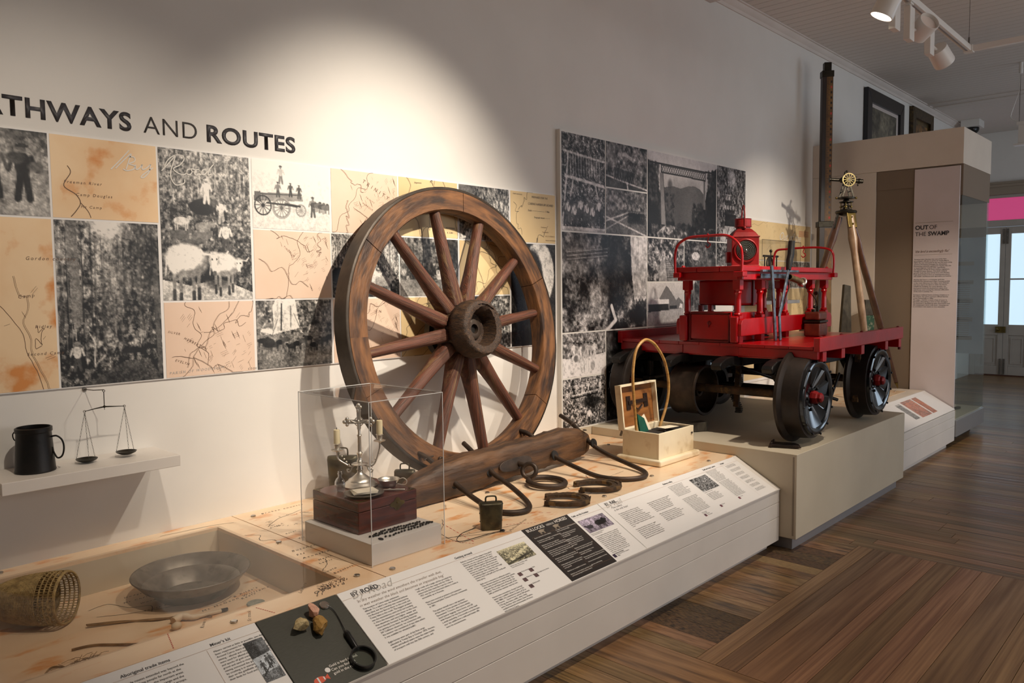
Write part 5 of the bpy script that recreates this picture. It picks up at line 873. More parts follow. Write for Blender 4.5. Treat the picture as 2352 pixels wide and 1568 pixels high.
MB().prism(esc, (1.885, 2.3845, .663), (1, 0, 0), (0, 0, 1), (0, -1, 0), .002).ball((1.885, 2.382, .668), .005).obj('lock_plate', BRASS, ct)
cm = MB()
for cx, cy, sx, sy in ((1.704, 2.387, 1, 1), (1.983, 2.387, -1, 1), (1.704, 2.69, 1, -1), (1.983, 2.69, -1, -1)): cm.prism([(0, 0), (.05 * sx, 0), (.035 * sx, .012 * sy), (.015 * sx, .016 * sy), (.012 * sx, .034 * sy), (0, .05 * sy)], (cx, cy, .7022), (1, 0, 0), (0, 1, 0), (0, 0, 1), .0008)
cm.obj('corner_inlay', BRASS, ct)
zc = .703
# candelabra
cx, cy = 1.868, 2.60; ca = thing('candelabra', 'ornate silver cross candelabra with two branches on the red-brown chest', 'candelabra', (cx, cy, zc))
MB().lathe([(0, 0), (.070, 0), (.071, .004), (.066, .008), (.062, .010), (.058, .016), (.050, .020), (.047, .027), (.036, .033), (.030, .038), (.020, .046), (.013, .052), (.010, .060), (.014, .066), (.011, .072), (.009, .080), (.030, .086), (.034, .089), (.030, .092), (.010, .096), (.012, .102), (.008, .108), (.010, .130), (.014, .134), (.008, .140), (.007, .20), (.010, .206), (.006, .212), (.006, .235), (.0, .238)], (cx, cy, zc), (0, 0, 1), 40).obj('base_and_stem', SILVER, ca, smooth=40)
aR = Vector((.68, -.73, 0)).normalized(); bR = Vector((.73, .68, 0)); O = Vector((cx, cy, zc)); Zv = Vector((0, 0, 1))
cr_ = MB(); cb_ = O + Zv * .262
cr_.beam(cb_ - aR * .050, cb_ + aR * .050, .013, .015).beam(cb_ - Zv * .03, cb_ + Zv * .06, .013, .014, aR)
for e in (-1, 1): cr_.ball(cb_ + aR * (.058 * e), .009).ball(cb_ + aR * (.048 * e) + Zv * .012, .008).ball(cb_ + aR * (.048 * e) - Zv * .012, .008).ball(cb_ + aR * (.038 * e), .009)
cr_.ball(cb_ + Zv * .068, .008).ball(cb_ + Zv * .06 + aR * .008, .006).ball(cb_ + Zv * .06 - aR * .008, .006).ball(cb_ + Zv * .045, .011, (1, .6, 1))
cr_.tube(circ(cb_ + Zv * .0, .018, aR, Zv, 20), .002, 6, True); cr_.obj('cross', SILVER, ca, smooth=50)
fg = MB(); ff = cb_ - bR * .008
fg.tube([ff + Zv * -.005, ff + Zv * -.02, ff + Zv * -.04, ff + Zv * -.055 + aR * .002], [.005, .0055, .004, .002], 8).ball(ff + Zv * .004, .005).tube([ff - aR * .03 + Zv * .006, ff - aR * .012 - Zv * .002, ff + aR * .012 - Zv * .002, ff + aR * .03 + Zv * .006], .0022, 6).obj('figure_relief', SILVER, ca, smooth=60)
for e, hc_, tp_ in ((-1, .145, -.091), (1, .182, .083)):
    am = MB(); w0 = abs(tp_)
    am.tube(spline([O + Zv * .088 + aR * (e * .012), O + Zv * (.078) + aR * (e * .035), O + Zv * (.090) + aR * (e * .060), O + Zv * (hc_ - .035) + aR * (e * w0 * .96), O + Zv * (hc_ - .006) + aR * (e * w0)], 7), .0034, 8)
    am.tube(spline([O + Zv * .082 + aR * (e * .03), O + Zv * .062 + aR * (e * .036), O + Zv * .055 + aR * (e * .048), O + Zv * .066 + aR * (e * .052), O + Zv * .066 + aR * (e * .043)], 6), .003, 8)
    for k in range(5): am.ball(O + Zv * (.085 + .012 * k) + aR * (e * (.045 + .009 * k)), .0048 - .0004 * k, n=8, m=6)
    a_ = am.obj('branch', SILVER, ca, smooth=60); tb = O + aR * tp_ + Zv * (hc_ - .010)
    MB().lathe([(.004, 0), (.006, .006), (.022, .010), (.025, .013), (.022, .014), (.009, .015), (.011, .020), (.012, .034), (.016, .037), (.013, .039), (.0, .036)], tb, Zv, 28).obj('socket', SILVER, a_, smooth=40)
    setp(MB().lathe([(.0125, 0), (.0128, .052), (.0122, .058), (.004, .060), (.0, .059)], tb + Zv * .0365, Zv, 24, jit=.012).obj('candle', WAX, smooth=50), 'stub of cream candle on the %s branch of the silver candelabra' % ('lower left' if e < 0 else 'higher right'), 'candle', 'candle stubs')
    MB().tube([tb + Zv * .0955, tb + Zv * .100, tb + Zv * .104 + aR * .001], .0013, 6).obj('wick', BLACKI, bpy.data.objects['candle' if e < 0 else 'candle.001'])
bt = thing('glass_bottle', 'small round-bodied clear glass bottle on the left of the chest', 'bottle', (1.757, 2.58, zc))
MB().lathe([(0, .001), (.016, .0), (.018, .003), (.024, .012), (.028, .025), (.027, .038), (.018, .052), (.010, .056), (.009, .068), (.0125, .069), (.0125, .072), (.009, .073), (.011, .078), (.010, .080), (.007, .080), (.007, .056), (.024, .036), (.0245, .024), (.015, .004), (0, .004)], (1.757, 2.58, zc), Zv, 32, sq=.6, ref=(1, 0, 0)).obj('body', BOTTLE, bt, smooth=50)
pl_ = setp(MB().lathe([(0, .003), (.045, .003), (.060, .008), (.077, .011), (.078, .0125), (.076, .013), (.060, .011), (.043, .0055), (0, .0055)], (1.790, 2.468, zc - .002), Zv, 48).obj('pewter_plate', TIN, smooth=35), 'small pewter plate holding folded linen on the chest', 'plate')
ln = MB()
for k in range(4): M_ = Matrix.Translation((1.790, 2.468, zc + .0115 + k * .0022)) @ Matrix.Rotation(-.42 + .05 * k, 4, 'Z'); b_ = MB(M_).box(-.047 + .002 * k, -.038, 0, .045, .038 - .004 * k, .0018); ln.add(b_.v, b_.f)
setp(ln.obj('folded_linen', CLOTH), 'folded cream linen cloth lying on the pewter plate', 'cloth')
cp = thing('shallow_cup', 'shallow silver cup with loop handle on the right of the chest', 'cup', (1.935, 2.500, zc))
MB().lathe([(0, .001), (.025, .0), (.028, .003), (.037, .018), (.042, .030), (.045, .031), (.043, .029), (.036, .016), (.026, .005), (0, .004)], (1.935, 2.500, zc), Zv, 40).obj('bowl', SILVER, cp, smooth=50)
cb0 = Vector((1.935, 2.500, zc)); MB().tube(spline([cb0 + aR * .042 + Zv * .029, cb0 + aR * .060 + Zv * .034, cb0 + aR * .074 + Zv * .022, cb0 + aR * .066 + Zv * .006, cb0 + aR * .036 + Zv * .010], 6), .0045, 8, sq=.35).obj('handle', SILVER, cp, smooth=60)
sn = thing('silver_spoon', 'slim silver utensil with turned handle lying by the plate', 'utensil', (1.89, 2.435, zc))
MB().tube([(1.862, 2.475, zc + .003), (1.885, 2.448, zc + .004), (1.893, 2.438, zc + .005), (1.90, 2.43, zc + .004), (1.91, 2.418, zc + .005), (1.935, 2.398, zc + .004)], [.002, .003, .0055, .003, .0045, .003], 10).obj('handle', SILVER, sn, smooth=60); MB().ball((1.855, 2.482, zc + .004), .012, (1, 1, .3), 14, 6).obj('bowl', SILVER, sn, smooth=60)
ro = thing('rosary', 'dark bead rosary laid in rows in front of the chest', 'rosary', (1.85, 2.32, .5805)); rp_ = []
for (xa, ya), (xb, yb), n in (((1.955, 2.335), (1.79, 2.352), 16), ((1.79, 2.352), (1.715, 2.33), 6), ((1.715, 2.33), (1.97, 2.312), 24), ((1.97, 2.312), (1.985, 2.295), 3), ((1.985, 2.295), (1.74, 2.287), 16)):
    for k in range(n): rp_.append(Vector((xa + (xb - xa) * k / n + R.uniform(-.002, .002), ya + (yb - ya) * k / n + R.uniform(-.004, .004), .5845)))
MB().tube(rp_, .0007, 4).obj('thread', BLACKI, ro); bb = None
for i, p_ in enumerate(rp_[::1]):
    if bb is None: bb = MB().ball(p_, .0042, (1.2, 1, .9), 10, 6).obj('bead', BRASSD, ro, smooth=80); b0_ = p_
    else: c_ = bb.copy(); COL.objects.link(c_); c_.parent = ro; c_.location = p_ - b0_
MB().lathe([(0, 0), (.013, 0), (.013, .003), (0, .0035)], (1.728, 2.286, .5808), Zv, 20, sq=.6).obj('medal', BRASSD, ro, smooth=40)
# ================================================================ BELLS
def bell(name, lab, c, rot, wb, wt, db, dt, h, hh, extra=None, m=None, group='stock bells'):
    r_ = thing(name, lab, 'bell', c, group); M_ = Matrix.Translation(c) @ Matrix.Rotation(rot, 4, 'Z'); m = m or mat('bell_iron_' + str(len(bpy.data.materials)), (92, 84, 62), (54, 50, 40), 18, .38, .6, bump=.5, c3=(90, 76, 52), s3=14)
    b = MB(M_); n = 28; vs = []; lv = [(0, 1, 1), (.0, .93, .93), (.9, None, None), (.96, .5, .5), (1, .9, .6)]
    def sec(w_, d_, z): return [(math.copysign(abs(math.cos(q)) ** .45, math.cos(q)) * w_ / 2, math.copysign(abs(math.sin(q)) ** .6, math.sin(q)) * d_ / 2, z) for q in [2 * math.pi * k / n for k in range(n)]]
    L_ = [sec(wb * .94, db * .9, .004), sec(wb, db, 0), sec(wb * 1.02, db * 1.02, .01)] + [sec(wb + (wt - wb) * t_, db + (dt - db) * t_, h * t_) for t_ in (.25, .5, .75, .93)] + [sec(wt * .97, dt * .7, h * .985), sec(wt * .85, dt * .25, h)]
    for s_ in L_: vs += s_
    fs = [(i * n + k, i * n + (k + 1) % n, (i + 1) * n + (k + 1) % n, (i + 1) * n + k) for i in range(len(L_) - 1) for k in range(n)] + [tuple((len(L_) - 1) * n + k for k in range(n)), tuple(range(n))[::-1]]
    b.add(vs, fs); b.obj('body', m, r_, smooth=40)
    s_ = MB(M_)
    for e in (-1, 1):
        for zz_ in (.3, .6, .9): s_.cyl((e * (wb + (wt - wb) * zz_) / 2 * .98, 0, h * zz_), (e * ((wb + (wt - wb) * zz_) / 2 + .002), 0, h * zz_), .003, n=8)
    s_.obj('rivet', m, r_)
    MB(M_).tube(spline([(-.021, 0, h - .004), (-.022, 0, h + hh * .6), (-.015, 0, h + hh), (.015, 0, h + hh), (.022, 0, h + hh * .6), (.021, 0, h - .004)], 5), .0036, 8).obj('loop_handle', m, r_, smooth=60); return r_
bell('stock_bell', 'squarish dark iron stock bell standing beside the front yoke bow', (2.265, 2.245, ZT_ + .001), -.62, .088, .100, .040, .048, .116, .022)
bell('stock_bell', 'tall black stock bell standing on the table behind the silver candelabra', (2.125, 3.09, ZT_ + .001), -.75, .125, .150, .06, .07, .215, .034)
bell('stock_bell', 'small black stock bell behind the silver cup, nearest the wagon wheel', (2.375, 2.94, ZT_ + .001), -.9, .115, .10, .05, .055, .125, .028)
setp(MB().tube(spline([(2.23, 2.30, ZT_ + .003), (2.14, 2.29, ZT_ + .0025), (2.07, 2.245, ZT_ + .0025), (2.08, 2.215, ZT_ + .0025), (2.20, 2.205, ZT_ + .0025), (2.27, 2.19, ZT_ + .004)], 7), .0013, 5).tube(circ((2.27, 2.185, ZT_ + .006), .008, (1, 0, 0), (0, 1, 0), 14), .003, 6, True).obj('security_wire', PLASTIC, smooth=60), 'thin black looped security wire on the map beside the small bell', 'wire')
# ================================================================ YOKE
yk = thing('bullock_yoke', 'heavy dark wooden bullock yoke with iron bows lying before the wagon wheel', 'yoke', (2.95, 2.76, ZT_))
secs = [(2.215, 2.745, .055, .045, .062), (2.26, 2.75, .075, .055, .066), (2.34, 2.755, .092, .064, .074), (2.45, 2.76, .105, .070, .086), (2.56, 2.76, .112, .072, .092), (2.66, 2.76, .108, .070, .098), (2.78, 2.765, .098, .068, .103), (2.90, 2.77, .102, .070, .105), (3.05, 2.775, .104, .070, .106), (3.18, 2.78, .100, .068, .104), (3.28, 2.785, .106, .070, .108), (3.40, 2.795, .108, .070, .108), (3.50, 2.80, .098, .064, .102), (3.58, 2.805, .082, .056, .094), (3.62, 2.81, .060, .045, .088)]
yb = MB(); n = 22; vs = []; SS = spline([(a, b, 0) for a, b, *_ in secs], 4); prm = spline([(c_, d_, e_) for *_, c_, d_, e_ in secs], 4)
for P_, Q_ in zip(SS, prm):
    for k in range(n):
        q = 2 * math.pi * k / n; cq, sq_ = math.cos(q), math.sin(q); w_ = Q_.y * math.copysign(abs(cq) ** .55, cq); h_ = Q_.x * .86 * math.copysign(abs(sq_) ** .62, sq_); ns = 1 + .03 * math.sin(P_.x * 40 + 3 * q) + .02 * math.sin(P_.x * 90 + 7 * q) + R.uniform(-.012, .012)
        vs.append((P_.x, P_.y + w_ * ns, max(ZT_ + .0012, ZT_ + Q_.z + h_ * ns)))
yb.add(vs, [(i * n + k, i * n + (k + 1) % n, (i + 1) * n + (k + 1) % n, (i + 1) * n + k) for i in range(len(SS) - 1) for k in range(n)] + [tuple(range(n))[::-1], tuple((len(SS) - 1) * n + k for k in range(n))])
yb.obj('beam', OLDY, yk, smooth=50)
def bow(pts, r=.0125): return MB().tube(spline(pts, 8), r, 14).obj('bow', IRON, yk, smooth=60)
bow([(2.44, 2.93, ZT_ + .20), (2.46, 2.85, ZT_ + .17), (2.475, 2.68, ZT_ + .075), (2.45, 2.52, ZT_ + .035), (2.43, 2.38, ZT_ + .016), (2.47, 2.30, ZT_ + .014), (2.545, 2.29, ZT_ + .014), (2.62, 2.36, ZT_ + .018), (2.69, 2.52, ZT_ + .045), (2.715, 2.68, ZT_ + .09), (2.74, 2.85, ZT_ + .17), (2.75, 2.92, ZT_ + .20)])
bow([(3.20, 2.95, ZT_ + .20), (3.21, 2.86, ZT_ + .18), (3.22, 2.70, ZT_ + .085), (3.215, 2.54, ZT_ + .045), (3.225, 2.40, ZT_ + .018), (3.28, 2.28, ZT_ + .014), (3.38, 2.235, ZT_ + .014), (3.475, 2.29, ZT_ + .016), (3.535, 2.44, ZT_ + .028), (3.56, 2.60, ZT_ + .055), (3.57, 2.72, ZT_ + .10), (3.60, 2.88, ZT_ + .19), (3.61, 2.98, ZT_ + .23)])
for x_, z_ in ((2.475, .075), (2.715, .088), (3.22, .085), (3.57, .098)): MB().lathe([(0, -.004), (.026, -.004), (.024, .003), (0, .004)], (x_, 2.696, ZT_ + z_ + .004), (0, -1, .25), 24, sq=1.1).obj('bow_hole', DARK, yk)  # dark discs on the beam paint the shade inside the bow holes
MB().prism([(.125 * (abs(math.cos(q)) ** .6) * math.copysign(1, math.cos(q)), .032 * math.sin(q)) for q in [k * math.pi / 12 for k in range(24)]], (2.90, 2.697, ZT_ + .098), (1, .02, .02), (0, .25, .97), (0, -1, .25), .010).obj('iron_plate', IRON, yk, bev=.003)
MB().cyl((2.92, 2.70, ZT_ + .10), (2.925, 2.650, ZT_ + .092), .013, n=14).tube(circ((2.930, 2.625, ZT_ + .068), .036, (.5, -.5, .7), (-.1, .8, .6), 28), .0115, 12, True).obj('staple_ring', IRON, yk, smooth=60)
MB().tube(circ((2.955, 2.53, ZT_ + .0205), .093, (.82, .57, .0), (-.57, .82, .05), 44), .0145, 12, True).obj('draught_ring', IRON, yk, smooth=60)
for x_, y_, z_ in ((2.46, 2.86, .175), (3.605, 2.87, .19)): MB().cyl((x_ - .03, y_, ZT_ + z_), (x_ + .03, y_, ZT_ + z_ + .01), .004, n=8).obj('bow_pin', IRON, yk)
for x_ in (2.30, 3.56): MB().lathe([(.012, 0), (.010, .004), (0, .005)], (x_, 2.755, ZT_ + (.132 if x_ < 3 else .172)), (0, -.1, 1), 14).obj('bolt_head', IRON, yk)
# ================================================================ HORSESHOES
def shoe(lab, c, rot, k=1.0, th=.026):
    r_ = thing('horseshoe', lab, 'horseshoe', c, 'draught horseshoes'); M_ = Matrix.Translation(c) @ Matrix.Rotation(rot, 4, 'Z')
    cl_ = spline([(-.050 * k, -.088 * k, 0), (-.066 * k, -.045 * k, 0), (-.073 * k, 0, 0), (-.066 * k, .042 * k, 0), (-.040 * k, .076 * k, 0), (0, .088 * k, 0), (.040 * k, .076 * k, 0), (.066 * k, .042 * k, 0), (.073 * k, 0, 0), (.066 * k, -.045 * k, 0), (.050 * k, -.088 * k, 0)], 5); vs = []; N_ = len(cl_) - 1
    for i in range(N_ + 1):
        t = (cl_[min(i + 1, N_)] - cl_[max(i - 1, 0)]).normalized(); nn = Vector((-t.y, t.x, 0)); s_ = i / N_; w_ = (.012 + .008 * math.sin(math.pi * s_)) * k; ns = R.uniform(-.0012, .0012)
        for a, z_ in ((-w_, .009), (w_ + ns, .008), (w_ + .003 + ns, th * .5), (w_ + ns, th + ns), (w_ * .25, th * .95), (w_ * .15, th * .78), (-w_ * .35, th * .78), (-w_ * .45, th * .98), (-w_, th * .9)): vs.append(cl_[i] + nn * a + Vector((0, 0, z_)))
    k9 = 9; MB(M_).add(vs, [(i * k9 + j, i * k9 + (j + 1) % k9, (i + 1) * k9 + (j + 1) % k9, (i + 1) * k9 + j) for i in range(N_) for j in range(k9)] + [tuple(range(k9))[::-1], tuple(N_ * k9 + j for j in range(k9))]).obj('web', RUST, r_, smooth=50)
    for x_ in (-.052 * k, .052 * k): MB(M_).box(x_ - .012, -.094 * k, .0005, x_ + .012, -.070 * k, .012).obj('heel_calkin', RUST, r_, bev=.002)
    MB(M_).box(-.02, .090 * k, .0005, .02, .108 * k, .013).obj('toe_calkin', RUST, r_, bev=.002); MB(M_).prism([(-.014, 0), (.014, 0), (.006, .02), (-.006, .02)], (0, .104 * k, .012), (1, 0, 0), (0, .2, 1), (0, 1, 0), .005).obj('toe_clip', RUST, r_)
    return r_
s1 = shoe('rusty draught horseshoe nearer the bell, lying flat on the map', (2.775, 2.262, ZT_ + .0005), -2.45, 1.05)
s2 = shoe('rusty draught horseshoe nearer the cream box, lying flat on the map', (3.075, 2.305, ZT_ + .0005), -2.25, 1.12)
# ================================================================ WAGON WHEEL
wc = Vector((2.863, 3.009, 1.2775)); tl, ya = .145, .032; RW = .771
wn = Vector((math.sin(ya) * math.cos(tl), -math.cos(ya) * math.cos(tl), math.sin(tl))); wa = Vector((math.cos(ya), math.sin(ya), 0)); wb_ = wn.cross(wa)
if wb_.z < 0: wb_ = -wb_
wh = thing('wagon_wheel', 'big weathered wooden wagon wheel with twelve spokes leaning against the mural wall', 'wheel', tuple(wc - wb_ * RW))
D_ = -.098
_c0 = tuple(wb_ * RW); polar(OLDW, _c0, (1.3, 9, 9)); polar(SPOKEW, _c0, (22, 1.2, 14)); polar(HUBW, _c0, (1.2, 9, 2))
MB().ring([(RW - .014, -.001), (RW - .004, -.001), (RW, -.004), (RW + .001, D_ + .004), (RW - .003, D_), (RW - .014, D_)], wc, wn, 96, ref=tuple(wb_)).obj('iron_tyre', TYRE, wh, smooth=40)
ri = .645
for k in range(6):
    q0 = math.radians(22 + 60 * k) + .003; q1 = math.radians(82 + 60 * k) - .003; o_ = R.uniform(-.003, .002)
    f_ = MB().arc([(ri + .006, o_), (RW - .0165, o_ + .001), (RW - .0145, -.004), (RW - .0145, D_ + .006), (RW - .02, D_ + .002), (ri + .006, D_ + .004), (ri, D_ + .012), (ri, o_ - .010)], wc, wa, wb_, wn, q0, q1, 16).obj('felloe', OLDW, wh, smooth=35)
for k in range(12):
    q = math.radians(7 + 30 * k); e = wa * math.cos(q) + wb_ * math.sin(q); t_ = wn.cross(e); vs = []; n = 12; K = 12; dish = .0
    for i in range(K + 1):
        s_ = i / K; rr = .14 + (ri + .004 - .14) * s_; wd_ = .036 + (.026 - .036) * min(1, s_ * 1.1); dp = .050 + (.032 - .050) * s_; sqr = .55 + .45 * min(1, max(0, (s_ - .1) * 3)); c_ = wc + e * rr + wn * (-.052 + .008 * (1 - s_))
        for j in range(n):
            a = 2 * math.pi * j / n; ca_, sa_ = math.cos(a), math.sin(a); vs.append(c_ + t_ * (wd_ * math.copysign(abs(ca_) ** sqr, ca_)) + wn * (dp * math.copysign(abs(sa_) ** sqr, sa_)) * 1.0)
    MB().add(vs, [(i * n + j, i * n + (j + 1) % n, (i + 1) * n + (j + 1) % n, (i + 1) * n + j) for i in range(K) for j in range(n)] + [tuple(range(n))[::-1], tuple(K * n + j for j in range(n))]).obj('spoke', SPOKEW, wh, smooth=45)
hubp = [(.085, -.175), (.125, -.170), (.132, -.150), (.132, -.120), (.150, -.105), (.165, -.09), (.168, -.02), (.158, .00), (.162, .02), (.178, .035), (.180, .06), (.176, .10), (.168, .125), (.158, .137), (.146, .14)]
hb = MB(); n = 64; a_, b_, d_ = wa, wb_, wn; vs = []
hubp = [(r_ * .86, h_) for r_, h_ in hubp]
inner = [(.118, .138), (.098, .132), (.090, .09), (.084, .05), (.060, .045), (.055, .044)]
for r_, h_ in hubp + inner:
    for k in range(n):
        q = 2 * math.pi * k / n; ns = 1 + (.005 * math.sin(5 * q + h_ * 30) + .006 * math.sin(17 * q) + R.uniform(-.012, .012)) * (1 if h_ > .02 else .2)
        if r_ < .125 and h_ > .08: ns += .20 * max(0, math.cos(q - 1.2)) ** 6 * (h_ - .08) / .06
        vs.append(wc + (a_ * math.cos(q) + b_ * math.sin(q)) * r_ * ns + d_ * (h_ + (R.uniform(-.003, .003) if h_ > .12 else 0)))
m_ = len(hubp + inner); hb.add(vs, [(i * n + k, i * n + (k + 1) % n, (i + 1) * n + (k + 1) % n, (i + 1) * n + k) for i in range(m_ - 1) for k in range(n)] + [tuple(range(n))[::-1]]); hub = hb.obj('hub', HUBW, wh, smooth=50)
MB().ring([(.024, .04), (.052, .046), (.054, .06), (.046, .066), (.026, .066), (.022, .05)], wc, wn, 36).obj('axle_box', IRON, hub, smooth=40)
MB().lathe([(0, .047), (.024, .047)], wc, wn, 24).obj('axle_hole', DARK, hub)  # dark disc paints the shade inside the hub opening
MB().ring([(.10, -.172), (.142, -.172), (.142, -.132), (.10, -.132)], wc, wn, 48).obj('hub_band', TYRE, hub, smooth=40)
for q, r_ in ((-1.02, .70), (-1.52, .665), (-2.0, .70)): p_ = wc + (wa * math.cos(q) + wb_ * math.sin(q)) * r_; MB().lathe([(.014, 0), (.014, .01), (.008, .012), (.007, .020), (0, .021)], p_ + wn * .0, wn, 8).obj('rim_bolt', IRON, wh)
# ================================================================ CREAM TICKET BOX WITH CANE HOOP
bx = thing('signal_box', 'chipped cream wooden box standing open with its lid propped up', 'box', (3.88, 2.455, ZT_))
b = MB(); X0_, X1_, Y0_, Y1_, tk = 3.692, 4.068, 2.338, 2.582, .012
b.box(X0_, Y0_, .535, X1_, Y0_ + tk, .680).box(X0_, Y1_ - tk, .535, X1_, Y1_, .680).box(X0_, Y0_ + tk, .535, X0_ + tk, Y1_ - tk, .680).box(X1_ - tk, Y0_ + tk, .535, X1_, Y1_ - tk, .680).box(X0_ + tk, Y0_ + tk, .535, X1_ - tk, Y1_ - tk, .545)
b.obj('body', BOXW, bx, bev=.002); MB().box(3.664, 2.310, ZT_ + .0005, 4.096, 2.608, .535).obj('base_moulding', BOXW, bx, bev=.010, seg=3)
MB().box(3.74, Y0_ + tk, .652, X1_ - tk, 2.50, .668).obj('inner_tray', DARK, bx); MB().lathe([(.006, 0), (.005, .008), (.009, .010), (.008, .016), (0, .017)], (3.80, 2.37, .668), Zv, 14).lathe([(.006, 0), (.005, .008), (.009, .010), (.008, .016), (0, .017)], (3.95, 2.45, .668), Zv, 14).obj('tray_knob', BLACKI, bx, smooth=40)
lu, lv_, ln_ = Vector((1, 0, 0)), Vector((0, .11, .994)), Vector((0, -.994, .11)); lo0 = Vector((3.694, 2.600, .668)); LW, LH, LT = .376, .262, .038
def lbox(b, a0, a1, c0, c1, n0, n1): return b.prism([(a0, c0), (a1, c0), (a1, c1), (a0, c1)], lo0 + ln_ * n0, lu, lv_, ln_, n1 - n0)
l_ = MB(); lbox(l_, 0, .012, 0, LH, -.012, LT - .01); lbox(l_, LW - .012, LW, 0, LH, -.012, LT - .01); lbox(l_, .012, LW - .012, LH - .012, LH, -.012, LT - .01); lbox(l_, .012, LW - .012, 0, .012, -.012, LT - .01)
lid = l_.obj('lid', BOXW, bx, bev=.0015); l_ = MB(); lbox(l_, .012, LW - .012, .012, LH - .012, -.010, -.002); l_.obj('lid_lining', LIDW, lid)
l_ = MB(); lbox(l_, .085, .125, .11, .19, -.002, .003); lbox(l_, .265, .305, .11, .19, -.002, .003); lbox(l_, .100, .290, .140, .162, .003, .008); l_.obj('lid_bracket', STAFFD, lid)
l_ = MB(); l_.tube(spline([lo0 + lu * .15 + lv_ * .13 + ln_ * .004, lo0 + lu * .19 + lv_ * .105 + ln_ * .008, lo0 + lu * .24 + lv_ * .125 + ln_ * .004], 5), .008, 8, sq=.4).obj('leather_loop', STAFFD, lid)
MB().cyl((3.70, 2.590, .672), (3.70, 2.602, .640), .007, n=10).cyl((4.05, 2.590, .672), (4.05, 2.602, .650), .007, n=10).obj('hinge', TIN, bx)
for i, (x_, y_) in enumerate(((X1_ - .02, Y0_ - .001),)): MB().box(x_ - .012, y_ - .004, .635, x_ + .004, y_, .645).obj('catch', TIN, bx)
setp(MB().tube(spline([(3.728, 2.50, .600), (3.712, 2.50, .68), (3.702, 2.50, .75), (3.676, 2.50, .95), (3.682, 2.50, 1.06), (3.712, 2.50, 1.145), (3.790, 2.50, 1.193), (3.87, 2.50, 1.178), (3.94, 2.50, 1.13), (4.01, 2.50, 1.05), (4.05, 2.50, .94), (4.05, 2.50, .855), (4.02, 2.50, .77), (3.965, 2.50, .68), (3.93, 2.50, .61)], 8), .0085, 12).obj('cane_hoop', CANE, smooth=60), 'tall bent cane hoop standing upright in the open cream box', 'hoop')
setp(MB().prism([(0, 0), (.075, -.015), (.05, .07), (.0, .10)], (3.725, 2.495, .672), (.98, -.17, 0), (0, .2, 1), (0, -1, .2), .012).obj('green_flag', GREEN, bev=.002), 'folded dark green felt cloth poking out of the cream box', 'cloth')
setp(MB().prism([(0, 0), (.052, -.01), (.020, .088), (-.022, .062)], (3.80, 2.505, .672), (.96, -.28, 0), (0, .25, 1), (0, -1, .25), .0012).obj('paper_tag', PAPER), 'small upright cream paper tag in the open cream box', 'paper')
setp(MB().prism([(0, 0), (.12, 0), (.11, .06), (.0, .065)], (3.83, 2.385, .6868), (.98, -.17, 0), (.17, .98, 0), (0, 0, 1), .001).obj('paper_slip', PAPER), 'flat cream paper slip lying on the dark tray of the cream box', 'paper')
# ================================================================ OLD SLEEPER PIECE, SPIKES
PZ = .5555
setp(MB().beam((4.33, 2.66, PZ + .031), (4.56, 2.54, PZ + .031), .07, .06).obj('timber_offcut', PEGW, bev=.004), 'short dark weathered timber offcut on the platform behind the cream box', 'timber')
for i, (p, q, lab) in enumerate((((4.325, 1.972, 0), (4.385, 1.822, 0), 'rusty railway spike nearest the platform edge'), ((4.365, 1.985, 0), (4.420, 1.842, 0), 'rusty railway spike in the middle of the three, head turned up'), ((4.410, 1.995, 0), (4.450, 1.862, 0), 'rusty railway spike of the three nearest the trolley wheel'))):
    sk = thing('railway_spike', lab, 'spike', (p[0], p[1], PZ), 'railway spikes'); P_, Q_ = Vector((p[0], p[1], PZ + .0095)), Vector((q[0], q[1], PZ + .0095)); d_ = (Q_ - P_).normalized()
    MB().beam(P_, Q_ - d_ * .025, .018, .018).beam(Q_ - d_ * .025, Q_, .018, .018, w1=.016, h1=.004).obj('shank', SPIKEI, sk, bev=.002); MB().beam(P_ - d_ * .016, P_ + d_ * .002, .030, .018).beam(P_ - d_ * .012, P_ - d_ * .002 + Vector((0, 0, .022)), .02, .012).obj('head', SPIKEI, sk, bev=.004)
# ================================================================ RED TROLLEY
TX0, TX1, TY0, TY1 = 4.53, 6.03, 1.775, 3.20
tr = thing('railway_trolley', 'bright red motor railway trolley with bench and flanged wheels on the cream platform', 'trolley', (5.15, 2.5, PZ))
def part(mb, n, m, par=tr, **k): return mb.obj(n, m, par, **k)
dk = []
xx = TX0; ws = [.30, .30, .30, .30, .30]
# deck boards run with the long side, one object each
yy = TY0 + .04; nb = 9; bw = (TY1 - .04 - yy) / nb
for k in range(nb): part(MB().box(TX0 - .012, yy + k * bw + .001, 1.118, TX1 + .005, yy + (k + 1) * bw - .001, 1.138), 'deck_board', RED, bev=.002)
part(MB().box(TX0 - .015, TY0, 1.108, TX1 + .01, TY0 + .038, 1.192), 'end_board', RED, bev=.004); part(MB().box(TX0 - .015, TY1 - .038, 1.108, TX1 + .01, TY1, 1.192), 'end_board', RED, bev=.004)
part(MB().box(TX0, TY0 + .02, 1.062, TX0 + .04, 2.29, 1.117), 'side_sill', RED, bev=.003); part(MB().box(TX0, 2.29, 1.058, TX0 + .04, 2.685, 1.140), 'side_sill', RED, bev=.003); part(MB().box(TX0, 2.687, 1.062, TX0 + .04, TY1 - .02, 1.117), 'side_sill', RED, bev=.003); part(MB().box(TX1 - .04, TY0 + .02, 1.062, TX1, TY1 - .02, 1.117), 'side_sill', RED, bev=.003)
for x_ in (4.60, 4.895, 5.235, 5.70, 5.985): part(MB().box(x_ - .028, TY0 + .004, 1.048, x_ + .028, TY1 - .004, 1.1075), 'cross_bearer', RED, bev=.003)
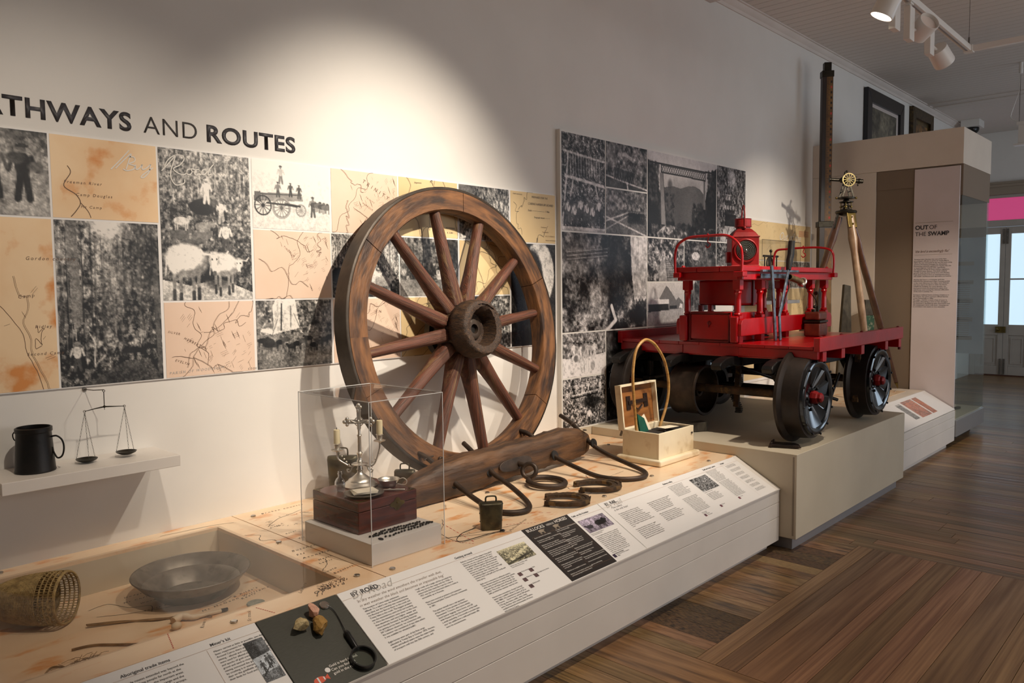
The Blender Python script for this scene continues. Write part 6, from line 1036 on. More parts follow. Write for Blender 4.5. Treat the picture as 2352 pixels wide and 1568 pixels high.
for x_ in (5.995,): part(MB().cyl((x_, TY0 + .01, 1.047), (x_, TY0 + .01, 1.03), .012, n=10), 'bolt_end', REDK)
for x_ in (4.58, 4.9, 5.25, 5.62, 5.98): part(MB().lathe([(.012, 0), (.009, .006), (0, .008)], (x_, TY0 + .02, 1.192), Zv, 12), 'board_bolt', REDK)
# black blocks under the sills
for y_ in (3.10, 2.70, 2.35, 2.02):
    bl = MB(); bl.prism([(-.185, -.012), (-.175, -.040), (-.12, -.030), (-.05, -.012), (.05, -.030), (.20, -.030), (.20, .036), (-.05, .036), (-.11, .028), (-.17, .006)], (4.53, y_ - .035, 1.020), (1, 0, 0), (0, 0, 1), (0, 1, 0), .070); part(bl, 'spring_block', BLACKI, bev=.006)
part(MB().box(4.62, 1.98, .985, 5.95, 2.05, 1.047).box(4.62, 2.93, .985, 5.95, 3.0, 1.047).box(4.62, 2.3, .99, 5.95, 2.36, 1.047).box(4.62, 2.66, .99, 5.95, 2.72, 1.047), 'chassis_frame', BLACKI, bev=.003)
# wheels
ZA = PZ + .277
def rwheel(cx_, sgn, yf, first=[]):   # yf = disc face, sgn -1: face towards the room
    s_ = Vector((0, sgn, 0)); o_ = Vector((cx_, yf, ZA)); ax_, bx_ = Vector((1, 0, 0)), Zv
    t_ = MB().ring([(.205, -.012), (.243, -.018), (.246, -.05), (.250, -.115), (.262, -.122), (.2765, -.132), (.2765, -.150), (.262, -.158), (.215, -.158), (.20, -.10)], o_, s_, 64, ref=(0, 0, 1)); tw = part(t_, 'wheel', WHEELI, smooth=40)
    f_ = MB().ring([(.182, -.004), (.196, .006), (.212, .008), (.224, .002), (.226, -.014), (.200, -.02), (.185, -.016)], o_, s_, 64, ref=(0, 0, 1)); f_.obj('rim_band', WHEELK, tw, smooth=50)
    vs = []; n = 72
    for r_, h_ in ((.186, -.006), (.150, -.016), (.100, -.030), (.062, -.042), (.055, -.036), (.0, -.034)):
        for k in range(n): q = 2 * math.pi * k / n; vs.append(o_ + (ax_ * math.cos(q) + bx_ * math.sin(q)) * r_ + s_ * (h_ + (.013 * (((k * 12 / n) % 1) - .5) * (1 if .09 < r_ < .19 else .3))))
    MB().add(vs, [(i * n + k, i * n + (k + 1) % n, (i + 1) * n + (k + 1) % n, (i + 1) * n + k) for i in range(5) for k in range(n)]).obj('dished_disc', WHEELK, tw, smooth=18)
    b_ = MB()
    for k in range(12): q = 2 * math.pi * (k + .3) / 12; b_.lathe([(.008, 0), (.007, .008), (0, .010)], o_ + (ax_ * math.cos(q) + bx_ * math.sin(q)) * .222 + s_ * .004, s_, 8)
    for k in range(5): q = 2 * math.pi * (k + .5) / 5; b_.lathe([(.011, 0), (.009, .012), (0, .014)], o_ + (ax_ * math.cos(q) + bx_ * math.sin(q)) * .075 + s_ * -.034, s_, 10)
    b_.obj('wheel_bolts', BLACKI, tw); MB().lathe([(.040, -.036), (.042, -.02), (.036, .0), (.030, .006), (.030, .022), (.022, .03), (.010, .031), (0, .031)], o_, s_, 8).obj('hub_cap', REDL, tw, bev=.002); return tw
for cx_ in (4.594, 5.688): rwheel(cx_, -1, 1.815); rwheel(cx_, 1, 3.165)
for cx_ in (4.594, 5.688):
    part(MB().cyl((cx_, 1.86, ZA), (cx_, 3.14, ZA), .026, n=18), 'axle', RUST, smooth=60)
    for y_ in (2.0, 2.98): part(MB().box(cx_ - .05, y_ - .03, ZA - .06, cx_ + .05, y_ + .03, ZA + .05).box(cx_ - .018, y_ - .015, ZA + .05, cx_ + .018, y_ + .015, .99), 'axle_box', BLACKI, bev=.006)
    part(MB().beam((cx_ - .20, 2.0, .985), (cx_ - .05, 2.0, ZA + .03), .03, .03).beam((cx_ + .20, 2.0, .985), (cx_ + .05, 2.0, ZA + .03), .03, .03), 'axle_brace', BLACKI)
dw = part(MB().ring([(.15, -.10), (.165, -.10), (.168, -.09), (.160, -.08), (.160, .08), (.168, .09), (.165, .10), (.15, .10)], (4.62, 2.66, ZA - .02), (0, 1, 0), 56), 'belt_drum', IRON, smooth=40)
MB().ring([(.028, -.05), (.045, -.05), (.045, .05), (.028, .05)], (4.62, 2.66, ZA - .02), (0, 1, 0), 24).beam((4.62, 2.66, ZA - .17), (4.62, 2.66, ZA + .13), .03, .02, (0, 1, 0)).beam((4.475, 2.66, ZA - .02), (4.765, 2.66, ZA - .02), .03, .02).obj('drum_spider', IRON, dw)
# brakes, engine bits under the deck
part(MB().ring([(.10, -.03), (.13, -.03), (.13, .03), (.10, .03)], (5.1, 2.75, .80), (0, 1, 0), 36).cyl((5.1, 2.2, .80), (5.1, 3.0, .80), .018), 'drive_pulley', BLACKI, smooth=40)
ch_ = MB()
for k in range(30): z_ = .985 - k * .0125; ch_.box(5.02 - .016, 2.55 + .02 * math.sin(k * .4) - .02, z_ - .005, 5.02 + .016, 2.55 + .02 * math.sin(k * .4) + .02, z_ + .004)
part(ch_, 'drive_chain', BLACKI)
part(MB().box(5.15, 2.14, .93, 5.42, 2.42, .99).box(5.20, 2.17, .86, 5.38, 2.36, .93).cyl((5.29, 2.16, .90), (5.29, 2.10, .90), .03), 'engine_block', BLACKI, bev=.008)
for k in range(6): part(MB().lathe([(.052, 0), (.052, .006), (.040, .006), (.040, .012)], (5.29, 2.5, 1.14 + .018 * k), Zv, 24), 'cooling_fin', BLACKI, smooth=40)
part(MB().cyl((5.29, 2.5, .90), (5.29, 2.5, 1.13), .05).cyl((5.29, 2.5, 1.248), (5.29, 2.5, 1.27), .02), 'engine_cylinder', BLACKI, smooth=40)
tg = part(MB().box(5.115, 2.105, .915, 5.185, 2.109, .985), 'name_tag', mat('blue_enamel_tag', (120, 150, 176), (90, 120, 150), 40, .4)); text('tag_lettering', 'JAP\n500', .028, (5.122, 2.1045, .955), (1, 0, 0), Zv, INKD, tg, .02, space=1.0)
part(MB().cyl((4.70, 2.35, .97), (5.35, 1.98, .72), .011).cyl((5.35, 1.97, .90), (5.1, 1.93, .76), .008).cyl((4.75, 2.55, .97), (4.56, 2.92, .88), .010), 'brake_rod', BLACKI)
for x_, y_ in ((4.80, 2.42), (5.50, 1.90)): part(MB().beam((x_, y_, 1.04), (x_ - .04, y_, .70), .035, .02), 'brake_hanger', RUST)
part(MB().beam((4.80, 2.05, .83), (5.45, 2.05, .83), .025, .04), 'wheel_tie_bar', BLACKI)
# bench
HB = .0
part(MB().box(4.535, 2.345, 1.141, 4.58, 2.635, 1.335).box(4.575, 2.36, 1.141, 5.0, 2.62, 1.325), 'locker', RED, bev=.003)
dwr = part(MB().box(4.521, 2.358, 1.158, 4.5345, 2.622, 1.318), 'locker_door', RED, bev=.003); MB().box(4.516, 2.350, 1.150, 4.5345, 2.356, 1.326).box(4.516, 2.624, 1.150, 4.5345, 2.630, 1.326).box(4.514, 2.350, 1.142, 4.5345, 2.630, 1.150).box(4.516, 2.350, 1.320, 4.5345, 2.630, 1.328).obj('door_beading', REDK, dwr)
MB().lathe([(.014, 0), (.012, .006), (.006, .008), (0, .008)], (4.521, 2.49, 1.262), (-1, 0, 0), 16).beam((4.513, 2.49, 1.275), (4.513, 2.49, 1.235), .006, .006, (1, 0, 0)).obj('latch', REDK, dwr)
def post(x_, y_, z0=1.14, z1=1.535):
    p_ = MB(); s_ = .024; p_.box(x_ - s_, y_ - s_, z0, x_ + s_, y_ + s_, z0 + .17).box(x_ - s_, y_ - s_, z1 - .06, x_ + s_, y_ + s_, z1)
    p_.lathe([(.022, 0), (.026, .01), (.020, .018), (.019, .09), (.017, .13), (.024, .145), (.020, .155), (.026, .165)], (x_, y_, z0 + .17), Zv, 20); return part(p_, 'turned_post', RED, smooth=35)
for x_, y_ in ((4.565, 2.315), (4.565, 2.672), (4.87, 2.315), (4.87, 2.672), (5.25, 2.315), (5.25, 2.672), (5.69, 2.315), (5.69, 2.672), (5.945, 2.315), (5.945, 2.672)): post(x_, y_)
def skirt(y_): return part(MB().prism([(0, 0), (1.46, 0), (1.46, .075), (1.445, .10), (1.42, .108), (.04, .108), (.012, .10), (0, .075)], (4.508, y_, 1.185), (1, 0, 0), Zv, (0, 1, 0), .024), 'side_skirt', RED, bev=.004)
skirt(2.262); skirt(2.70); part(MB().box(4.50, 2.286, 1.142, 4.53, 2.34, 1.31), 'end_cheek', RED, bev=.010); part(MB().box(4.50, 2.645, 1.142, 4.53, 2.70, 1.31), 'end_cheek', RED, bev=.010)
part(MB().box(4.515, 2.262, 1.536, 5.965, 2.292, 1.588), 'seat_rail', RED, bev=.003); part(MB().box(4.515, 2.69, 1.536, 5.965, 2.72, 1.588), 'seat_rail', RED, bev=.003); part(MB().box(4.515, 2.293, 1.536, 4.55, 2.689, 1.588), 'seat_rail_end', RED, bev=.003); part(MB().box(5.93, 2.293, 1.536, 5.965, 2.689, 1.588), 'seat_rail_end', RED, bev=.003)
for k in range(3): part(MB().box(4.49, 2.246 + k * .16, 1.589, 5.925, 2.246 + (k + 1) * .16 - .003, 1.622), 'seat_board', RED, bev=.003)
tk_ = part(MB().box(4.72, 2.385, 1.372, 5.02, 2.70 - .02, 1.535), 'fuel_tank', RED, bev=.012, seg=3); MB().box(4.90, 2.375, 1.365, 4.935, 2.69, 1.535).obj('tank_strap', REDK, tk_, bev=.003); part(MB().cyl((4.72, 2.66, 1.30), (4.72, 2.66, 1.372), .02), 'tank_foot', REDK)
def hoopbar(x_, hgt, a0=2.26, a1=2.705):
    p_ = spline([(x_, a1 + .01, 1.585), (x_, a1 + .012, 1.70), (x_, a1 - .01, 1.77), (x_, a1 - .09, 1.585 + hgt), (x_, (a0 + a1) / 2, 1.59 + hgt), (x_, a0 + .09, 1.585 + hgt), (x_, a0 + .01, 1.755), (x_, a0 - .012, 1.69), (x_, a0 - .01, 1.585)], 7)
    h_ = part(MB().tube(p_, .0085, 12), 'grab_rail', RED, smooth=60); zt_ = 1.585 + hgt
    MB().tube(spline([(x_, (a0 + a1) / 2 + .008, zt_ - .002), (x_, (a0 + a1) / 2, zt_ + .018), (x_, (a0 + a1) / 2 - .008, zt_), (x_, (a0 + a1) / 2, zt_ - .03), (x_, (a0 + a1) / 2 - .02, zt_ - .05), (x_, (a0 + a1) / 2, zt_ - .068), (x_, (a0 + a1) / 2 + .014, zt_ - .055)], 6), .0038, 8).obj('rail_hook', RED, h_, smooth=60)
    part(MB().box(x_ - .012, a0 - .025, 1.555, x_ + .05, a0 + .04, 1.588), 'rail_bracket', RED, bev=.004); part(MB().box(x_ - .012, a1 - .03, 1.555, x_ + .05, a1 + .02, 1.588), 'rail_bracket', RED, bev=.004); return h_
hoopbar(4.48, .225); hoopbar(5.955, .195)
for x_, y_ in ((4.52, 2.68), (4.52, 2.27), (5.90, 2.28)): part(MB().lathe([(.014, 0), (.010, .010), (0, .013)], (x_, y_, 1.622), Zv, 12), 'carriage_bolt', RED)
# control levers
part(MB().box(4.70, 2.215, 1.585, 5.25, 2.235, 1.600).box(4.72, 2.236, 1.545, 5.1, 2.246, 1.575), 'lever_quadrant', STEEL, bev=.002)
part(MB().beam((4.86, 2.20, 1.14), (4.79, 2.20, 1.625), .030, .014, (0, 1, 0)), 'brake_lever', STEEL, bev=.004)
lv = part(MB().beam((4.90, 2.185, 1.14), (4.89, 2.19, 1.30), .026, .012, (0, 1, 0)).beam((4.885, 2.19, 1.29), (5.03, 2.19, 1.62), .026, .012, (0, 1, 0)), 'hand_lever', STEEL, bev=.004)
MB().tube([(5.02, 2.19, 1.60), (5.035, 2.19, 1.66), (5.055, 2.19, 1.70), (5.065, 2.19, 1.79)], [.016, .022, .022, .021], 14).obj('wrapped_grip', BLACKI, lv, smooth=50)
part(MB().tube(spline([(5.02, 2.20, 1.55), (5.05, 2.20, 1.48), (5.0, 2.20, 1.40), (4.95, 2.20, 1.33)], 6), .004, 6), 'linkage_rod', BLACKI, smooth=60)
# lantern
lt = thing('railway_lantern', 'red railway signal lantern with round ribbed lens standing on the trolley seat', 'lantern', (4.86, 2.44, 1.6225))
ang = math.radians(218); fd = Vector((math.cos(ang), math.sin(ang), 0)); sd = Vector((-fd.y, fd.x, 0)); LO = Vector((4.862, 2.435, 1.6225)); hw = .088
def lp(a, b_, c_): return LO + sd * a + fd * b_ + Zv * c_
LM = FR(LO, sd, fd, Zv); LM = Matrix(((sd.x, fd.x, 0, LO.x), (sd.y, fd.y, 0, LO.y), (0, 0, 1, LO.z), (0, 0, 0, 1)))
MB(LM).box(-hw, -hw, 0, hw, hw, .198).obj('body', REDL, lt, bev=.005)
r_ = MB(LM); r_.box(-hw - .003, -hw - .003, .0, hw + .003, hw + .003, .010).box(-hw - .004, -hw - .004, .192, hw + .004, hw + .004, .200)
r_.box(-.02 - hw, -.03, .03, -hw, .03, .10); r_.obj('body_seams', REDL, lt, bev=.002)
cn = MB(LM); v_ = []
for s_, z_ in ((hw - .002, .200), (hw * .78, .226), (.05, .245), (.046, .25)): v_ += [(-s_, -s_, z_), (s_, -s_, z_), (s_, s_, z_), (-s_, s_, z_)]
cn.add(v_, [(i * 4 + k, i * 4 + (k + 1) % 4, (i + 1) * 4 + (k + 1) % 4, (i + 1) * 4 + k) for i in range(3) for k in range(4)] + [(12, 13, 14, 15)]); cn.obj('roof', REDL, lt, bev=.006)
MB().lathe([(.046, .245), (.046, .26), (.055, .262), (.056, .268), (.053, .270), (.053, .312), (.056, .316), (.050, .318), (.0, .318)], LO, Zv, 32).obj('chimney', REDL, lt, smooth=35)
MB().tube(spline([lp(.0, .052, .255), lp(.0, .054, .33), lp(0, .045, .375), lp(0, .02, .402), lp(0, -.01, .402), lp(0, -.035, .375), lp(0, -.045, .33), lp(0, -.043, .255)], 6), .004, 8).ball(lp(0, .056, .255), .01).obj('bail_handle', REDL, lt, smooth=60)
lc = lp(0, hw, .105)
MB().ring([(.066, 0), (.077, 0), (.077, .012), (.071, .016), (.065, .010)], lc, fd, 44).obj('lens_bezel', REDL, lt, smooth=40)
pr_ = [(.066, .004)]
for k in range(5): r0 = .063 - k * .0108; pr_ += [(r0, .008 + k * .003), (r0 - .005, .014 + k * .003), (r0 - .0085, .009 + k * .003)]
MB().lathe(pr_ + [(0, .026)], lc, fd, 44).obj('ribbed_lens', LENS, lt, smooth=25)
# brass burner lying over the rail + tin can
gb = thing('blow_lamp', 'red-brown square metal can with pump top standing on the trolley deck', 'can', (5.50, 2.20, 1.139))
M_ = Matrix.Translation((5.50, 2.195, 1.139)) @ Matrix.Rotation(.1, 4, 'Z'); CU = mat('coppery_red_can', (132, 62, 44), (92, 46, 36), 12, .35, .5, bump=.3)
MB(M_).box(-.095, -.055, 0, .095, .055, .095).obj('lower_body', CU, gb, bev=.012, seg=3); MB(M_).box(-.098, -.058, .096, .098, .058, .112).obj('seam_band', BRASSD, gb, bev=.004); MB(M_).box(-.092, -.052, .113, .092, .052, .172).obj('upper_body', CU, gb, bev=.014, seg=3)
MB(M_).cyl((-.06, 0, .172), (-.06, 0, .19), .014).cyl((.04, 0, .172), (.04, 0, .21), .011).cyl((.02, .01, .19), (.03, .01, .30), .003).cyl((.024, .01, .30), (.036, .01, .303), .014, n=12).ball((.0, .01, .205), .012).obj('pump_and_cap', BRASSD, gb, smooth=40)
gn = thing('spray_horn', 'worn brass tube with silver clamp fixed under the trolley seat edge', 'tube', (5.2, 2.22, 1.54))
MB().ring([(.017, 0), (.021, 0), (.021, .19), (.017, .19)], (5.06, 2.20, 1.553), (.98, -.0, -.16), 20).obj('tube', mat('worn_brass_tube', (132, 112, 72), (92, 66, 44), 20, .45, .5), gn, smooth=40)
MB().tube(circ((5.265, 2.20, 1.52), .028, (.5, 0, .86), (0, 1, 0), 20), .007, 8, True).ball((5.255, 2.19, 1.505), .02, (1, .7, 1)).obj('clamp', SILVER, gn, smooth=60)
MB().tube(spline([(5.27, 2.20, 1.50), (5.40, 2.20, 1.45), (5.52, 2.20, 1.38), (5.56, 2.205, 1.30), (5.52, 2.20, 1.27)], 6), .0025, 6).obj('thin_wire', BLACKI, gn, smooth=60)
# ================================================================ WALL ACRYLIC CASE WITH SMALL INSTRUMENT
wc_ = thing('wall_display_case', 'clear acrylic wall case with grey shelf behind the trolley seat', 'display case', (6.6, 3.1, 1.38))
qx0, qx1, qy0, qy1, qz0, qz1 = 6.24, 7.02, 2.95, YW - .012, 1.365, 1.88
MB().box(qx0, qy0, qz0 - .03, qx1, qy1, qz0).obj('grey_shelf', KGREY, wc_, bev=.002)
MB().box(qx0, qy0, qz0, qx1, qy0 + .004, qz1).obj('front_pane', PLEX, wc_); MB().box(qx0, qy0 + .004, qz0, qx0 + .004, qy1, qz1).obj('left_pane', PLEX, wc_); MB().box(qx1 - .004, qy0 + .004, qz0, qx1, qy1, qz1).obj('right_pane', PLEX, wc_); MB().box(qx0, qy0, qz1, qx1, qy1, qz1 + .004).obj('top_pane', PLEX, wc_)
eg = MB()
for a in (qx0, qx1): eg.box(a - .002, qy0 - .002, qz0, a + .002, qy0 + .002, qz1 + .004)
eg.box(qx0, qy0 - .002, qz1, qx1, qy0 + .002, qz1 + .006); eg.obj('polished_edges', PLEXE2, wc_)
ti = thing('surveying_level', 'small dark brass surveying instrument inside the acrylic wall case', 'instrument', (6.62, 3.05, 1.366))
MB().lathe([(.07, 0), (.07, .01), (.03, .02), (.025, .10), (.05, .11), (.055, .13), (.03, .14), (.03, .19), (.075, .20), (.08, .22), (.04, .235), (.03, .24)], (6.62, 3.05, 1.366), Zv, 28).obj('pedestal', BRASSD, ti, smooth=40)
MB().tube(circ((6.60, 3.05, 1.69), .055, (1, 0, 0), Zv, 32), .008, 8, True).beam((6.60, 3.05, 1.61), (6.60, 3.05, 1.76), .02, .02).cyl((6.50, 3.05, 1.62), (6.72, 3.05, 1.62), .035).obj('wheel_and_barrel', BRASSD, ti, smooth=50)
MB().cyl((6.50, 3.05, 1.60), (6.50, 3.05, 1.755), .006).cyl((6.74, 3.05, 1.60), (6.74, 3.05, 1.755), .006).cyl((6.48, 3.05, 1.755), (6.76, 3.05, 1.755), .010).cyl((6.62, 3.05, 1.755), (6.62, 3.05, 1.79), .005).ball((6.62, 3.05, 1.80), .014).obj('carrying_frame', BRASSD, ti, smooth=50)
# ================================================================ STAFF, TRIPOD, PEGS
Z2_ = .5005
sg = thing('levelling_staff', 'very tall dark wooden surveyor levelling staff standing upright near the kiosk', 'staff', (7.74, 3.015, Z2_))
SM = Matrix.Translation((7.74, 3.015, Z2_)) @ Matrix.Rotation(math.radians(-52), 4, 'Z')   # local x along the face seen from the room, face to -y
MB(SM).box(-.062, -.035, 0, .062, .055, 1.60).obj('lower_section', STAFFD, sg, bev=.003); MB(SM).box(-.072, -.042, 1.56, .072, .062, 1.615).obj('collar', BRASSD, sg, bev=.003)
up_ = MB(SM).box(-.050, -.026, 1.615, .050, .046, 3.02).obj('upper_section', STAFFD, sg, bev=.003); MB(SM).box(-.056, -.032, 3.0, .056, .052, 3.06).box(-.034, -.02, 3.06, .034, .04, 3.14).obj('top_cap', BRASSD, sg, bev=.004)
MB(SM).box(-.012, -.0275, 1.62, .046, -.0262, 3.0).obj('scale_face', STAFFY, up_); fs_ = MB(SM).box(-.012, -.0365, .02, .058, -.0352, 1.55).obj('scale_face', STAFFY, bpy.data.objects['lower_section'])
gm = MB(SM); gr = MB(SM)
for k in range(138): z_ = 1.625 + k * .010; gm.box(-.010, -.0282, z_, (.004 if k % 5 else .016), -.0276, z_ + .0035)
for k in range(27): z_ = 1.64 + k * .05; (gr if k % 5 == 0 else gm).box(.024, -.0282, z_, .040, -.0276, z_ + .022)
gm.obj('scale_marks', STAFFD, up_); gr.obj('red_marks', INKR, up_)
gm = MB(SM)
for k in range(150): z_ = .03 + k * .010; gm.box(-.010, -.0372, z_, (.006 if k % 5 else .02), -.0366, z_ + .0035)
gm.obj('scale_marks', STAFFD, bpy.data.objects['lower_section'])
MB(SM).box(-.068, -.040, 1.05, .068, .060, 1.09).obj('band', BRASSD, sg, bev=.003)
tp3 = thing('theodolite_tripod', 'dark wooden three-legged surveyor tripod standing behind the trolley', 'tripod', (7.15, 2.6, Z2_))
AP = Vector((7.15, 2.6, 2.10)); feet = [Vector((7.94, 2.37, Z2_)), Vector((6.93, 2.265, Z2_)), Vector((6.88, 3.05, Z2_))]
hd_ = Vector((7.15, 2.6, 2.135))
MB().lathe([(.02, -.03), (.06, -.02), (.088, -.005), (.092, .008), (.085, .018), (.05, .022), (0, .022)], hd_, Zv, 32).obj('head_plate', BRASSD, tp3, smooth=40)
for i, f_ in enumerate(feet):
    d_ = (f_ - AP); o0 = Vector((d_.x, d_.y, 0)).normalized(); top = AP + o0 * .055 + Vector((0, 0, .0)); m_ = TRIW2 if i == 1 else TRIW; k1 = top + (f_ - top) * .12; k2 = top + (f_ - top) * .96
    a_, b_, _d = basis(f_ - top, o0); lg = MB()
    lg.tube([top, k1 * .6 + top * .4, k1, top + (f_ - top) * .2, top + (f_ - top) * .55, k2], [.032, .034, .040, .030, .032, .018], 12, sq=.7).obj('leg', m_, tp3, smooth=50)
    L_ = bpy.data.objects[[o.name for o in tp3.children if o.name.startswith('leg')][-1]]
    MB().tube([k2, f_ + (top - f_).normalized() * .05, f_], [.019, .013, .002], 10).obj('foot_spike', BRASS if i == 0 else BRASSD, L_, smooth=40)
    fm_ = MB(); oo = top + o0 * .012
    fm_.beam(oo + Zv * .03, oo - Zv * .10 + o0 * .03, .085, .012, o0); fm_.ball(oo - Zv * .01 + o0 * .012, .010, n=8, m=6).ball(oo - Zv * .07 + o0 * .03, .010, n=8, m=6); fm_.obj('clamp', (BRASS if i == 1 else BRASSD), L_, bev=.003)
th = thing('theodolite', 'antique brass theodolite with telescope and vertical circle mounted on the tripod', 'theodolite', tuple(hd_ + Zv * .022))
T0 = hd_ + Zv * .022; rt = Vector((.68, -.73, 0)).normalized(); fw = Vector((.73, .68, 0)).normalized()
bs = MB().lathe([(.05, .0), (.052, .006), (.030, .010), (.022, .03), (.040, .034), (.042, .040), (.020, .046), (.018, .060), (.055, .066), (.060, .070), (.060, .076), (.030, .080), (.02, .095), (.072, .100), (.074, .112), (.05, .118), (0, .12)], T0, Zv, 36).obj('levelling_base', BRASSD, th, smooth=40)
sw = MB()
for q in (.3, 1.87, 3.44, 5.01): c_ = T0 + Vector((math.cos(q), math.sin(q), 0)) * .042; sw.cyl(c_ + Zv * .006, c_ + Zv * .066, .004, n=8).cyl(c_ + Zv * .024, c_ + Zv * .034, .013, n=14)
for e in (-1, 1): sw.cyl(T0 + rt * (.05 * e) + Zv * .108, T0 + rt * (.085 * e) + Zv * .108, .004, n=8).ball(T0 + rt * (.088 * e) + Zv * .108, .010, n=10, m=6)
sw.obj('foot_screw', BRASS, bs, smooth=40)
yo = MB()
for e in (-1, 1):
    for g_ in (-1, 1): yo.beam(T0 + fw * (.035 * g_) + rt * (.048 * e) + Zv * .118, T0 + fw * (.035 * g_) + rt * (.006 * e) + Zv * .255, .012, .010, fw)
    yo.beam(T0 + fw * -.035 + rt * (.03 * e) + Zv * .165, T0 + fw * .035 + rt * (.03 * e) + Zv * .165, .008, .008)
yo.cyl(T0 - fw * .055 + Zv * .262, T0 + fw * .06 + Zv * .262, .010, n=14).obj('standards', BRASSD, th, smooth=40)
Cc = T0 + Zv * .262
cir = MB().ring([(.050, -.003), (.059, -.003), (.059, .003), (.050, .003)], Cc - fw * .05, fw, 44)
for k in range(6): q = math.pi * k / 6; e_v = rt * math.cos(q) + Zv * math.sin(q); cir.beam(Cc - fw * .05 - e_v * .052, Cc - fw * .05 + e_v * .052, .004, .006, fw)
cir.obj('vertical_circle', mat('bright_brass', (112, 100, 66), (78, 70, 46), 20, .34, .9), th, smooth=40)
tdir = (rt + Zv * -.07).normalized(); Tc = Cc + fw * .0
MB().tube([Tc - tdir * .155, Tc - tdir * .145, Tc - tdir * .14, Tc - tdir * .06, Tc - tdir * .05, Tc + tdir * .05, Tc + tdir * .055, Tc + tdir * .10, Tc + tdir * .105, Tc + tdir * .118, Tc + tdir * .12, Tc + tdir * .142], [.017, .017, .014, .014, .024, .024, .017, .017, .023, .023, .018, .019], 20).obj('telescope', BRASSD, th, smooth=30)
MB().cyl(Tc + tdir * .08 + Zv * .012, Tc + tdir * .08 + Zv * .035, .004, n=8).cyl(Tc + tdir * .08 + Zv * .033, Tc + tdir * .08 + Zv * .037, .012, n=12).obj('focus_screw', BRASSD, th, smooth=50); MB().cyl(Tc + tdir * .10 - Zv * .012, Tc + tdir * .10 - Zv * .035, .004, n=8).ball(Tc + tdir * .10 - Zv * .037, .007, n=8, m=6).obj('focus_screw', BRASSD, th, smooth=50); MB().cyl(Tc - rt * .03 + Zv * .0, Tc - rt * .01 + Zv * .075, .009, n=10).ball(Tc + Zv * .078, .011, n=10, m=6).obj('clamp_arm', BRASSD, th, smooth=40)
setp(MB().prism([(-.075, 0), (.075, 0), (.045, .985), (-.015, 1.0)], (7.74, 2.80, Z2_), (.62, -.78, 0), Zv, (.78, .62, 0), .06).obj('survey_post', PEGW, bev=.004), 'tall dark grey wooden survey post behind the tripod legs', 'post')
pg = thing('survey_peg', 'square survey peg with flaking green paint standing near the kiosk', 'peg', (7.86, 2.625, Z2_)); PM = Matrix.Translation((7.86, 2.625, Z2_)) @ Matrix.Rotation(.55, 4, 'Z')
MB(PM).box(-.042, -.042, 0, .042, .042, .70).obj('painted_shaft', PEGG, pg, bev=.004); MB(PM).box(-.042, -.042, .701, .042, .042, .85).obj('bare_top', PEGW, pg, bev=.005)
# ================================================================ PICTURES
def framed(lab, x0, x1, z0, z1, fm_, fwid, lean, inner, y_=YW - .002):
    r_ = thing('framed_picture', lab, 'picture', ((x0 + x1) / 2, y_, z0)); d_ = .05
    M_ = Matrix.Translation(((x0 + x1) / 2, y_ - .001 - math.sin(lean) * (z1 - z0), z0)) @ Matrix.Rotation(-lean, 4, 'X'); w_, h_ = (x1 - x0) / 2, z1 - z0
    f_ = MB(M_)
    for P_ in ([(-w_, 0), (w_, 0), (w_ - fwid, fwid), (-w_ + fwid, fwid)], [(w_, 0), (w_, h_), (w_ - fwid, h_ - fwid), (w_ - fwid, fwid)], [(w_, h_), (-w_, h_), (-w_ + fwid, h_ - fwid), (w_ - fwid, h_ - fwid)], [(-w_, h_), (-w_, 0), (-w_ + fwid, fwid), (-w_ + fwid, h_ - fwid)]):
        f_.prism(P_, (0, 0, 0), (1, 0, 0), (0, 0, 1), (0, -1, 0), d_)
    f_.obj('frame', fm_, r_, bev=.006); return r_, M_, w_, h_
r_, M_, w_, h_ = framed('black-framed picture with pale mount on the wall above the kiosk', 9.41, 10.72, 2.72, 3.745, FRAMEK, .15, .0, None)
MB(M_).box(-w_ + .15, -.02, .15, w_ - .15, -.006, h_ - .15).obj('mount', MOUNT, r_)
p = Pic(.9, .65, .012, .35, 90); p.grad(.30, .42, 0, 1).tex(.08, .1, 1, con=2); p.ell(.45, .8, .18, .3, .60, .6, .6); p.ell(.62, .85, .12, .25, .55, .6, .5); p.poly([(.2, 1), (.3, .6), (.36, .62), (.4, 1)], .5)
raster('painting', p.rgb((1, .95, .82), .10, 1.0), (10.065 - .44, YW - .0235, 3.745 - .19), (.88, 0, 0), (0, 0, -.62), r_)
r_, M_, w_, h_ = framed('smaller gilt-framed picture with a glowing pale shape beyond the black-framed one', 11.08, 12.0, 2.92, 3.80, FRAMEG, .13, .0, None)
MB(M_).box(-w_ + .13, -.02, .13, w_ - .13, -.006, h_ - .13).obj('slip', BRASS, r_)
p = Pic(.55, .5, .012, .18, 91); p.tex(.05, .1, 1, con=2); p.ell(.5, .62, .14, .42, .75, .25); p.ell(.5, .66, .05, .22, .35, .4)
raster('painting', p.rgb((1, .70, .34), .15, 1.7), (11.54 - .27, YW - .0235, 3.80 - .19), (.54, 0, 0), (0, 0, -.5), r_)
# camera dome
dm = thing('ceiling_camera', 'dark dome security camera on white block at the end of the ceiling', 'camera', (13.3, 3.02, ZC - .1)); MB().box(13.15, 2.90, ZC - .10, 13.45, 3.14, ZC - .0005).obj('mount', FIX, dm); MB().ball((13.3, 3.02, ZC - .12), .09, (1, 1, .9), 20, 10).obj('dome', PLASTIC, dm, smooth=60)
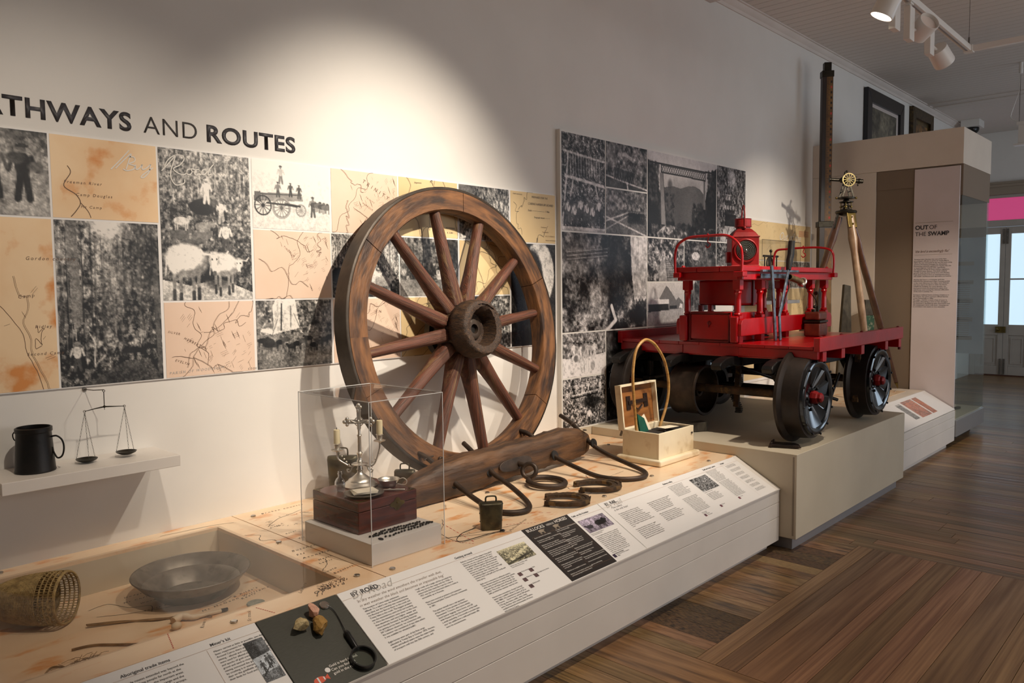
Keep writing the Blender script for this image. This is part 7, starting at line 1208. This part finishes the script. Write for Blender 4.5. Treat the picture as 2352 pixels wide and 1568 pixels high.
# ================================================================ TRACK LIGHTS
tk = thing('light_track', 'white suspended lighting track turning a corner under the ceiling', 'lighting track', (5.0, 1.54, 3.2), 'gallery light fittings')
MB().box(.2, 1.515, 3.195, 6.62, 1.56, 3.235).obj('rail', FIX, tk, bev=.003); MB().box(.3, 1.532, 3.192, 6.55, 1.543, 3.1949).obj('rail_slot', KICK, tk); MB().box(6.575, -2.6, 3.195, 6.62, 1.512, 3.235).obj('cross_rail', FIX, tk, bev=.003); MB().box(6.567, 1.505, 3.190, 6.628, 1.568, 3.240).obj('corner_joint', FIX, tk, bev=.003)
for x_, y_ in ((6.595, 1.537), (3.4, 1.537), (6.595, -1.2)): MB().cyl((x_, y_, 3.24), (x_, y_, ZC), .0018, n=6).cyl((x_, y_, 3.238), (x_, y_, 3.30), .006, n=8).obj('suspension_wire', TIN, tk)
def fixture(lab, x_, tgt, tz=3.195, box_rot=0.0, y_=1.537, lit=True, off=(.12, 0, -.02)):
    r_ = thing('track_spotlight', lab, 'spotlight', (x_, y_, tz), 'gallery light fittings'); M_ = Matrix.Translation((x_, y_, tz)) @ Matrix.Rotation(box_rot, 4, 'Z')
    MB(M_).cyl((0, 0, -.001), (0, 0, -.03), .010).box(-.03, -.015, -.012, .03, .015, -.001).obj('track_adapter', FIX, r_); g_ = MB(M_).box(-.045, -.019, -.225, .045, .019, -.028).obj('gear_box', FIX, r_, bev=.003)
    d_ = (Vector(tgt) - Vector((x_, y_, tz))).normalized(); c_ = M_ @ Vector(off); c_ = c_ - Vector((0, 0, .16))
    MB().lathe([(.040, -.055), (.062, -.05), (.066, .065), (.064, .072), (.060, .072), (.060, .04), (.0, .035)], c_, d_, 36).obj('lamp_head', FIX, r_, smooth=40); MB().lathe([(0, .042), (.050, .044), (.0595, .050)], c_, d_, 32).obj('lens', LAMP if lit else LAMPI, r_, smooth=40)
    MB().cyl(M_ @ Vector((.0, 0, -.15)), c_ - d_ * .02, .010).obj('pivot_arm', FIX, r_); return r_
fixture('nearest track spotlight pointing down at the wall, lens glowing', 4.93, (4.5, 2.6, .8), off=(-.13, .0, .05)); fixture('middle track spotlight with its pale lens turned up towards the room', 5.20, (4.6, .6, 3.75), lit=False, off=(.15, -.03, .03)); fixture('last track spotlight before the corner, head tilted down and away', 5.62, (6.4, 1.3, 2.5), lit=False, off=(.17, -.02, -.03))
# far pendant fitting with cable
pf = thing('pendant_spotlight', 'far suspended spotlight with looped cable at the right edge', 'spotlight', (10.3, 1.78, 3.2), 'gallery light fittings')
MB().box(10.16, -2, 3.22, 10.21, 1.88, 3.26).obj('rail', FIX, pf, bev=.002); MB().box(10.15, 1.79, 3.02, 10.19, 1.86, 3.22).box(10.12, 1.70, 3.00, 10.22, 1.90, 3.02).obj('gear_box', FIX, pf, bev=.002); MB().lathe([(.04, 0), (.07, .02), (.07, .14), (.06, .145), (0, .14)], (10.2, 1.72, 3.10), (0, -1, -.3), 28).obj('lamp_head', FIX, pf, smooth=40); MB().cyl((10.185, 1.86, 3.26), (10.185, 1.86, ZC), .003, n=6).obj('suspension_wire', TIN, pf)
MB().tube(spline([(10.185, 1.80, ZC - .06), (10.185, 1.86, ZC - .10), (10.185, 1.87, 3.6), (10.185, 1.92, 3.42), (10.185, 1.94, 3.32), (10.185, 1.88, 3.27)], 7), .0045, 6).cyl((10.185, 1.86, ZC - .12), (10.185, 1.86, ZC - .001), .02, n=12).obj('power_cable', FIX, pf, smooth=60)
bpy.context.view_layer.update()
